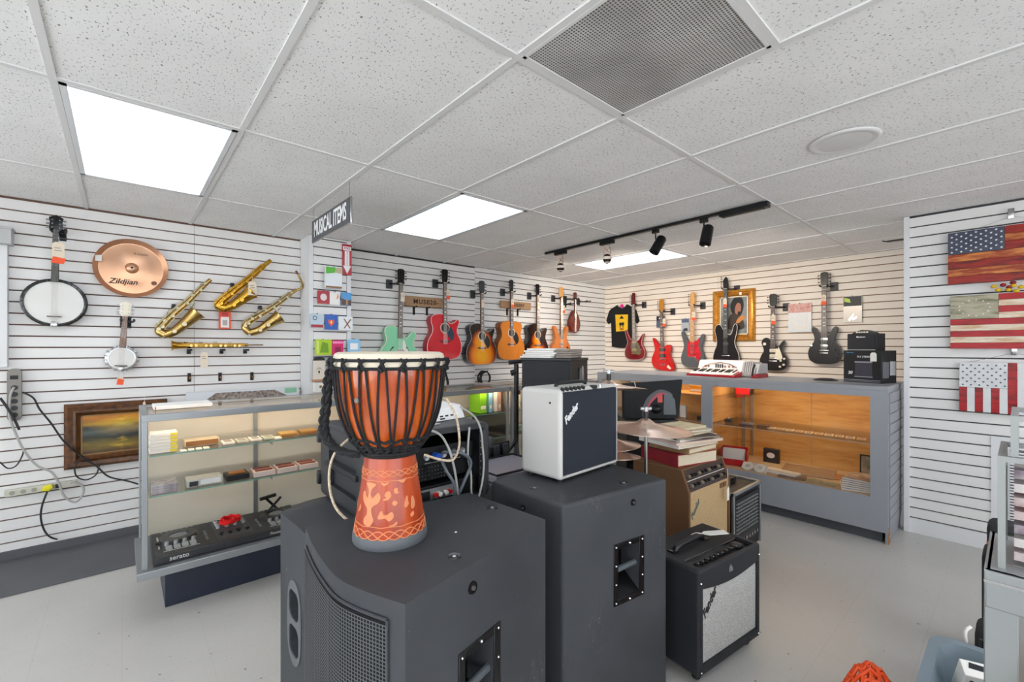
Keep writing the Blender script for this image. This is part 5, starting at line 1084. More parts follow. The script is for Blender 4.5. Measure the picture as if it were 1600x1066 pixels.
MB().prism([(-.20,.0),(-.06,.0),(-.06,.055),(-.20,.02)],-.27,.22,'x').build('keyboard_base',RPEARL,t,bevel=.004)
kb=MB().hull8([(-.0088,-.195,.022),(.0088,-.195,.022),(.0088,-.07,.055),(-.0088,-.07,.055),(-.0088,-.195,.030),(.0088,-.195,.030),(.0088,-.07,.064),(-.0088,-.07,.064)]).mesh('white_key',mat('ivory_key','#f0ebe4',.25),True,.0015,1)
kk=MB().hull8([(-.005,-.15,.040),(.005,-.15,.040),(.005,-.07,.060),(-.005,-.07,.060),(-.005,-.145,.052),(.005,-.145,.052),(.005,-.07,.073),(-.005,-.07,.073)]).mesh('black_key',BLACKG,True,.001,1)
for k in range(23):
    o=link('white_key',kb,t); o.location=(-.235+.0192*k,0,0)
    if k%7 not in (2,6) and k<22: o=link('black_key',kk,t); o.location=(-.2254+.0192*k,0,0)
for x_ in (-.15,-.12,.05,.09,.13): MB().lathe([(.001,.006),(.011,.006),(.012,0)],n=12,M=TR(x_,-.052,.095)@RX(1.2)).build('register_switch',mat('rose_chrome','#c9a8a0',.25,metal=.8),t)
m=MB(); [m.box(-.05+.022*k,-.036+.022*k,-.056,-.05,.08,.118) for k in range(4)]; m.build('grille_bars',DARKG,t,bevel=.001)
MB().tube([(-.2,-.05,.07),(-.15,-.062,.10),(-.1,-.055,.12),(0,-.045,.135),(.1,-.055,.12),(.17,-.062,.09)],.004,6).build('trim_line',mat('rose_chrome','#c9a8a0',.25,metal=.8),t)
m=MB()
for k in range(9): m.prism([(-.03,.02),(.14,.02),(.14,.13),(0,.13)] if k%2 else [(-.04,.01),(.15,.01),(.15,.14),(-.01,.14)],.212+.009*k,.219+.009*k,'x')
m.build('bellows',mat('grey_bellows','#a9a7a8',.4),t,smooth=False)
MB().prism([(-.05,.035),(.15,.035),(.15,.13),(-.0,.13)],.296,.35,'x').build('bass_box',mat('grey_bellows','#a9a7a8',.4),t,bevel=.01)
MB().prism([(-.055,.0),(.15,.0),(.15,.035),(-.05,.035)],.296,.352,'x').build('bass_foot',RPEARL,t,bevel=.004)
MB().tube([(.33,-.05,.12),(.34,-.10,.08),(.33,-.10,.02)],.009,8).build('bass_strap',BLACK,t)
o=MB().tube([(4.3,1.95,1.139),(4.33,1.85,1.139),(4.36,1.72,1.139)],.008,8).build('flute_piece',mat('black_wood_flute','#2a2522',.35)); tag(o,'black thin case lying on the counter under the single-cutaway guitar','instrument')
o=MB().lathe([(.001,.02),(.05,.018),(.085,.006),(.09,0)],(4.5,1.092,1.1305),24).build('round_cap',BLACK); tag(o,'low round black disc lying on the counter below the double-cutaway guitar','disc')
cx,cy=4.44,.835
t=thing('amplifier_box','black printed carton with a picture of an amplifier on the counter','box',(cx,cy,1.1305),RB-.32)
w2,h2,d2=.135,.255,.20
MB().box(-w2,w2,-.0,d2,0,h2).build('carton',BLACK,t,bevel=.002)
text('FLY STEREO',.020,WINK,t,(.02,-.0008,.205),bold=.01); text('30',.034,WINK,t,(-.085,-.0008,.075),shear=.2,bold=.02); text('Blackstar',.015,mat('cyan_print','#5aa3c8',.4),t,(-.085,-.0008,.238))
MB().prism([(-.05,.045),(.075,.045),(.07,.165),(-.045,.165)],-.001,0,'y').build('printed_amp',mat('print_dark_violet','#3b3944',.4),t,smooth=False)
MB().box(-.052,.077,-.0016,-.001,.042,.049).box(-.05,.075,-.0016,-.001,.158,.168).box(-.13,.13,-.0016,-.0,.018,.022).box(-.13,.13,-.0016,-.0,.008,.011).build('printed_lines',mat('print_grey','#9a98a0',.4),t,smooth=False,kind='stuff')
MB().box(w2,w2+.001,.02,.10,.04,.165).build('grey_text_block',mat('print_mid_grey','#6b6b70',.5),t,smooth=False); MB().box(w2,w2+.0012,.115,.19,.06,.17).build('white_text_block',mat('print_light_grey','#b9b9bc',.5),t,smooth=False)
tg=MB().prism([(-.022,-.07),(.022,-.07),(.022,-.012),(.010,0),(-.010,0),(-.022,-.012)],-.001,0,'y').build('price_tag',PAPER); tg.location=(cx-.035,cy-.08,1.1305+.24); tg.rotation_euler=(0,0,RB-.32); tag(tg,'white price tag hanging on the amplifier carton','price tag')
t=thing('mini_amplifier','small black practice amplifier standing on its carton','amplifier',(cx+.015,cy+.01,1.1305+h2),RB-.32)
MB().box(-.105,.105,.01,.13,0,.135).build('cabinet',BLACK,t,bevel=.004)
MB().box(-.097,.097,.004,.01,.012,.122).build('grille',mat('grille_cloth_black','#26262b',.8,bump=.5,bscale=300),t,smooth=False); MB().box(-.1,.1,.002,.008,.002,.009).build('silver_strip',STEEL,t,smooth=False)
MB().prism([(-.075,.135),(-.05,.152),(0,.165),(.05,.152),(.075,.135)],.012,.12,'y').build('control_arch',DARKG,t,bevel=.003)
for k in range(5): MB().lathe([(.007,0),(.006,.010),(.001,.010)],n=10,M=TR(-.03+.018*k,.012,.146)@RX(PI/2)).build('knob',CREAM,t)
text('Blackstar',.018,WINK,t,(0,.0035,.108),bold=.01)

# cable coil and strap on the middle wall
m=MB()
for k in range(6): m.tube([(.09*math.cos(a*.5+k)*(.8+.05*k),.01*k-.03,.09*math.sin(a*.5+k)*(.85+.03*k)) for a in range(13)],.007,6)
m.tube([(0,.08,.085),(0,-.06,.085),(0,-.065,.10)],.006,6); m.xf(TR(3.381,4.38,1.029)); tag(m.build('cable_coil',BLKC),'coiled black instrument cable hanging under the sunburst acoustic guitar','cable')
x_,z_=(2.79, 1.21)
t=thing('guitar_strap','black strap with tan leather end hanging under the red guitar','strap',(x_,4.40,z_),0)
MB().prism([(-.03,-.36),(.02,-.36),(.0,.0),(-.03,.0)],-.006,0,'y').build('webbing',BLACK,t,smooth=False); MB().prism([(-.012,-.02),(.04,-.05),(.045,-.01),(.02,.06),(-.02,.03)],-.012,-.004,'y').build('leather_end',mat('tan_leather','#a8824a',.5),t,smooth=False)
MB().prism([(.0,-.03),(.03,-.05),(.075,-.2),(.08,-.36),(.05,-.36),(.045,-.2)],-.014,-.008,'y').build('webbing',BLACK,t,smooth=False)
# ================================================================= CENTRE ISLAND
def m_cab(nt,v,b):
    n=noise(nt,v,3,5); base=ramp(nt,n,[(.3,'#393b3f'),(.7,'#45474b')])
    sc_=noise(nt,mapping(nt,v,(6,6,2.2),rot=(.5,.3,.2)),5,2); scr=ramp(nt,sc_,[(.498,'#000000'),(.5,'#7a7a7a'),(.503,'#000000')])
    msk=ramp(nt,noise(nt,v,4,2),[(.55,'#000000'),(.66,'#ffffff')]); s=mixc(nt,1.0,scr,msk,'MULTIPLY')
    dots=ramp(nt,noise(nt,v,70,1),[(.80,'#000000'),(.82,'#505050')]); c=mixc(nt,1.0,base,s,'ADD'); c=mixc(nt,1.0,c,dots,'ADD')
    bump(nt,b,noise(nt,v,420,3),.35,.001); return c
CAB=nodemat('worn_black_cabinet_paint',m_cab,.6,spec=.3)
GRL=mat('grille_steel_grey','#5c5f64',.45,metal=.3)
def cut(o,mb):
    c=mb.build('cutter',None,smooth=False); c.parent=o.parent; md=o.modifiers.new('b','BOOLEAN'); md.object=c; md.operation='DIFFERENCE'; md.solver='EXACT'
    bpy.context.view_layer.update(); dg=bpy.context.evaluated_depsgraph_get()
    me=bpy.data.meshes.new_from_object(o.evaluated_get(dg)); o.modifiers.remove(md); old=o.data; o.data=me; me.name=o.name
    for pl_ in me.polygons:
        if pl_.area>.0025: pl_.use_smooth=False
    bpy.data.meshes.remove(old); cm=c.data; bpy.data.objects.remove(c); bpy.data.meshes.remove(cm)
def sidem(p0,p1):
    p0=Vector(p0); d=(Vector(p1)-p0).normalized(); a=math.atan2(d.y,d.x)
    return TR(p0.x,p0.y,0)@RZ(a)      # local x along the side, local -y outward
def barhandle(t,body,M,u0,u1,z0,z1):
    """rectangular bar handle with recessed cup; plate u0..u1, z0..z1 on the side plane"""
    m_=.022
    cut(body,MB().box(u0+m_,u1-m_*1.3,-.02,.10,z0+m_,z1-m_,M))
    f=MB().box(u0,u0+m_,-.004,.001,z0,z1,M).box(u1-m_*1.3,u1,-.004,.001,z0,z1,M).box(u0+m_,u1-m_*1.3,-.004,.001,z0,z0+m_,M).box(u0+m_,u1-m_*1.3,-.004,.001,z1-m_,z1,M)
    h=f.build('side_handle',BLACKM,t,bevel=.0015,seg=1)
    MB().box(u0+m_,u1-m_*1.3,.092,.099,z0+m_,z1-m_,M).hull8([M@Vector(p) for p in [(u0+m_,.0,z0+m_),(u1-m_*1.3,.0,z0+m_),(u1-m_*1.3,.09,z0+m_),(u0+m_,.09,z0+m_),(u0+m_,.0,z0+m_+.004),(u1-m_*1.3,.0,z0+m_+.004),(u1-m_*1.3,.09,z0+m_+.06),(u0+m_,.09,z0+m_+.06)]]).build('cup',BLACKM,h,smooth=False)
    zc=z0+(z1-z0)*.52
    MB().cyl(M@Vector((u0+m_*.8,.02,zc)),M@Vector((u1-m_,.02,zc+.006)),.011,14).build('bar',mat('handle_grey_rubber','#4c5257',.45),h)
    m=MB()
    for i in range(4):
        for u in (u0+.010,u1-.012): m.ball(M@Vector((u,-.004,z0+.012+(z1-z0-.024)*i/3)),.0042,8,4)
    for z in (z0+.01,z1-.01): m.ball(M@Vector(((u0+u1)/2,-.004,z)),.005,8,4)
    m.build('screws',CHROME,h,kind='stuff')
def insert(t,M,u,z,r=.013):
    i=MB().lathe([(.0+.002,.002),(r*.45,.002),(r*.5,.0035),(r*.95,.004),(r,.0)],n=18,M=M@TR(u,0,z)@RX(PI/2)).build('fly_point',BLACKM,t)
    MB().lathe([(.001,.0075),(r*.35,.007),(r*.4,.003)],n=10,M=M@TR(u,0,z)@RX(PI/2)).build('bolt',PEG,i)
def topinsert(t,x,y,z,r=.017):
    i=MB().lathe([(r*.4,.0006),(r*.5,.0025),(r*.95,.003),(r,.0)],(x,y,z),18).build('rigging_cup',BLACKG,t)
    MB().lathe([(.001,.004),(r*.3,.0035),(r*.38,.0006)],(x,y,z),10).build('bolt',PEG,i)
# front cabinet under the drum
frontA=[(.413,1.41),(.392,1.27),(.381,1.15),(.380,1.05),(.401,.965),(.447,.851)]
def cabinet(label,outl,H,r=.012):
    t=thing('speaker_cabinet',label,'speaker',(0,0,0),0,'large black speaker cabinets')
    b=MB().prism(outl,.0,H,'z').build('body',CAB,t,bevel=r,seg=3)
    return t,b
fa=spline(frontA,5,False)
t,b=cabinet('large black speaker cabinet with curved grille front, carrying the djembe',fa+[(.999,.982),(.969,1.352)],.87)
M=sidem((.447,.851),(.999,.982)); barhandle(t,b,M,.164,.330,.415,.672)
insert(t,M,.216,.811,.016); topinsert(t,.936,1.17,.87); topinsert(t,.645,.962,.87)
o=MB().lathe([(.001,.002),(.0035,.0015),(.004,0)],(.733,1.086,.87),8).build('white_paint_spot',PAPER,t)
# curved perforated grille as real lattice
def arcpts(P,off,n):
    out=[];L=[0]
    for i in range(1,len(P)): L.append(L[-1]+(Vector(P[i])-Vector(P[i-1])).length)
    for k in range(n+1):
        s=L[-1]*k/n; i=max(j for j in range(len(L)-1) if L[j]<=s+1e-9); u=(s-L[i])/(L[i+1]-L[i]); a=Vector(P[i]).lerp(Vector(P[i+1]),u)
        j0,j1=max(0,i-2),min(len(P)-1,i+3); d=(Vector(P[j1])-Vector(P[j0])).normalized(); nn=Vector((d.y,-d.x)); out.append((a+nn*off,nn))
    return out
seg=[p for p in fa]
# outward normal of the front points away from the cabinet centre
def grille(t,P,i0,i1,ncol,nrow,z0,z1,sgn):
    n=300; A=arcpts(P,0,n); A=A[int(n*i0):int(n*i1)+1]; m=MB(); bk=MB(); K=len(A)-1
    for k in range(0,K,6):
        a,na=A[k]; b_,nb=A[min(k+6,K)]
        q=[a+na*sgn*.0035,b_+nb*sgn*.0035]; bk.add([(q[0].x,q[0].y,z0-.004),(q[1].x,q[1].y,z0-.004),(q[1].x,q[1].y,z1+.004),(q[0].x,q[0].y,z1+.004)],[(0,1,2,3)])
    def strip(a,na,b_,nb,za,zb,o=.0075):
        p,q=a+na*sgn*o,b_+nb*sgn*o; m.add([(p.x,p.y,za),(q.x,q.y,za),(q.x,q.y,zb),(p.x,p.y,zb)],[(0,1,2,3)])
    dz=(z1-z0)/nrow
    for r in range(nrow+1):
        for k in range(0,K,6): strip(*A[k],*A[min(k+6,K)],z0+r*dz-dz*.15,z0+r*dz+dz*.15)
    for c_ in range(ncol+1):
        f=c_/ncol*K; i=min(int(f),K-1); a,na=A[i]; b_,nb=A[i+1]; ctr=a.lerp(b_,f-i); d=(b_-a).normalized(); w_=.15*(A[-1][0]-A[0][0]).length/ncol
        strip(ctr-d*w_,na,ctr+d*w_,na,z0,z1,.0072)
    bk.build('grille_foam',mat('black_foam','#0a0a0c',.9),t,smooth=False)
    m.build('grille',GRL,t,smooth=False)
    e=MB(); 
    for zz in (z0-.012,z1+.012):
        e.tube([(p+nn*sgn*.004).to_3d()+Vector((0,0,zz)) for p,nn in A[::12]+[A[-1]]],.0035,6)
    for p,nn in (A[0],A[-1]): e.tube([(p.x+nn.x*sgn*.004,p.y+nn.y*sgn*.004,z0-.012),(p.x+nn.x*sgn*.004,p.y+nn.y*sgn*.004,z1+.012)],.0035,6)
    e.build('grille_edge',CAB,t)
# sign: frontA runs +Y to -Y with cabinet on the +X side; n=(d.y,-d.x) with d~(0,-1) -> (-1,0): outward
grille(t,fa,.05,.92,54,92,.03,.815,1)
MB().tube([(.4475,.8835,.02),(.4475,.8835,.83)],.0022,6).build('seam_shadow_gap',BLACK,t) if False else None
# right-hand cabinet (seen from its narrow back)
fb=spline([(1.679,.954),(1.700,1.07),(1.712,1.20),(1.702,1.35),(1.68,1.48)],4,False)
t,b=cabinet('tall black speaker cabinet seen from behind, carrying the white amplifier',[(1.12,1.409),(1.134,1.029)]+fb,.87)
M=sidem((1.134,1.029),(1.679,.954)); barhandle(t,b,M,.242,.408,.444,.676); insert(t,M,.347,.814)
M2=sidem((1.12,1.409),(1.134,1.029)); insert(t,M2,.187,.811,.011); topinsert(t,1.19,1.228,.87); topinsert(t,1.503,1.04,.87)
MB().box(.11,.27,-.004,.001,.10,.26,M2).build('input_plate',BLACKM,t,bevel=.002)
# left cabinet with oval handle, under the rack case
fc=spline([(.44,1.80),(.50,1.845),(.58,1.875),(.70,1.868),(.80,1.84),(.95,1.79)],4,False)
t,b=cabinet('black speaker cabinet with oval side handle, behind the front cabinet and under the rack case',[(.455,1.445),(.44,1.80)][:1]+[(.44,1.80)]+fc[1:]+[(.96,1.445)],.80,.010)
M=sidem((.44,1.80),(.455,1.445))
ov=[(.154,.317),(.20,.34),(.222,.40),(.222,.52),(.20,.585),(.154,.608),(.11,.585),(.09,.52),(.09,.40),(.11,.34)]
ov=spline(ov,3)
h1=rrect(.108,.204,.475,.572,.03); h2=rrect(.108,.204,.352,.452,.03)
cut(b,MB().prism(h1,-.02,.09,'y',M)); cut(b,MB().prism(h2,-.02,.09,'y',M))
pl=MB().prism(ov,-.004,.0005,'y',M).build('oval_handle_plate',mat('handle_plate_grey','#5d6064',.5),t,bevel=.001,seg=1)
cut(pl,MB().prism(h1,-.02,.09,'y',M)); cut(pl,MB().prism(h2,-.02,.09,'y',M))
# ---------------------------------------------------------------- djembe
DX,DY,DZ=.577,1.187,.8702
t=thing('djembe','carved wooden djembe drum with black rope lacing and cream skin','drum',(DX,DY,DZ),0)
HT=.528
def m_bowl(nt,v,b):
    g=noise(nt,mapping(nt,v,(18,18,2.2)),1.2,5,.6); w_=noise(nt,v,6,3)
    c=ramp(nt,g,[(.25,'#6b1f08'),(.5,'#b5480f'),(.75,'#d06a24')]); return mixc(nt,.25,c,ramp(nt,w_,[(.35,'#8f2f0c'),(.65,'#d9742c')]))
DW=nodemat('lacquered_orange_drum_wood',m_bowl,.18,coat=.7)
DS=nodemat('lacquered_redbrown_stem_wood',lambda nt,v,b:ramp(nt,noise(nt,mapping(nt,v,(14,14,2.5)),1.3,5,.6),[(.25,'#7f2206'),(.5,'#ad3a0a'),(.78,'#c4561c')]),.32,coat=.25)
ROPE=mat('black_rope','#16171a',.8,bump=.8,bscale=160)
CARV=mat('carved_pale_wood','#d9875a',.5,var=.06,vscale=40)
def brad(z):      # bowl radius at height z (0=base)
    T=[(.245,.062),(.262,.083),(.285,.101),(.32,.120),(.36,.134),(.41,.143),(.46,.148),(.505,.151)]
    for (a,ra),(b_,rb) in zip(T,T[1:]):
        if z<=b_: u=(z-a)/(b_-a); return ra+(rb-ra)*max(0,u)
    return T[-1][1]
def srad(z):
    T=[(.0,.100),(.03,.098),(.10,.089),(.18,.077),(.24,.070),(.262,.068)]
    for (a,ra),(b_,rb) in zip(T,T[1:]):
        if z<=b_: return ra+(rb-ra)*(z-a)/(b_-a)
    return T[-1][1]
MB().lathe([(brad(z),z) for z in [.250,.262,.275,.285,.30,.32,.34,.36,.385,.41,.46,.50]]+[(.140,.505)],n=64).build('bowl',DW,t)
MB().lathe([(srad(z),z) for z in [.022,.04,.07,.10,.14,.18,.21,.24,.262]],n=64).build('stem',DS,t)
MB().lathe([(.090,.0),(.101,.0),(.1035,.006),(.1025,.024),(.099,.030)],n=64).build('rubber_base_ring',mat('grey_rubber','#5b5e63',.6),t)
SK=mat('cream_goat_skin','#dcd0bb',.5,var=.06,vscale=10)
MB().lathe([(.001,HT),(.10,HT),(.140,HT-.001),(.149,HT-.006),(.153,HT-.018),(.1545,HT-.036),(.153,HT-.045)],n=64).build('skin',SK,t)
def ringrope(z,r,th,amp=0,n=120,tw=0):
    return MB().tube([((r+amp*math.cos(tw*2*PI*k/n))*math.cos(2*PI*k/n),(r+amp*math.cos(tw*2*PI*k/n))*math.sin(2*PI*k/n),z+amp*math.sin(tw*2*PI*k/n)) for k in range(n)],th,7,closed=True)
ringrope(HT-.022,.158,.0042).build('upper_ring',ROPE,t); ringrope(HT-.043,.158,.0042).build('lower_ring',ROPE,t)
NV=19
for k in range(NV):     # knots between the two rings
    a=2*PI*(k+.5)/NV; c_,s_=math.cos(a),math.sin(a)
    MB().tube([(.160*math.cos(a-.05),.160*math.sin(a-.05),HT-.018),(.166*c_,.166*s_,HT-.028),(.160*math.cos(a+.05),.160*math.sin(a+.05),HT-.046),(.163*c_,.163*s_,HT-.05),(.160*math.cos(a-.05),.160*math.sin(a-.05),HT-.04),(.166*c_,.166*s_,HT-.03),(.160*math.cos(a+.06),.160*math.sin(a+.06),HT-.019)],.0042,6).build('rope_knot',ROPE,t)
for k in range(NV):     # vertical lacing
    for s in (-1,1):
        a0=2*PI*(k+.5)/NV+s*.055; a1=2*PI*(k+.5)/NV+s*(PI/NV-.022)
        q=[]
        for i in range(12):
            u=i/11; z=HT-.045-(HT-.045-.272)*u; a=a0+(a1-a0)*u; r=brad(z)+.0045; q.append((r*math.cos(a),r*math.sin(a),z))
        MB().tube(q,.0034,6).build('lacing_rope',ROPE,t)
for z,r,th in ((.290,.106,.0042),(.272,.093,.005),(.262,.085,.005)): ringrope(z,r,th,.003,144,24).build('waist_ring',ROPE,t)
for z,r in ((.250,.0785),(.244,.074)): ringrope(z,r,.006).build('waist_ring',ROPE,t)
for k in range(NV):
    a=2*PI*(k)/NV; MB().tube([(.104*math.cos(a-.06),.104*math.sin(a-.06),.296),(.112*math.cos(a),.112*math.sin(a),.288),(.096*math.cos(a+.05),.096*math.sin(a+.05),.270),(.088*math.cos(a+.08),.088*math.sin(a+.08),.258)],.0042,6).build('waist_knot',ROPE,t)
# carrying braid on the left side: hangs from rim to waist
LA=math.atan2(.6587,-.7524); lx,ly=-.7524*1,.6587  # unit vector to the left of the picture
def L3(d,z,o=0): # distance d to the left, o towards the camera
    return (lx*d-.6587*o,ly*d-.7524*o,z)
path=spline([L3(.150,.49,.03),L3(.163,.46,.03),L3(.168,.42,.03),L3(.172,.37,.03),L3(.178,.33,.03),L3(.172,.295,.035),L3(.150,.270,.045),L3(.115,.255,.06),L3(.070,.250,.075)],8,False)
for ph in (0,2*PI/3,4*PI/3):
    q=[]
    for i,p in enumerate(path):
        a=ph+i*.42; q.append((p[0]+lx*.0075*math.cos(a),p[1]+ly*.0075*math.cos(a),p[2]+.004*math.cos(a*2)) if False else (p[0]+lx*.008*math.cos(a)-.66*.005*math.sin(2*a),p[1]+ly*.008*math.cos(a)-.75*.005*math.sin(2*a),p[2]+.003*math.sin(a)))
    MB().tube(q,.0072,7).build('carrying_braid',ROPE,t)
# carved decoration following the stem
def SP3(th,z,off=.0008):
    """th: angle to the right of the camera-facing direction"""
    a=math.atan2(-.7524,-.6587)+th; r=srad(z)+off; return (r*math.cos(a),r*math.sin(a),z)
for zc,am in ((.040,.011),(.199,.008)):
    for ph in range(3):
        n=240; q=[SP3(2*PI*k/n,zc+am*math.sin(7*2*PI*k/n+ph*2*PI/3),.0002) for k in range(n)]
        MB().tube(q,.0016 if zc<.1 else .0014,6,closed=True).build('carved_braid_line',CARV,t)
for zc in (.060,.178):
    q=[SP3(2*PI*k/200,zc+.0022*abs(math.sin(11*PI*k/200)),-.0002) for k in range(200)]; MB().tube(q,.0013,6,closed=True).build('carved_border',CARV,t)
def motif(pts,name='carved_motif',thk=.0012):
    """pts in (metres right of centre on the surface at radius ~.085, height)"""
    P=spline([(x,z) for x,z in pts],4); tr=geometry.tessellate_polygon([[Vector((x,z,0)) for x,z in P]])
    # subdivide by projecting a fine grid: cut triangles once
    V=[Vector((x,z)) for x,z in P]; F=[tuple(f) for f in tr]
    for _ in range(2):
        NF=[];mid={}
        def mp(a,b):
            k=(min(a,b),max(a,b))
            if k not in mid: V.append((V[a]+V[b])/2); mid[k]=len(V)-1
            return mid[k]
        for a,b_,c_ in F:
            x,y,z=mp(a,b_),mp(b_,c_),mp(c_,a); NF+=[(a,x,z),(x,b_,y),(z,y,c_),(x,y,z)]
        F=NF
    m=MB().add([SP3(v.x/.085,v.y,thk) for v in V],F); m.tube([SP3(x/.085,z,.0004) for x,z in P],.0011,5,closed=True); m.build(name,CARV,t,smooth=False)
def scaleP(P,cx,cz,s): return [(cx+x*s,cz+z*s) for x,z in P]
motif([(-.052,.172),(-.030,.174),(-.018,.170),(-.030,.160),(-.034,.145),(-.026,.135),(-.018,.143),(-.010,.150),(-.004,.140),(-.008,.126),(-.022,.116),(-.028,.108),(-.024,.090),(-.020,.078),(-.030,.064),(-.046,.068),(-.048,.080),(-.040,.092),(-.040,.108),(-.050,.118),(-.060,.130),(-.062,.145),(-.056,.150),(-.050,.140),(-.042,.135),(-.040,.150),(-.044,.162)])
motif([(.008,.142),(.012,.152),(.022,.152),(.024,.140),(.014,.131),(.004,.132),(.014,.138)])
motif([(.034,.150),(.034,.158),(.042,.160),(.042,.152),(.046,.148),(.038,.146)])
motif(circ(.034,.122,.006,10))
motif([(-.008,.086),(.000,.104),(.006,.094),(.016,.094),(.026,.100),(.030,.088),(.020,.078),(.010,.086),(.0,.084)])
motif([(.060,.112),(.066,.130),(.070,.134),(.070,.122),(.072,.114),(.064,.106)])
motif([(.080,.104),(.086,.130),(.092,.120),(.092,.104),(.084,.098)])
motif([(-.004,.176),(.006,.168),(.018,.177),(.006,.174)])
motif([(.046,.180),(.060,.172),(.072,.182),(.060,.178)])
motif([(.020,.064),(.036,.066),(.038,.074),(.03,.068)]); motif([(-.075,.10),(-.070,.112),(-.068,.100),(-.078,.092)]); motif([(.076,.084),(.084,.090),(.086,.082),(.078,.078)])
for k in range(6): motif([(-.14-.03*k,.09+.02*(k%2)),(-.13-.03*k,.12),(-.12-.03*k,.10),(-.13-.03*k,.085)])
m=MB(); c0=Vector((-.6587,-.7524,0)); rgt=Vector((.7524,-.6587,0)); z_=.404
p=(c0*.143*math.cos(.33)-rgt*.143*math.sin(.33)); nn=(c0*math.cos(.33)-rgt*math.sin(.33)).normalized()
a_=math.atan2(nn.y,nn.x)
Mx=TR(p.x+nn.x*.003,p.y+nn.y*.003,z_)@RZ(a_+PI/2)@RX(PI/2)
MB().lathe([(.001,.003),(.006,.003),(.0075,.001),(.0078,0)],n=18,M=Mx).build('medallion',mat('pewter','#8f8a80',.35,metal=.8),t); MB().lathe([(.0025,.0034),(.0045,.0034)],n=12,M=Mx).build('medallion_mark',INK,t)
# ---------------------------------------------------------------- white amplifier
def fender(t,size,m,loc,rot=(PI/2,0,0)):
    o=text('Fender',size,m,t,loc,rot,shear=.45,bold=.018,sx=.9,depth=.0015)
    return o
rw=math.atan2(.022,.421)
t=thing('guitar_amplifier','white guitar amplifier with dark blue-black grille cloth on the tall cabinet','amplifier',(1.295,1.189,.8702),rw)
WA=mat('white_textured_vinyl','#cfcdc9',.55,bump=.4,bscale=500)
W=.415; D=.222; H=.372
for (x,y) in ((.03,.03),(W-.03,.03),(.03,D-.03),(W-.03,D-.03)): MB().lathe([(.013,0),(.013,.013)],(x,y,0),12).build('foot',BLACK,t)
# shell as an open-front box
o=MB().box(0,W,0,D,.012,H).build('shell',WA,t,bevel=.018,seg=4)
cut(o,MB().box(.014,W-.014,-.02,.014,.028,H-.012)); 
cut(o,MB().prism([(-.02,H-.012),(.014,H-.012),(.06,H+.02),(-.02,H+.02)],.014,W-.014,'x'))
MB().box(.016,W-.016,.003,.012,.030,H-.014).build('grille_cloth',mat('blue_black_grille_cloth','#1b202c',.85,bump=.8,bscale=700,c2='#252b38',vscale=300),t,bevel=.002)
MB().prism([(.008,H-.016),(.014,H-.012),(.052,H-.001),(.052,H-.02),(.02,H-.03)],.018,W-.018,'x').build('control_panel',DARKG,t,smooth=False)
for k in range(6): MB().lathe([(.010,0),(.009,.014),(.001,.0145)],n=12,M=TR(.04+.027*k,.026,H-.009)@RX(.3)).build('knob',BLACK,t)
MB().box(.235,.265,.012,.035,H-.012,H+.004).build('switch_block',BLACK,t,bevel=.003); MB().lathe([(.008,0),(.007,.012),(.001,.012)],n=12,M=TR(.30,.024,H-.009)).build('knob',CHROME,t)
hd=MB().tube([(.10,D/2,H),(.105,D/2,H+.010),(.13,D/2,H+.014),(.28,D/2,H+.014),(.305,D/2,H+.010),(.31,D/2,H)],.008,8).build('carry_handle',BLACK,t)
o=fender(t,.040,WINK,(.068,.0015,.272),(PI/2,0,0)); o.rotation_euler=(PI/2,-.66,0)
MB().cyl((-.001,.055,H-.055),(.004,.055,H-.055),.005,10).build('side_screw',BLACK,t)
MB().cyl((.13,.0015,.042),(.13,.003,.042),.002,6).build('pilot_screw',CHROME,t)
# ---------------------------------------------------------------- black rack case with amplifiers
CS=mat('grey_black_moulded_case','#2b2d31',.5,bump=.3,bscale=250)
t=thing('rack_case','open black moulded rack case full of power amplifiers and cables','case',(.615,1.43,.8005),0)
W=.525; D=.49; H=.305
o=MB().box(0,W,0,D,0,H).build('shell',CS,t,bevel=.028,seg=4)
cut(o,MB().box(.03,W-.045,-.05,.38,.022,H-.022)); cut(o,MB().box(-.02,.02,.10,.37,.165,.245)); cut(o,MB().box(-.02,.02,.10,.37,.07,.14))
MB().box(-.012,.004,.08,.39,.142,.163).build('side_handle',CS,t,bevel=.004)
for k in range(3): MB().box(-.0135,-.012,.085,.385,.146+.006*k,.148+.006*k).build('handle_rib',BLACK,t,smooth=False)
for y,z in ((.50,.215),(.50,.045),): MB().box(.0,.05,y-.02,y+.018,z,z+.05).box(-.012,.02,y-.04,y-.015,z+.004,z+.046).build('latch',BLACK if z<.1 else CS,t,bevel=.003)
for z in (.19,.0): pass
MB().box(W-.004,W+.03,.02,.06,.19,.235).build('latch',BLACK,t,bevel=.003)
for x in (.032,W-.065): MB().box(x,x+.018,-.0,.006,.03,H-.03).build('rack_rail',BLACKM,t,smooth=False)
for k in range(9):
    MB().cyl((W-.056,-.002,.045+.027*k),(W-.056,.0,.045+.027*k),.003,6).build('rail_screw',CHROME,t)
def unit(z0,z1,y0,label):
    return MB().box(.05,W-.066,y0,.36,z0,z1).build('power_amplifier',BLACKM,t,smooth=False,bevel=.002,label=label)
u1=unit(.17,.235,.03,'upper rack unit with a blue connector'); u2=unit(.10,.165,.06,None); u3=unit(.03,.092,.02,'lower rack unit with silver panel and red knobs')
MB().cyl((.275,.0,.20),(.275,.03,.20),.014,14).build('blue_connector',mat('connector_blue','#1c4fae',.4),u1)
for x in (.24,.315,.36,.40): 
    MB().lathe([(.006,.0),(.013,.001),(.014,0)],n=16,M=TR(x,.029,.20)@RX(PI/2)).build('socket',PEG,u1)
MB().box(.23,.39,.027,.03,.175,.178).build('printed_line',PEG,u1,smooth=False)
MB().box(.20,.36,.017,.02,.04,.082).build('silver_panel',STEEL,u3,smooth=False)
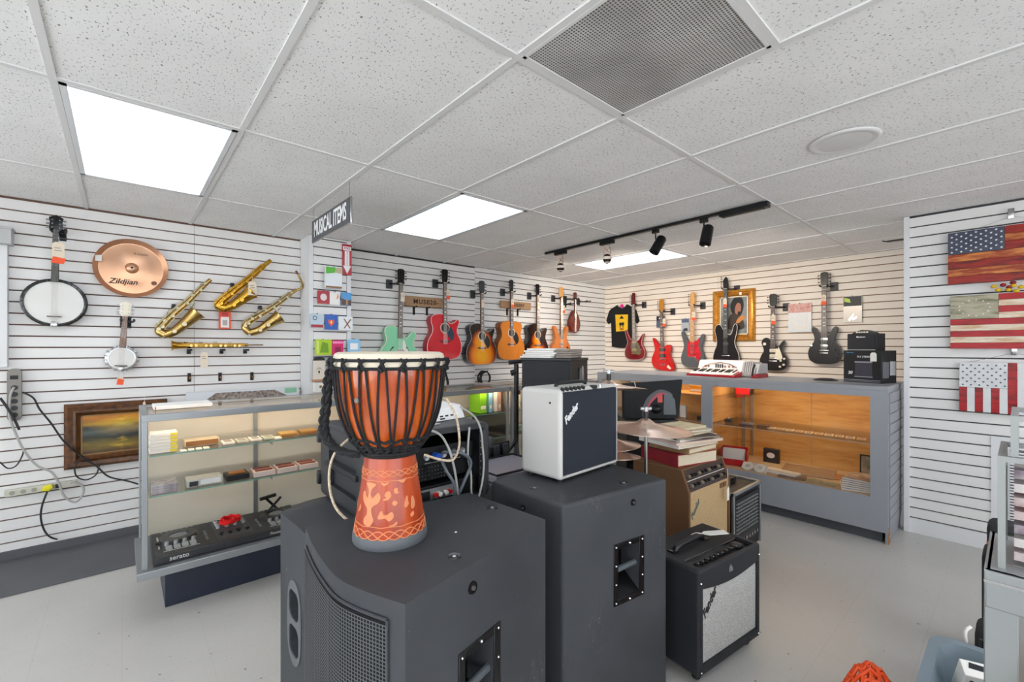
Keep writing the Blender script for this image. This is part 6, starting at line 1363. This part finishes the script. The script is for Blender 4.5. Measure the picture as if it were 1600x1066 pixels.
MB().box(.21,.245,.014,.017,.044,.076).build('mains_socket',BLACK,u3,smooth=False)
for x,c_ in ((.268,RED),(.285,PAPER),(.312,PAPER),(.33,RED)): MB().cyl((x,.003,.058),(x,.018,.058),.0085,10).build('binding_post',c_,u3)
m=MB()
for i in range(10):
    for j in range(4): m.cyl((.21+.014*i,.057,.108+.014*j),(.21+.014*i,.06,.108+.014*j),.002,5)
m.build('vent_dots',PEG,u2,kind='stuff')
def fp(x,y,z): return (.615+x,1.43+y,.8+z)
for lb,pts,r,m_ in [
  ('thin grey cable rising from the rack case to above the showcase, left one',[fp(.40,-.02,.30),fp(.385,-.03,.2),fp(.40,-.03,.12),fp(.41,-.02,.04),fp(.44,-.01,.0)],.004,GRYC),
  ('thin grey cable hanging in front of the rack case, right one',[(1.19,1.9,1.16),fp(.455,.02,.33),fp(.458,-.03,.2),fp(.45,-.04,.1),fp(.43,-.03,.0)],.004,GRYC),
  ('thick grey-blue cable curving out of the rack case front',[fp(.30,.0,.215),fp(.34,-.05,.215),fp(.385,-.05,.17),fp(.36,-.04,.10),fp(.345,-.02,.04),fp(.36,-.0,.01)],.0065,mat('blue_grey_cable','#5a6168',.4)),
  ('dark cable running down from the blue connector',[fp(.285,-.0,.19),fp(.29,-.03,.15),fp(.315,-.04,.10),fp(.33,-.02,.03)],.006,mat('blue_grey_cable','#5a6168',.4)),
  ('black cable draped over the front of the rack case',[fp(.18,.1,.31),fp(.25,-.01,.30),fp(.285,-.04,.25),fp(.31,-.05,.16),fp(.34,-.03,.05)],.0045,GRYC),
  ('brown and white braided cable hooped behind the djembe to the right',[fp(.20,-.02,.225),fp(.25,-.06,.205),fp(.30,-.06,.20),fp(.345,-.03,.24),fp(.36,.0,.31),fp(.355,.02,.36),fp(.34,.05,.41)],.0045,mat('braided_tan_cable','#b99c78',.6,c2='#e8dcc8',vscale=120)),
  ('brown and white braided cable arching down left of the djembe',[fp(.01,.16,.29),fp(-.06,.14,.24),fp(-.085,.12,.16),fp(-.075,.08,.07),fp(-.02,.02,.008),fp(.02,-.02,.004)],.0045,mat('braided_tan_cable','#b99c78',.6))]:
    cable(lb,pts,r,m_)
# things on the case: folded paper and device
t=thing('white_device','white flat electronic device with printed ports on the rack case','device',(.98,1.66,1.1065),.12)
MB().prism([(-.10,0),(.10,0),(.10,.022),(-.10,.050)],-.16,.10,'y' ).build('housing',WINK,t,bevel=.004) if False else MB().hull8([(-.17,-.09,0),(.13,-.09,0),(.13,.09,.0),(-.17,.09,0),(-.17,-.06,.035),(.13,-.06,.055),(.13,.09,.06),(-.17,.09,.04)]).build('housing',WINK,t,bevel=.004)
for k in range(4): MB().box(-.03+.028*k,-.014+.028*k,-.082,-.079,.014,.020).build('port',BLACK,t,smooth=False)
MB().box(-.005,.02,-.087,-.083,.003,.010).build('port',BLACK,t,smooth=False)
bx('paper_sheets','loose white and grey papers lying on the rack case beside the drum','paper',(.80,1.58,1.106),(.26,.20,.004),mat('grey_white_paper','#b9bcbf',.6),.2)
# open black road case behind
t=thing('road_case','open black ribbed road case with a grey tray, between rack case and amplifier','case',(1.66,1.97,0),.0)
MB().box(-.22,.22,-.2,.2,0,.70).build('shell',BLACK,t,bevel=.01)
for k in range(6): MB().box(-.21+.072*k,-.168+.072*k,.18,.2,.70,.80).build('rib',DARKG,t,bevel=.004)
MB().box(-.22,.22,.2,.21,.68,.81).build('lid_edge',BLACK,t,bevel=.003)
MB().box(-.20,.20,-.18,.15,.70,.735).build('tray',mat('violet_grey_tray','#8a8690',.4),t,bevel=.006); MB().tube([(-.19,-.17,.74),(.19,-.17,.74),(.19,.14,.74),(-.19,.14,.74)],.006,6,closed=True).build('tray_rim',BLACK,t)
# dark speaker on tripod stand
t=thing('speaker_stand','black tripod stand carrying the dark grille speaker','stand',(2.16,2.02,0),-.3)
MB().cyl((0,0,.35),(0,0,.80),.017,12).build('pole',BLACKM,t); MB().lathe([(.001,.78),(.03,.78),(.03,.84),(.001,.84)],n=14).build('collar',BLACK,t)
for k in range(3):
    a=k*2*PI/3+2.6; MB().tube([(0.02*math.cos(a),.02*math.sin(a),.62),(.42*math.cos(a),.42*math.sin(a),.02)],.012,8).build('leg',BLACKM,t)
t=thing('stage_speaker','dark grey grille speaker with a pile of papers on top','speaker',(1.957,2.14,.84),math.radians(-70))
MB().box(0,.345,0,.30,0,.50).build('cabinet',mat('dark_vinyl_cabinet','#2a2624',.6,bump=.4,bscale=300),t,bevel=.006)
MB().box(.012,.333,-.008,.0,.012,.485).build('grille_cloth',mat('dark_basket_grille','#232428',.8,bump=1,bscale=350,c2='#2f3036',vscale=260),t,bevel=.003)
MB().box(-.004,.349,-.012,.304,.485,.502).build('top_edge',BLACK,t,bevel=.004)
MB().box(.345,.352,.12,.2,.34,.44).build('corner_plate',BLACKM,t,bevel=.003); MB().prism([(-.02,.36),(.03,.36),(.01,.45),(-.005,.45)],.352,.36,'x').build('bright_latch',CHROME,t).location=(0,.16,-.0)
t2=thing('clamp_stand','black microphone stand clamp and pole left of the dark speaker','stand',(1.955,2.19,0),0)
MB().cyl((0,0,.75),(0,0,1.30),.016,12).build('pole',BLACKM,t2); MB().tube([(-.04,.03,1.31),(.05,-.02,1.32)],.014,8).tube([(.0,.0,1.25),(-.03,.02,1.24)],.02,8).build('clamp',BLACK,t2)
MB().tube([(0,0,.80),(-.10,.09,.62),(-.2,.18,.0)],.014,8).tube([(0,0,.80),(.12,.15,.0)],.014,8).tube([(0,0,.80),(-.02,-.12,.0)],.014,8).build('leg_set',BLACKM,t2,kind='stuff')
# piles of papers on it
rr=math.radians(-70); Mp=TR(1.957,2.14,1.3425)@RZ(rr)
z=0
for k in range(5):
    c=Mp@Vector((.11+.01*(k%3),.14,z)); bx('magazine',['lowest','second','third','fourth','top'][k]+' white magazine of the pile on the dark grille speaker','magazine',tuple(c),(.24-.012*k,.27,.011),mat('white_magazine','#e6e3df',.5),rr+.06*(k-2),'white magazines on the dark speaker',.002,lid('#cfd3d6',.02) if k==4 else None); z+=.0125
z=0
for k in range(4):
    c=Mp@Vector((.275,.13,z)); bx('folded_cloth',['bottom','second','third','top'][k]+' grey-brown folded cloth in the stack right of the white magazines','cloth',tuple(c),(.10,.22,.013),mat('taupe_cloth','#9a9088',.9,bump=.5,bscale=90),rr-.03*k,'folded grey cloths',.005); z+=.0145
# black equipment cabinet, headphone box
t=thing('equipment_cabinet','plain black equipment cabinet behind the stack of books','cabinet',(3.0,1.87,0),math.radians(-42))
MB().box(-.19,.19,-.15,.2,0,.88).build('body',BLACK,t,bevel=.006)
for k in range(3): MB().box(-.17,.17,-.154,-.15,.05+.27*k,.29+.27*k).build('front_door',DARKG,t,bevel=.003)
t=thing('headphone_box','large black box printed with red-banded headphones, leaning behind the cymbal','box',(2.945,1.80,.882),math.radians(-42))
t.rotation_euler=(-.06,0,math.radians(-42)); t.scale=(1.22,1.0,1.0)
MB().hull8([(-.165,-.0,0),(.165,-.0,0),(.165,.06,0),(-.165,.06,0),(-.165,.0,.26),(.195,.0,.29),(.195,.06,.29),(-.165,.06,.26)]).build('carton',mat('black_carton','#101114',.6,spec=.3),t,bevel=.003)
MB().prism(spline([(-.055,.02),(-.045,.10),(-.01,.17),(.05,.215),(.10,.205),(.13,.18),(.125,.165),(.09,.185),(.05,.19),(.01,.155),(-.02,.09),(-.03,.02)],3),-.002,0,'y').build('printed_headband',mat('print_dark_grey','#3b3b40',.4),t,smooth=False)
MB().prism(spline([(-.034,.02),(-.024,.09),(.01,.155),(.05,.192),(.09,.187),(.10,.178),(.06,.178),(.02,.14),(-.01,.09),(-.018,.02)],3),-.003,-.002,'y').build('printed_red_band',mat('print_red','#9e1430',.35),t,smooth=False)
MB().prism([(.075,.03),(.15,.03),(.145,.14),(.12,.18),(.08,.19)],-.0026,0,'y').build('printed_ear_cup',mat('print_slate','#3d444c',.35),t,smooth=False)
MB().prism([(-.19+.23,.12),(-.17+.24,.12),(-.16+.23,.18),(-.19+.23,.18)],-.0028,0,'y').build('printed_emblem',mat('print_red2','#c0201c',.35),t,smooth=False)
MB().lathe([(.001,.02),(.02,.016),(.032,.002),(.033,0)],n=18,M=TR(.03,-.002,.07)@RX(PI/2)).build('ear_pad',BLACKG,t)
MB().tube([(-.12,-.004,.275),(-.10,-.012,.272),(-.095,-.014,.24),(-.10,-.012,.22)],.002,5).build('white_string',PAPER,t)
# cymbals on stands
CYM=mat('dusty_cymbal_bronze','#ecd0be',.24,metal=.75,var=.08,vscale=7)
def cymbal(label,c,R,tilt,taz,polebot,sname):
    t=thing('cymbal',label,'cymbal',c,0,'cymbals on floor stands'); M=RZ(taz)@RX(tilt)
    MB().lathe([(.006,.026),(.018,.025),(.034,.016),(.045,.006),(R*.6,-.008),(R,-.022),(R,-.0235),(R*.6,-.0095),(.045,.0045),(.034,.0145),(.018,.0235),(.006,.0245)],n=64,M=M,closed=True).build('bowl',CYM,t)
    if sname:
        s=thing('cymbal_stand',sname,'stand',(c[0],c[1],0),0)
        MB().cyl((0,0,.03),(0,0,c[2]+.02),.0085,10).build('pole',CHROME,s); MB().lathe([(.001,.04),(.010,.04),(.012,.03),(.012,-.0),(.001,0)],(0,0,c[2]+.028),12).build('felt',BLACK,s)
        MB().cyl((-.02,.017,c[2]+.075),(.02,-.017,c[2]+.075),.008,10).lathe([(.001,0),(.012,0),(.012,.02),(.001,.02)],(0,0,c[2]+.062),12).build('wing_nut',STEEL,s)
        for k in range(3):
            a=k*2*PI/3+.9; MB().tube([(0,0,.45),(.085*math.cos(a),.085*math.sin(a),.01)],.008,8).build('leg',CHROME,s)
    return t
cymbal('largest pinkish bronze cymbal on a chrome stand beside the white amplifier',(1.90,1.19,1.040),.215,.05,.8,.8,'chrome cymbal stand behind the tall black cabinet')
cymbal('smaller bronze cymbal just below the largest one',(1.86,1.37,.935),.15,-.06,.4,.8,'thin chrome stand holding the smaller cymbals')
cymbal('third bronze cymbal, lowest of the three beside the amplifier',(1.86,1.37,.885),.15,.10,2.2,.8,None)
cymbal('tilted thin cymbal behind the top of the white amplifier',(1.99,1.475,1.205),.20,.13,2.35,.8,'chrome stand holding the tilted cymbal behind the white amplifier')
# tweed amplifier on a crate
t=thing('equipment_crate','low black crate under the brown tweed amplifier','crate',(2.43,1.24,0),0)
MB().box(0,.53,0,.38,0,.20).build('body',BLACK,t,bevel=.008); MB().box(.15,.38,-.006,0,.08,.12).build('grip',CHROME,t,bevel=.003)
t=thing('guitar_amplifier','brown and tan tweed guitar amplifier with slanted control panel','amplifier',(2.435,1.245,.2005),-.03)
BRV=mat('brown_suede_vinyl','#6e4c2e',.7,bump=.3,bscale=300); TWD=mat('tan_grille_cloth','#c9ab80',.8,bump=.6,bscale=500,c2='#b5966c',vscale=200)
H=.50; W=.51; D=.38
prof=[(.0,0),(D,0),(D,H),(.05,H),(0,H-.13)]
for x in (0,W-.02): MB().prism(prof,x,x+.02,'x').build('side_panel',BRV,t,bevel=.006)
MB().box(.02,W-.02,.05,D,H-.02,H).box(.02,W-.02,.0,D,0,.025).box(.02,W-.02,D-.02,D,.025,H-.02).build('shell',BRV,t,smooth=False)
MB().box(.02,W-.02,.012,.03,.025,H-.13).build('grille_cloth',TWD,t,smooth=False)
MB().prism([(.008,H-.128),(.03,H-.14),(.07,H-.015),(.052,H-.005)],.02,W-.02,'x').build('control_panel',mat('dark_brown_panel','#3b2d28',.4),t,smooth=False)
sl=math.atan2(.044,.123)
Mc=TR(0,.008,H-.128)@RX(-sl)
for r in range(2):
    for k in range(11): MB().lathe([(.011,0),(.010,.012),(.0065,.013),(.006,.018),(.001,.018)],n=10,M=Mc@TR(.05+.04*k,-.001,.032+.055*r)@RX(PI/2)).build('knob',BLACK if k%3 else mat('knob_tan_top','#8a7c6a',.4),t)
MB().box(.03,W-.03,-.001,.001,.060,.063,Mc).build('panel_line',PAPER,t,smooth=False)
o=fender(t,.048,mat('grey_green_badge','#7f8a80',.4,metal=.4),(.085,.010,.262)); o.rotation_euler=(PI/2,-.8,0)
for k in range(2): MB().box(W-.12+.045*k,W-.085+.045*k,.008,.012,H-.175,H-.145).build('jack_plate',BRV,t,smooth=False)
tg=thing('price_tag','long white price tag hanging on the front of the tweed amplifier','price tag',(2.86,1.212,.60),0,'paper price tags on strings')
MB().tube([(0,0,.05),(0,-.002,-.06)],.0014,5).build('string',PAPER,tg); MB().prism([(-.014,-.15),(.014,-.15),(.016,-.08),(0,-.058),(-.016,-.08)],-.004,-.003,'y').build('card',PAPER,tg,smooth=False)
# books and papers on the tweed amplifier
zb=.7015
BKS=[('thick red book with torn cover and brown pages',.34,.30,.075,'#8a1c28',-.25),('fat brown-paged binder',.30,.28,.035,'#9a7a56',-.1),('white sheet music volume',.36,.31,.022,'#e3ddd6',-.2),('wide pale pink folder',.38,.30,.014,'#d9bdb5',-.3),
     ('white stapled score',.36,.28,.014,'#ece8e2',-.15),('black and brown record sleeve',.32,.32,.010,'#3f3029',-.42),('cream paper folder',.30,.26,.012,'#cfc0a4',-.1),('grey-edged magazine',.28,.22,.014,'#b5ad9f',-.28),('topmost yellowed paper booklet',.27,.20,.014,'#d9c9a0',-.18)]
for k,(lb,w_,d_,h_,c_,rz) in enumerate(BKS):
    x=2.66+.01*math.sin(k*2); y=1.42+.012*math.cos(k*3)
    t=thing('book',lb+' in the pile on the tweed amplifier','book',(x,y,zb),rz,'pile of books and papers on the tweed amplifier')
    cm=mat('book_'+c_.lstrip('#'),c_,.5,var=.15,vscale=18); th=.003 if h_<.03 else .006
    MB().box(-w_/2,w_/2,-d_/2,d_/2,0,th).build('cover',cm,t,smooth=False); MB().box(-w_/2,w_/2,-d_/2,d_/2,h_-th,h_).build('cover',cm,t,smooth=False)
    MB().box(-w_/2+.006,w_/2-.004,-d_/2+.004,d_/2-.004,th,h_-th).build('pages',mat('page_edges','#d6c8ae' if k not in (2,4) else '#d6c8ae',.8,var=.12,vscale=60,stretch=(1,1,12)),t,smooth=False)
    MB().box(-w_/2-.001,-w_/2+.006,-d_/2,d_/2,0,h_).build('spine',cm,t,smooth=False)
    zb+=h_+.0008
bx('white_carton','small plain white carton on the right end of the book pile','box',(2.93,1.40,.7015),(.12,.10,.05),PAPER,-.1)
bx('tan_carton','small tan carton beside the white carton','box',(2.93,1.40,.753),(.10,.09,.055),mat('white_tan_card','#d9cdbd',.7),-.2)
# rack mixer case behind
t=thing('mixer_rack','black rack case with silver edges and a mixer full of knobs','case',(2.975,1.22,0),.0)
W=.46; D=.42; H=.46
MB().box(0,W,0.012,D,.03,H-.012).build('body',BLACK,t,bevel=.004)
for x in (0,W-.018):
    MB().box(x,x+.018,0,.02,.03,H).build('corner_rail',STEEL,t,bevel=.002)
MB().box(0,W,0,.02,H-.02,H).box(0,W,D-.02,D,H-.02,H).box(0,.02,.02,D-.02,H-.016,H+.001).box(W-.02,W,.02,D-.02,H-.016,H+.001).build('top_rail',STEEL,t,bevel=.002)
MB().box(.12,.34,.12,.20,H-.012,H+.03).build('top_handle',BLACK,t,bevel=.01)
MB().box(.03,W-.03,.004,.012,.10,H-.05).build('mixer_panel',mat('mixer_black','#1b1c20',.4),t,smooth=False)
kn=MB().lathe([(.005,0),(.004,.010),(.001,.010)],n=8,M=RX(PI/2)).mesh('knob',mat('mixer_knob_grey','#8d908e',.4))
for i in range(14):
    for j in range(9):
        o=link('knob',kn,t); o.location=(.05+.026*i,.004,H-.08-.024*j)
m=MB(); [m.cyl((.06+.045*i,-.006,.13),(.06+.045*i,.004,.13),.012,10) for i in range(8)]; m.build('sockets',CHROME,t,kind='stuff')
MB().tube([(W-.0,.04,H-.06),(W+.02,.04,H-.08),(W+.015,.04,H-.12),(W,.04,H-.11)],.006,8).build('side_latch',BLACKM,t)
for x in (.04,W-.04):
    for y in (.05,D-.05): MB().cyl((x,y,0),(x,y,.032),.02,10).build('foot',BLACK,t)
# ---------------------------------------------------------------- black amplifier with silver grille
ra=math.atan2(-.058,.488)
t=thing('guitar_amplifier','black guitar amplifier on casters with silver cloth grille, right of the cabinets','amplifier',(1.772,.865,0),ra)
W=.492; D=.30; z0=.052; z1=.490
BV=mat('black_tolex','#202125',.6,bump=.5,bscale=450)
o=MB().box(0,W,0,D,z0,z1).build('shell',BV,t,bevel=.012,seg=3)
cut(o,MB().box(.028,W-.028,-.02,.022,z0+.045,z1-.075))
cut(o,MB().box(.04,W-.03,.015,.105,z1-.022,z1+.02))
# silver grille cloth: diagonal woven look, curved top edge
SG=nodemat('silver_sparkle_cloth',lambda nt,v,b:(lambda w1:(bump(nt,b,w1,.5,.001),ramp(nt,w1,[(.25,'#6f6f6e'),(.55,'#bdbcb8'),(.8,'#d9d8d4')]))[1])(noise(nt,mapping(nt,v,(420,420,420)),1,1)),.6)
gp=[(.030,z0+.047),(W-.030,z0+.047)]+[(W-.030-(W-.06)*k/12,z1-.078-.022*math.sin(PI*k/12)) for k in range(13)]
MB().prism(gp,.008,.020,'y').build('grille_cloth',SG,t,smooth=False)
MB().prism([(.028,z1-.074)]+[(.030+(W-.06)*k/12,z1-.078-.022*math.sin(PI*k/12)) for k in range(13)]+[(W-.028,z1-.074)],.0,.012,'y').build('lower_brow',BV,t,smooth=False)
o=fender(t,.050,mat('black_badge','#15161a',.25,coat=.5),(.085,.0065,.335)); o.rotation_euler=(PI/2,-.82,0)
cp=MB().box(.042,W-.032,.02,.103,z1-.021,z1-.016).build('control_panel',BLACKG,t,smooth=False)
MB().box(.042,W-.032,.098,.103,z1-.016,z1-.004).build('panel_back_edge',CHROME,t,smooth=False)
MB().box(.05,W-.10,.022,.030,z1-.0162,z1-.0150).build('label_strip',PAPER,cp,smooth=False)
for k in range(9): MB().lathe([(.0105,0),(.0095,.014),(.001,.0145)],(.07+.037*k,.058,z1-.016),12).build('knob',BLACK,t)
for k in range(9): MB().box(.068+.037*k,.072+.037*k,.045,.047,z1-.0005,z1+.001).build('pointer',PAPER,cp,smooth=False)
MB().box(.38,.42,.04,.085,z1-.016,z1-.002).build('display',DARKG,t,bevel=.003)
h=MB().tube([(.08,.17,z1),(.085,.17,z1+.014),(.13,.172,z1+.022),(.25,.178,z1+.024),(.30,.180,z1+.016),(.305,.18,z1)],[.012,.013,.014,.014,.013,.012],10).build('carry_handle',BLACK,t)
for x in (.075,.305): MB().box(x-.018,x+.018,.155,.195,z1,z1+.007).build('handle_bracket',BLACKG,t,bevel=.003)
for x,z in ((.014,z1-.05),(W-.014,z1-.05),(.018,z0+.02),(W-.018,z0+.02)): MB().ball((x,-.001,z),.0045,8,4).build('corner_screw',CHROME,t)
MB().prism([(.225,z1-.060),(.25,z1-.060),(.25,z1-.048),(.235,z1-.03),(.225,z1-.045)],-.003,0,'y').build('front_badge',mat('badge_grey','#8f9094',.3,metal=.5),t,smooth=False)
for x,y in ((.05,.05),(W-.05,.05),(.05,D-.05),(W-.05,D-.05)):
    c_=MB().box(x-.02,x+.02,y-.02,y+.02,z0-.006,z0).tube([(x,y,z0),(x+.012,y,.026)],.008,8).build('caster',BLACKM,t)
    MB().lathe([(.008,-.011),(.022,-.011),(.025,-.006),(.025,.006),(.022,.011),(.008,.011)],n=20,M=TR(x+.012,y,.0255)@RX(PI/2)).build('wheel',BLACK,c_)
tg=thing('price_tag','white price tag tied to the handle of the black amplifier','price tag',(2.06,1.02,.522),-.5,'paper price tags on strings')
MB().tube([(-.02,.01,-.008),(.0,.0,.004),(.03,-.01,.0)],.0018,5).build('string',PAPER,tg); MB().prism([(.03,-.02),(.05,-.035),(.15,-.04),(.155,.005),(.05,.012),(.03,-.002)],.0,.0015,'z').build('card',PAPER,tg,smooth=False)
# ================================================================= RIGHT EDGE
def gig(label,x,y0,y1,z,th,strap=False):
    t=thing('instrument_bag',label,'bag',(x,(y0+y1)/2,0),0,'black instrument bags by the right wall'); h=(y1-y0)/2
    MB().box(0,th,-h,h,0,z).build('bag_body',mat('black_nylon','#1f2124',.8,bump=.6,bscale=40),t,bevel=.03,seg=3)
    MB().tube([(-.001,-h+.02,z-.03),(-.002,h-.015,z-.03),(-.002,h-.015,.03)],.005,6).build('zip_piping',DARKG,t)
    if strap: 
        MB().prism([(-h,z*.86),(h+.002,z*.872),(h+.002,z*.862),(-h,z*.845)],-.004,-.001,'x').build('orange_green_band',mat('orange_green_band','#e8643a',.6,c2='#8fae5a',vscale=5),t,smooth=False)
gig('tall black instrument bag farthest back by the vent, with a coloured band',2.90,-.35,.10,.625,.16,True)
gig('black instrument bag in the middle, behind the aluminium display frame',2.50,-.35,.10,.62,.18)
gig('short black instrument bag nearest the grey tub',2.20,-.33,.105,.445,.15)
cable('white strap end hanging at the shortest instrument bag',[(2.195,.112,.45),(2.18,.125,.43),(2.19,.12,.36),(2.2,.115,.33)],.005,PAPER,name='strap')
# aluminium display frame and glass cases
t=thing('aluminium_stand','silver aluminium display frame filling the bottom right corner','display case',(1.20,.045,0),0)
W=.26; D=.52
FMG=mat('satin_frame_silver','#8b8e8e',.45,metal=.3,var=.04,vscale=10)
me=MB().box(0,.012,-.043,0,0,1.0).mesh('post',FMG,False,.002,1)
for x in (0,W-.012):
    for y in (0,-D+.043): o=link('post',me,t); o.location=(x,y,0)
MB().box(-.002,.012,-D,0,.93,1.0).build('front_rail',FMG,t,bevel=.004); MB().box(.0,W,-.012,0,.93,1.0).build('side_rail',FMG,t,bevel=.004)
MB().box(-.004,.0,-D,0,.978,.983).build('bright_trim',CHROME,t,smooth=False)
MB().box(.0,W,-D,0,.985,1.0).build('top',mat('frame_top_grey','#a5a8a8',.45,metal=.3),t,bevel=.002)
for z in (.35,.66): MB().box(.012,W-.012,-D+.01,-.01,z,z+.012).build('shelf',mat('pine_shelf','#c9a678',.5,var=.1),t,smooth=False)
MB().box(W-.012,W-.006,-D+.02,-.02,.02,.93).build('back_panel',STEEL,t,smooth=False)
for k in range(14): bx('white_envelope','white envelope number %s from the bottom of the stack inside the aluminium frame'%['one','two','three','four','five','six','seven','eight','nine','ten','eleven','twelve','thirteen','fourteen'][k],'paper',(1.33,-.14,.6725+.0135*k),(.20,.16,.012),PAPER,.02*(k%3),'stack of envelopes in the aluminium frame',.001)
bx('light_wood_block','pale wooden block standing on the frame shelf beside the cables','wood',(1.32,-.12,.3625),(.20,.14,.2),mat('pale_wood','#d9b98c',.6,var=.06,vscale=10),0)
for k,(c_,n_) in enumerate((('#e0b52a','yellow'),('#d9701e','orange'),('#8a3a24','dark red'))):
    cable('%s cable curling up at the bottom right corner of the picture'%n_,[(1.18,.12-.012*k,.66-.02*k),(1.17,.07-.01*k,.66),(1.175,.03-.006*k,.72),(1.185,.0-.01*k,.80),(1.19,-.03-.01*k,.86)],.006,mat('cable_'+n_.replace(' ','_'),c_,.4))
def gcase(label,x,y,z,w_,d_,h_,cont):
    t=thing('glass_case',label,'display case',(x,y,z),0,'small glass cases on the aluminium frame')
    r=.010; FM=mat('satin_grey_frame','#8f9290',.45,metal=.3)
    for a in (0,w_-r):
        for b_ in (-d_,-r): MB().box(a,a+r,b_,b_+r,0,h_-r).build('post',FM,t,smooth=False)
    MB().box(0,w_,-r,0,h_-r,h_).box(0,w_,-d_,-d_+r,h_-r,h_).box(0,r,-d_+r,-r,h_-r,h_).box(w_-r,w_,-d_+r,-r,h_-r,h_).build('top_frame',FM,t,smooth=False)
    MB().box(.002,.005,-d_+r,-r,r,h_-r).build('front_glass',GL,t,smooth=False); MB().box(r,w_-r,-.005,-.002,r,h_-r).build('side_glass',GL,t,smooth=False)
    for k in range(cont): MB().box(.03,w_-.02,-d_+.02,-.02,.012+k*(h_-.03)/cont,.012+(k+.62)*(h_-.03)/cont).build('boxed_set',mat('striped_carton_%d'%(k%4),['#8a3a48','#d9cfcf','#5a3f5f','#b0787c'][k%4],.5,c2='#cfc6c4',vscale=25),t,smooth=False)
gcase('small glass case full of red and white striped cartons on the aluminium frame',1.225,.028,1.0005,.20,.46,.208,7)
gcase('low glass case stacked on top of the one with striped cartons',1.228,.012,1.2095,.19,.42,.075,1)
# grey tub
t=thing('storage_tub','grey-blue plastic storage tub in the bottom right corner, holding boxes','tub',(1.81,-.07,0),0)
TUB=mat('blue_grey_polyethylene','#75838c',.4)
def ring_(hw,hd,r,z,M=None): return [(p[0],p[1],z) for p in rrect(-hw,hw,-hd,hd,r,5)]
rings=[ring_(.25,.21,.05,0),ring_(.285,.245,.06,.37),ring_(.29,.25,.06,.40),ring_(.318,.275,.07,.405),ring_(.318,.275,.07,.42),ring_(.287,.247,.06,.42),ring_(.28,.24,.06,.37),ring_(.245,.205,.05,.01)]
m=MB(); n=len(rings[0])
for R0 in rings: m.v+=R0
for i in range(len(rings)-1):
    for k in range(n): m.f.append((i*n+k,i*n+(k+1)%n,(i+1)*n+(k+1)%n,(i+1)*n+k))
m.f.append(tuple(range(n))); m.f.append(tuple((len(rings)-1)*n+k for k in range(n)))
m.build('body',TUB,t)
for x in (-.1,.1): MB().box(x-.004,x+.004,.24,.262,.02,.36).build('outer_rib',TUB,t,smooth=False)
for nm,lb,x,y,z,d,m_,rt in [('game_box','white box with black printed swoosh leaning in the grey tub',2.0,.04,.36,(.20,.05,.18),PAPER,(.5,0,-1.2)),
    ('brown_box','dark brown printed box below the white one in the grey tub',1.90,.03,.30,(.24,.18,.10),mat('dark_brown_print','#3b2a2a',.5,c2='#5a4444',vscale=20),(.2,0,-.2)),
    ('black_box','black box at the bottom of the grey tub',1.72,-.15,.012,(.25,.28,.18),BLACK,(0,0,.1))]:
    t=thing(nm,lb,'box',(x,y,z),0,rot=rt); MB().box(-d[0]/2,d[0]/2,-d[1]/2,d[1]/2,-d[2]/2 if z>.1 else 0,d[2]/2 if z>.1 else d[2]).build('body',m_,t,bevel=.003)
    if nm=='game_box': MB().prism([(-.085,.07),(.0,.04),(.09,.0),(.08,-.05),(-.02,-.03),(-.085,.02)],-.0265,-.025,'y').prism([(-.08,.018),(.0,.008),(.09,-.004),(.08,-.014),(-.085,.0)],.09,.0912,'z').build('printed_swoosh',INK,t,smooth=False)
cable('yellow plastic cord lying over the grey tub contents',[(1.95,-.02,.40),(1.90,.0,.43),(1.85,-.04,.42),(1.80,-.06,.45),(1.70,-.05,.44)],.010,mat('bright_yellow_cord','#e8c31c',.4))
# orange mesh
m=MB(); M=TR(1.93,.335,.0)@RZ(.4)
cr=mat('orange_crochet','#f0531a',.6)
for i in range(12):
    q=[]
    for k in range(14):
        u=k/13; x=-.13+.022*i; q.append((x+.006*math.sin(k*2.1+i),-.10+.2*u,.32*max(.02,1-((x/.16)**2+(u-.5)**2*2.2))+.008*math.sin(k*3+i)))
    m.tube(q,.006,6)
for k in range(10):
    u=k/9; q=[]
    for i in range(14):
        x=-.13+.02*i; q.append((x,-.10+.2*u+.005*math.sin(i*2),.32*max(.02,1-((x/.16)**2+(u-.5)**2*2.2))))
    m.tube(q,.006,6)
m.xf(M); tag(m.build('orange_net',cr),'bright orange crocheted net heap on the floor beside the grey tub','net')
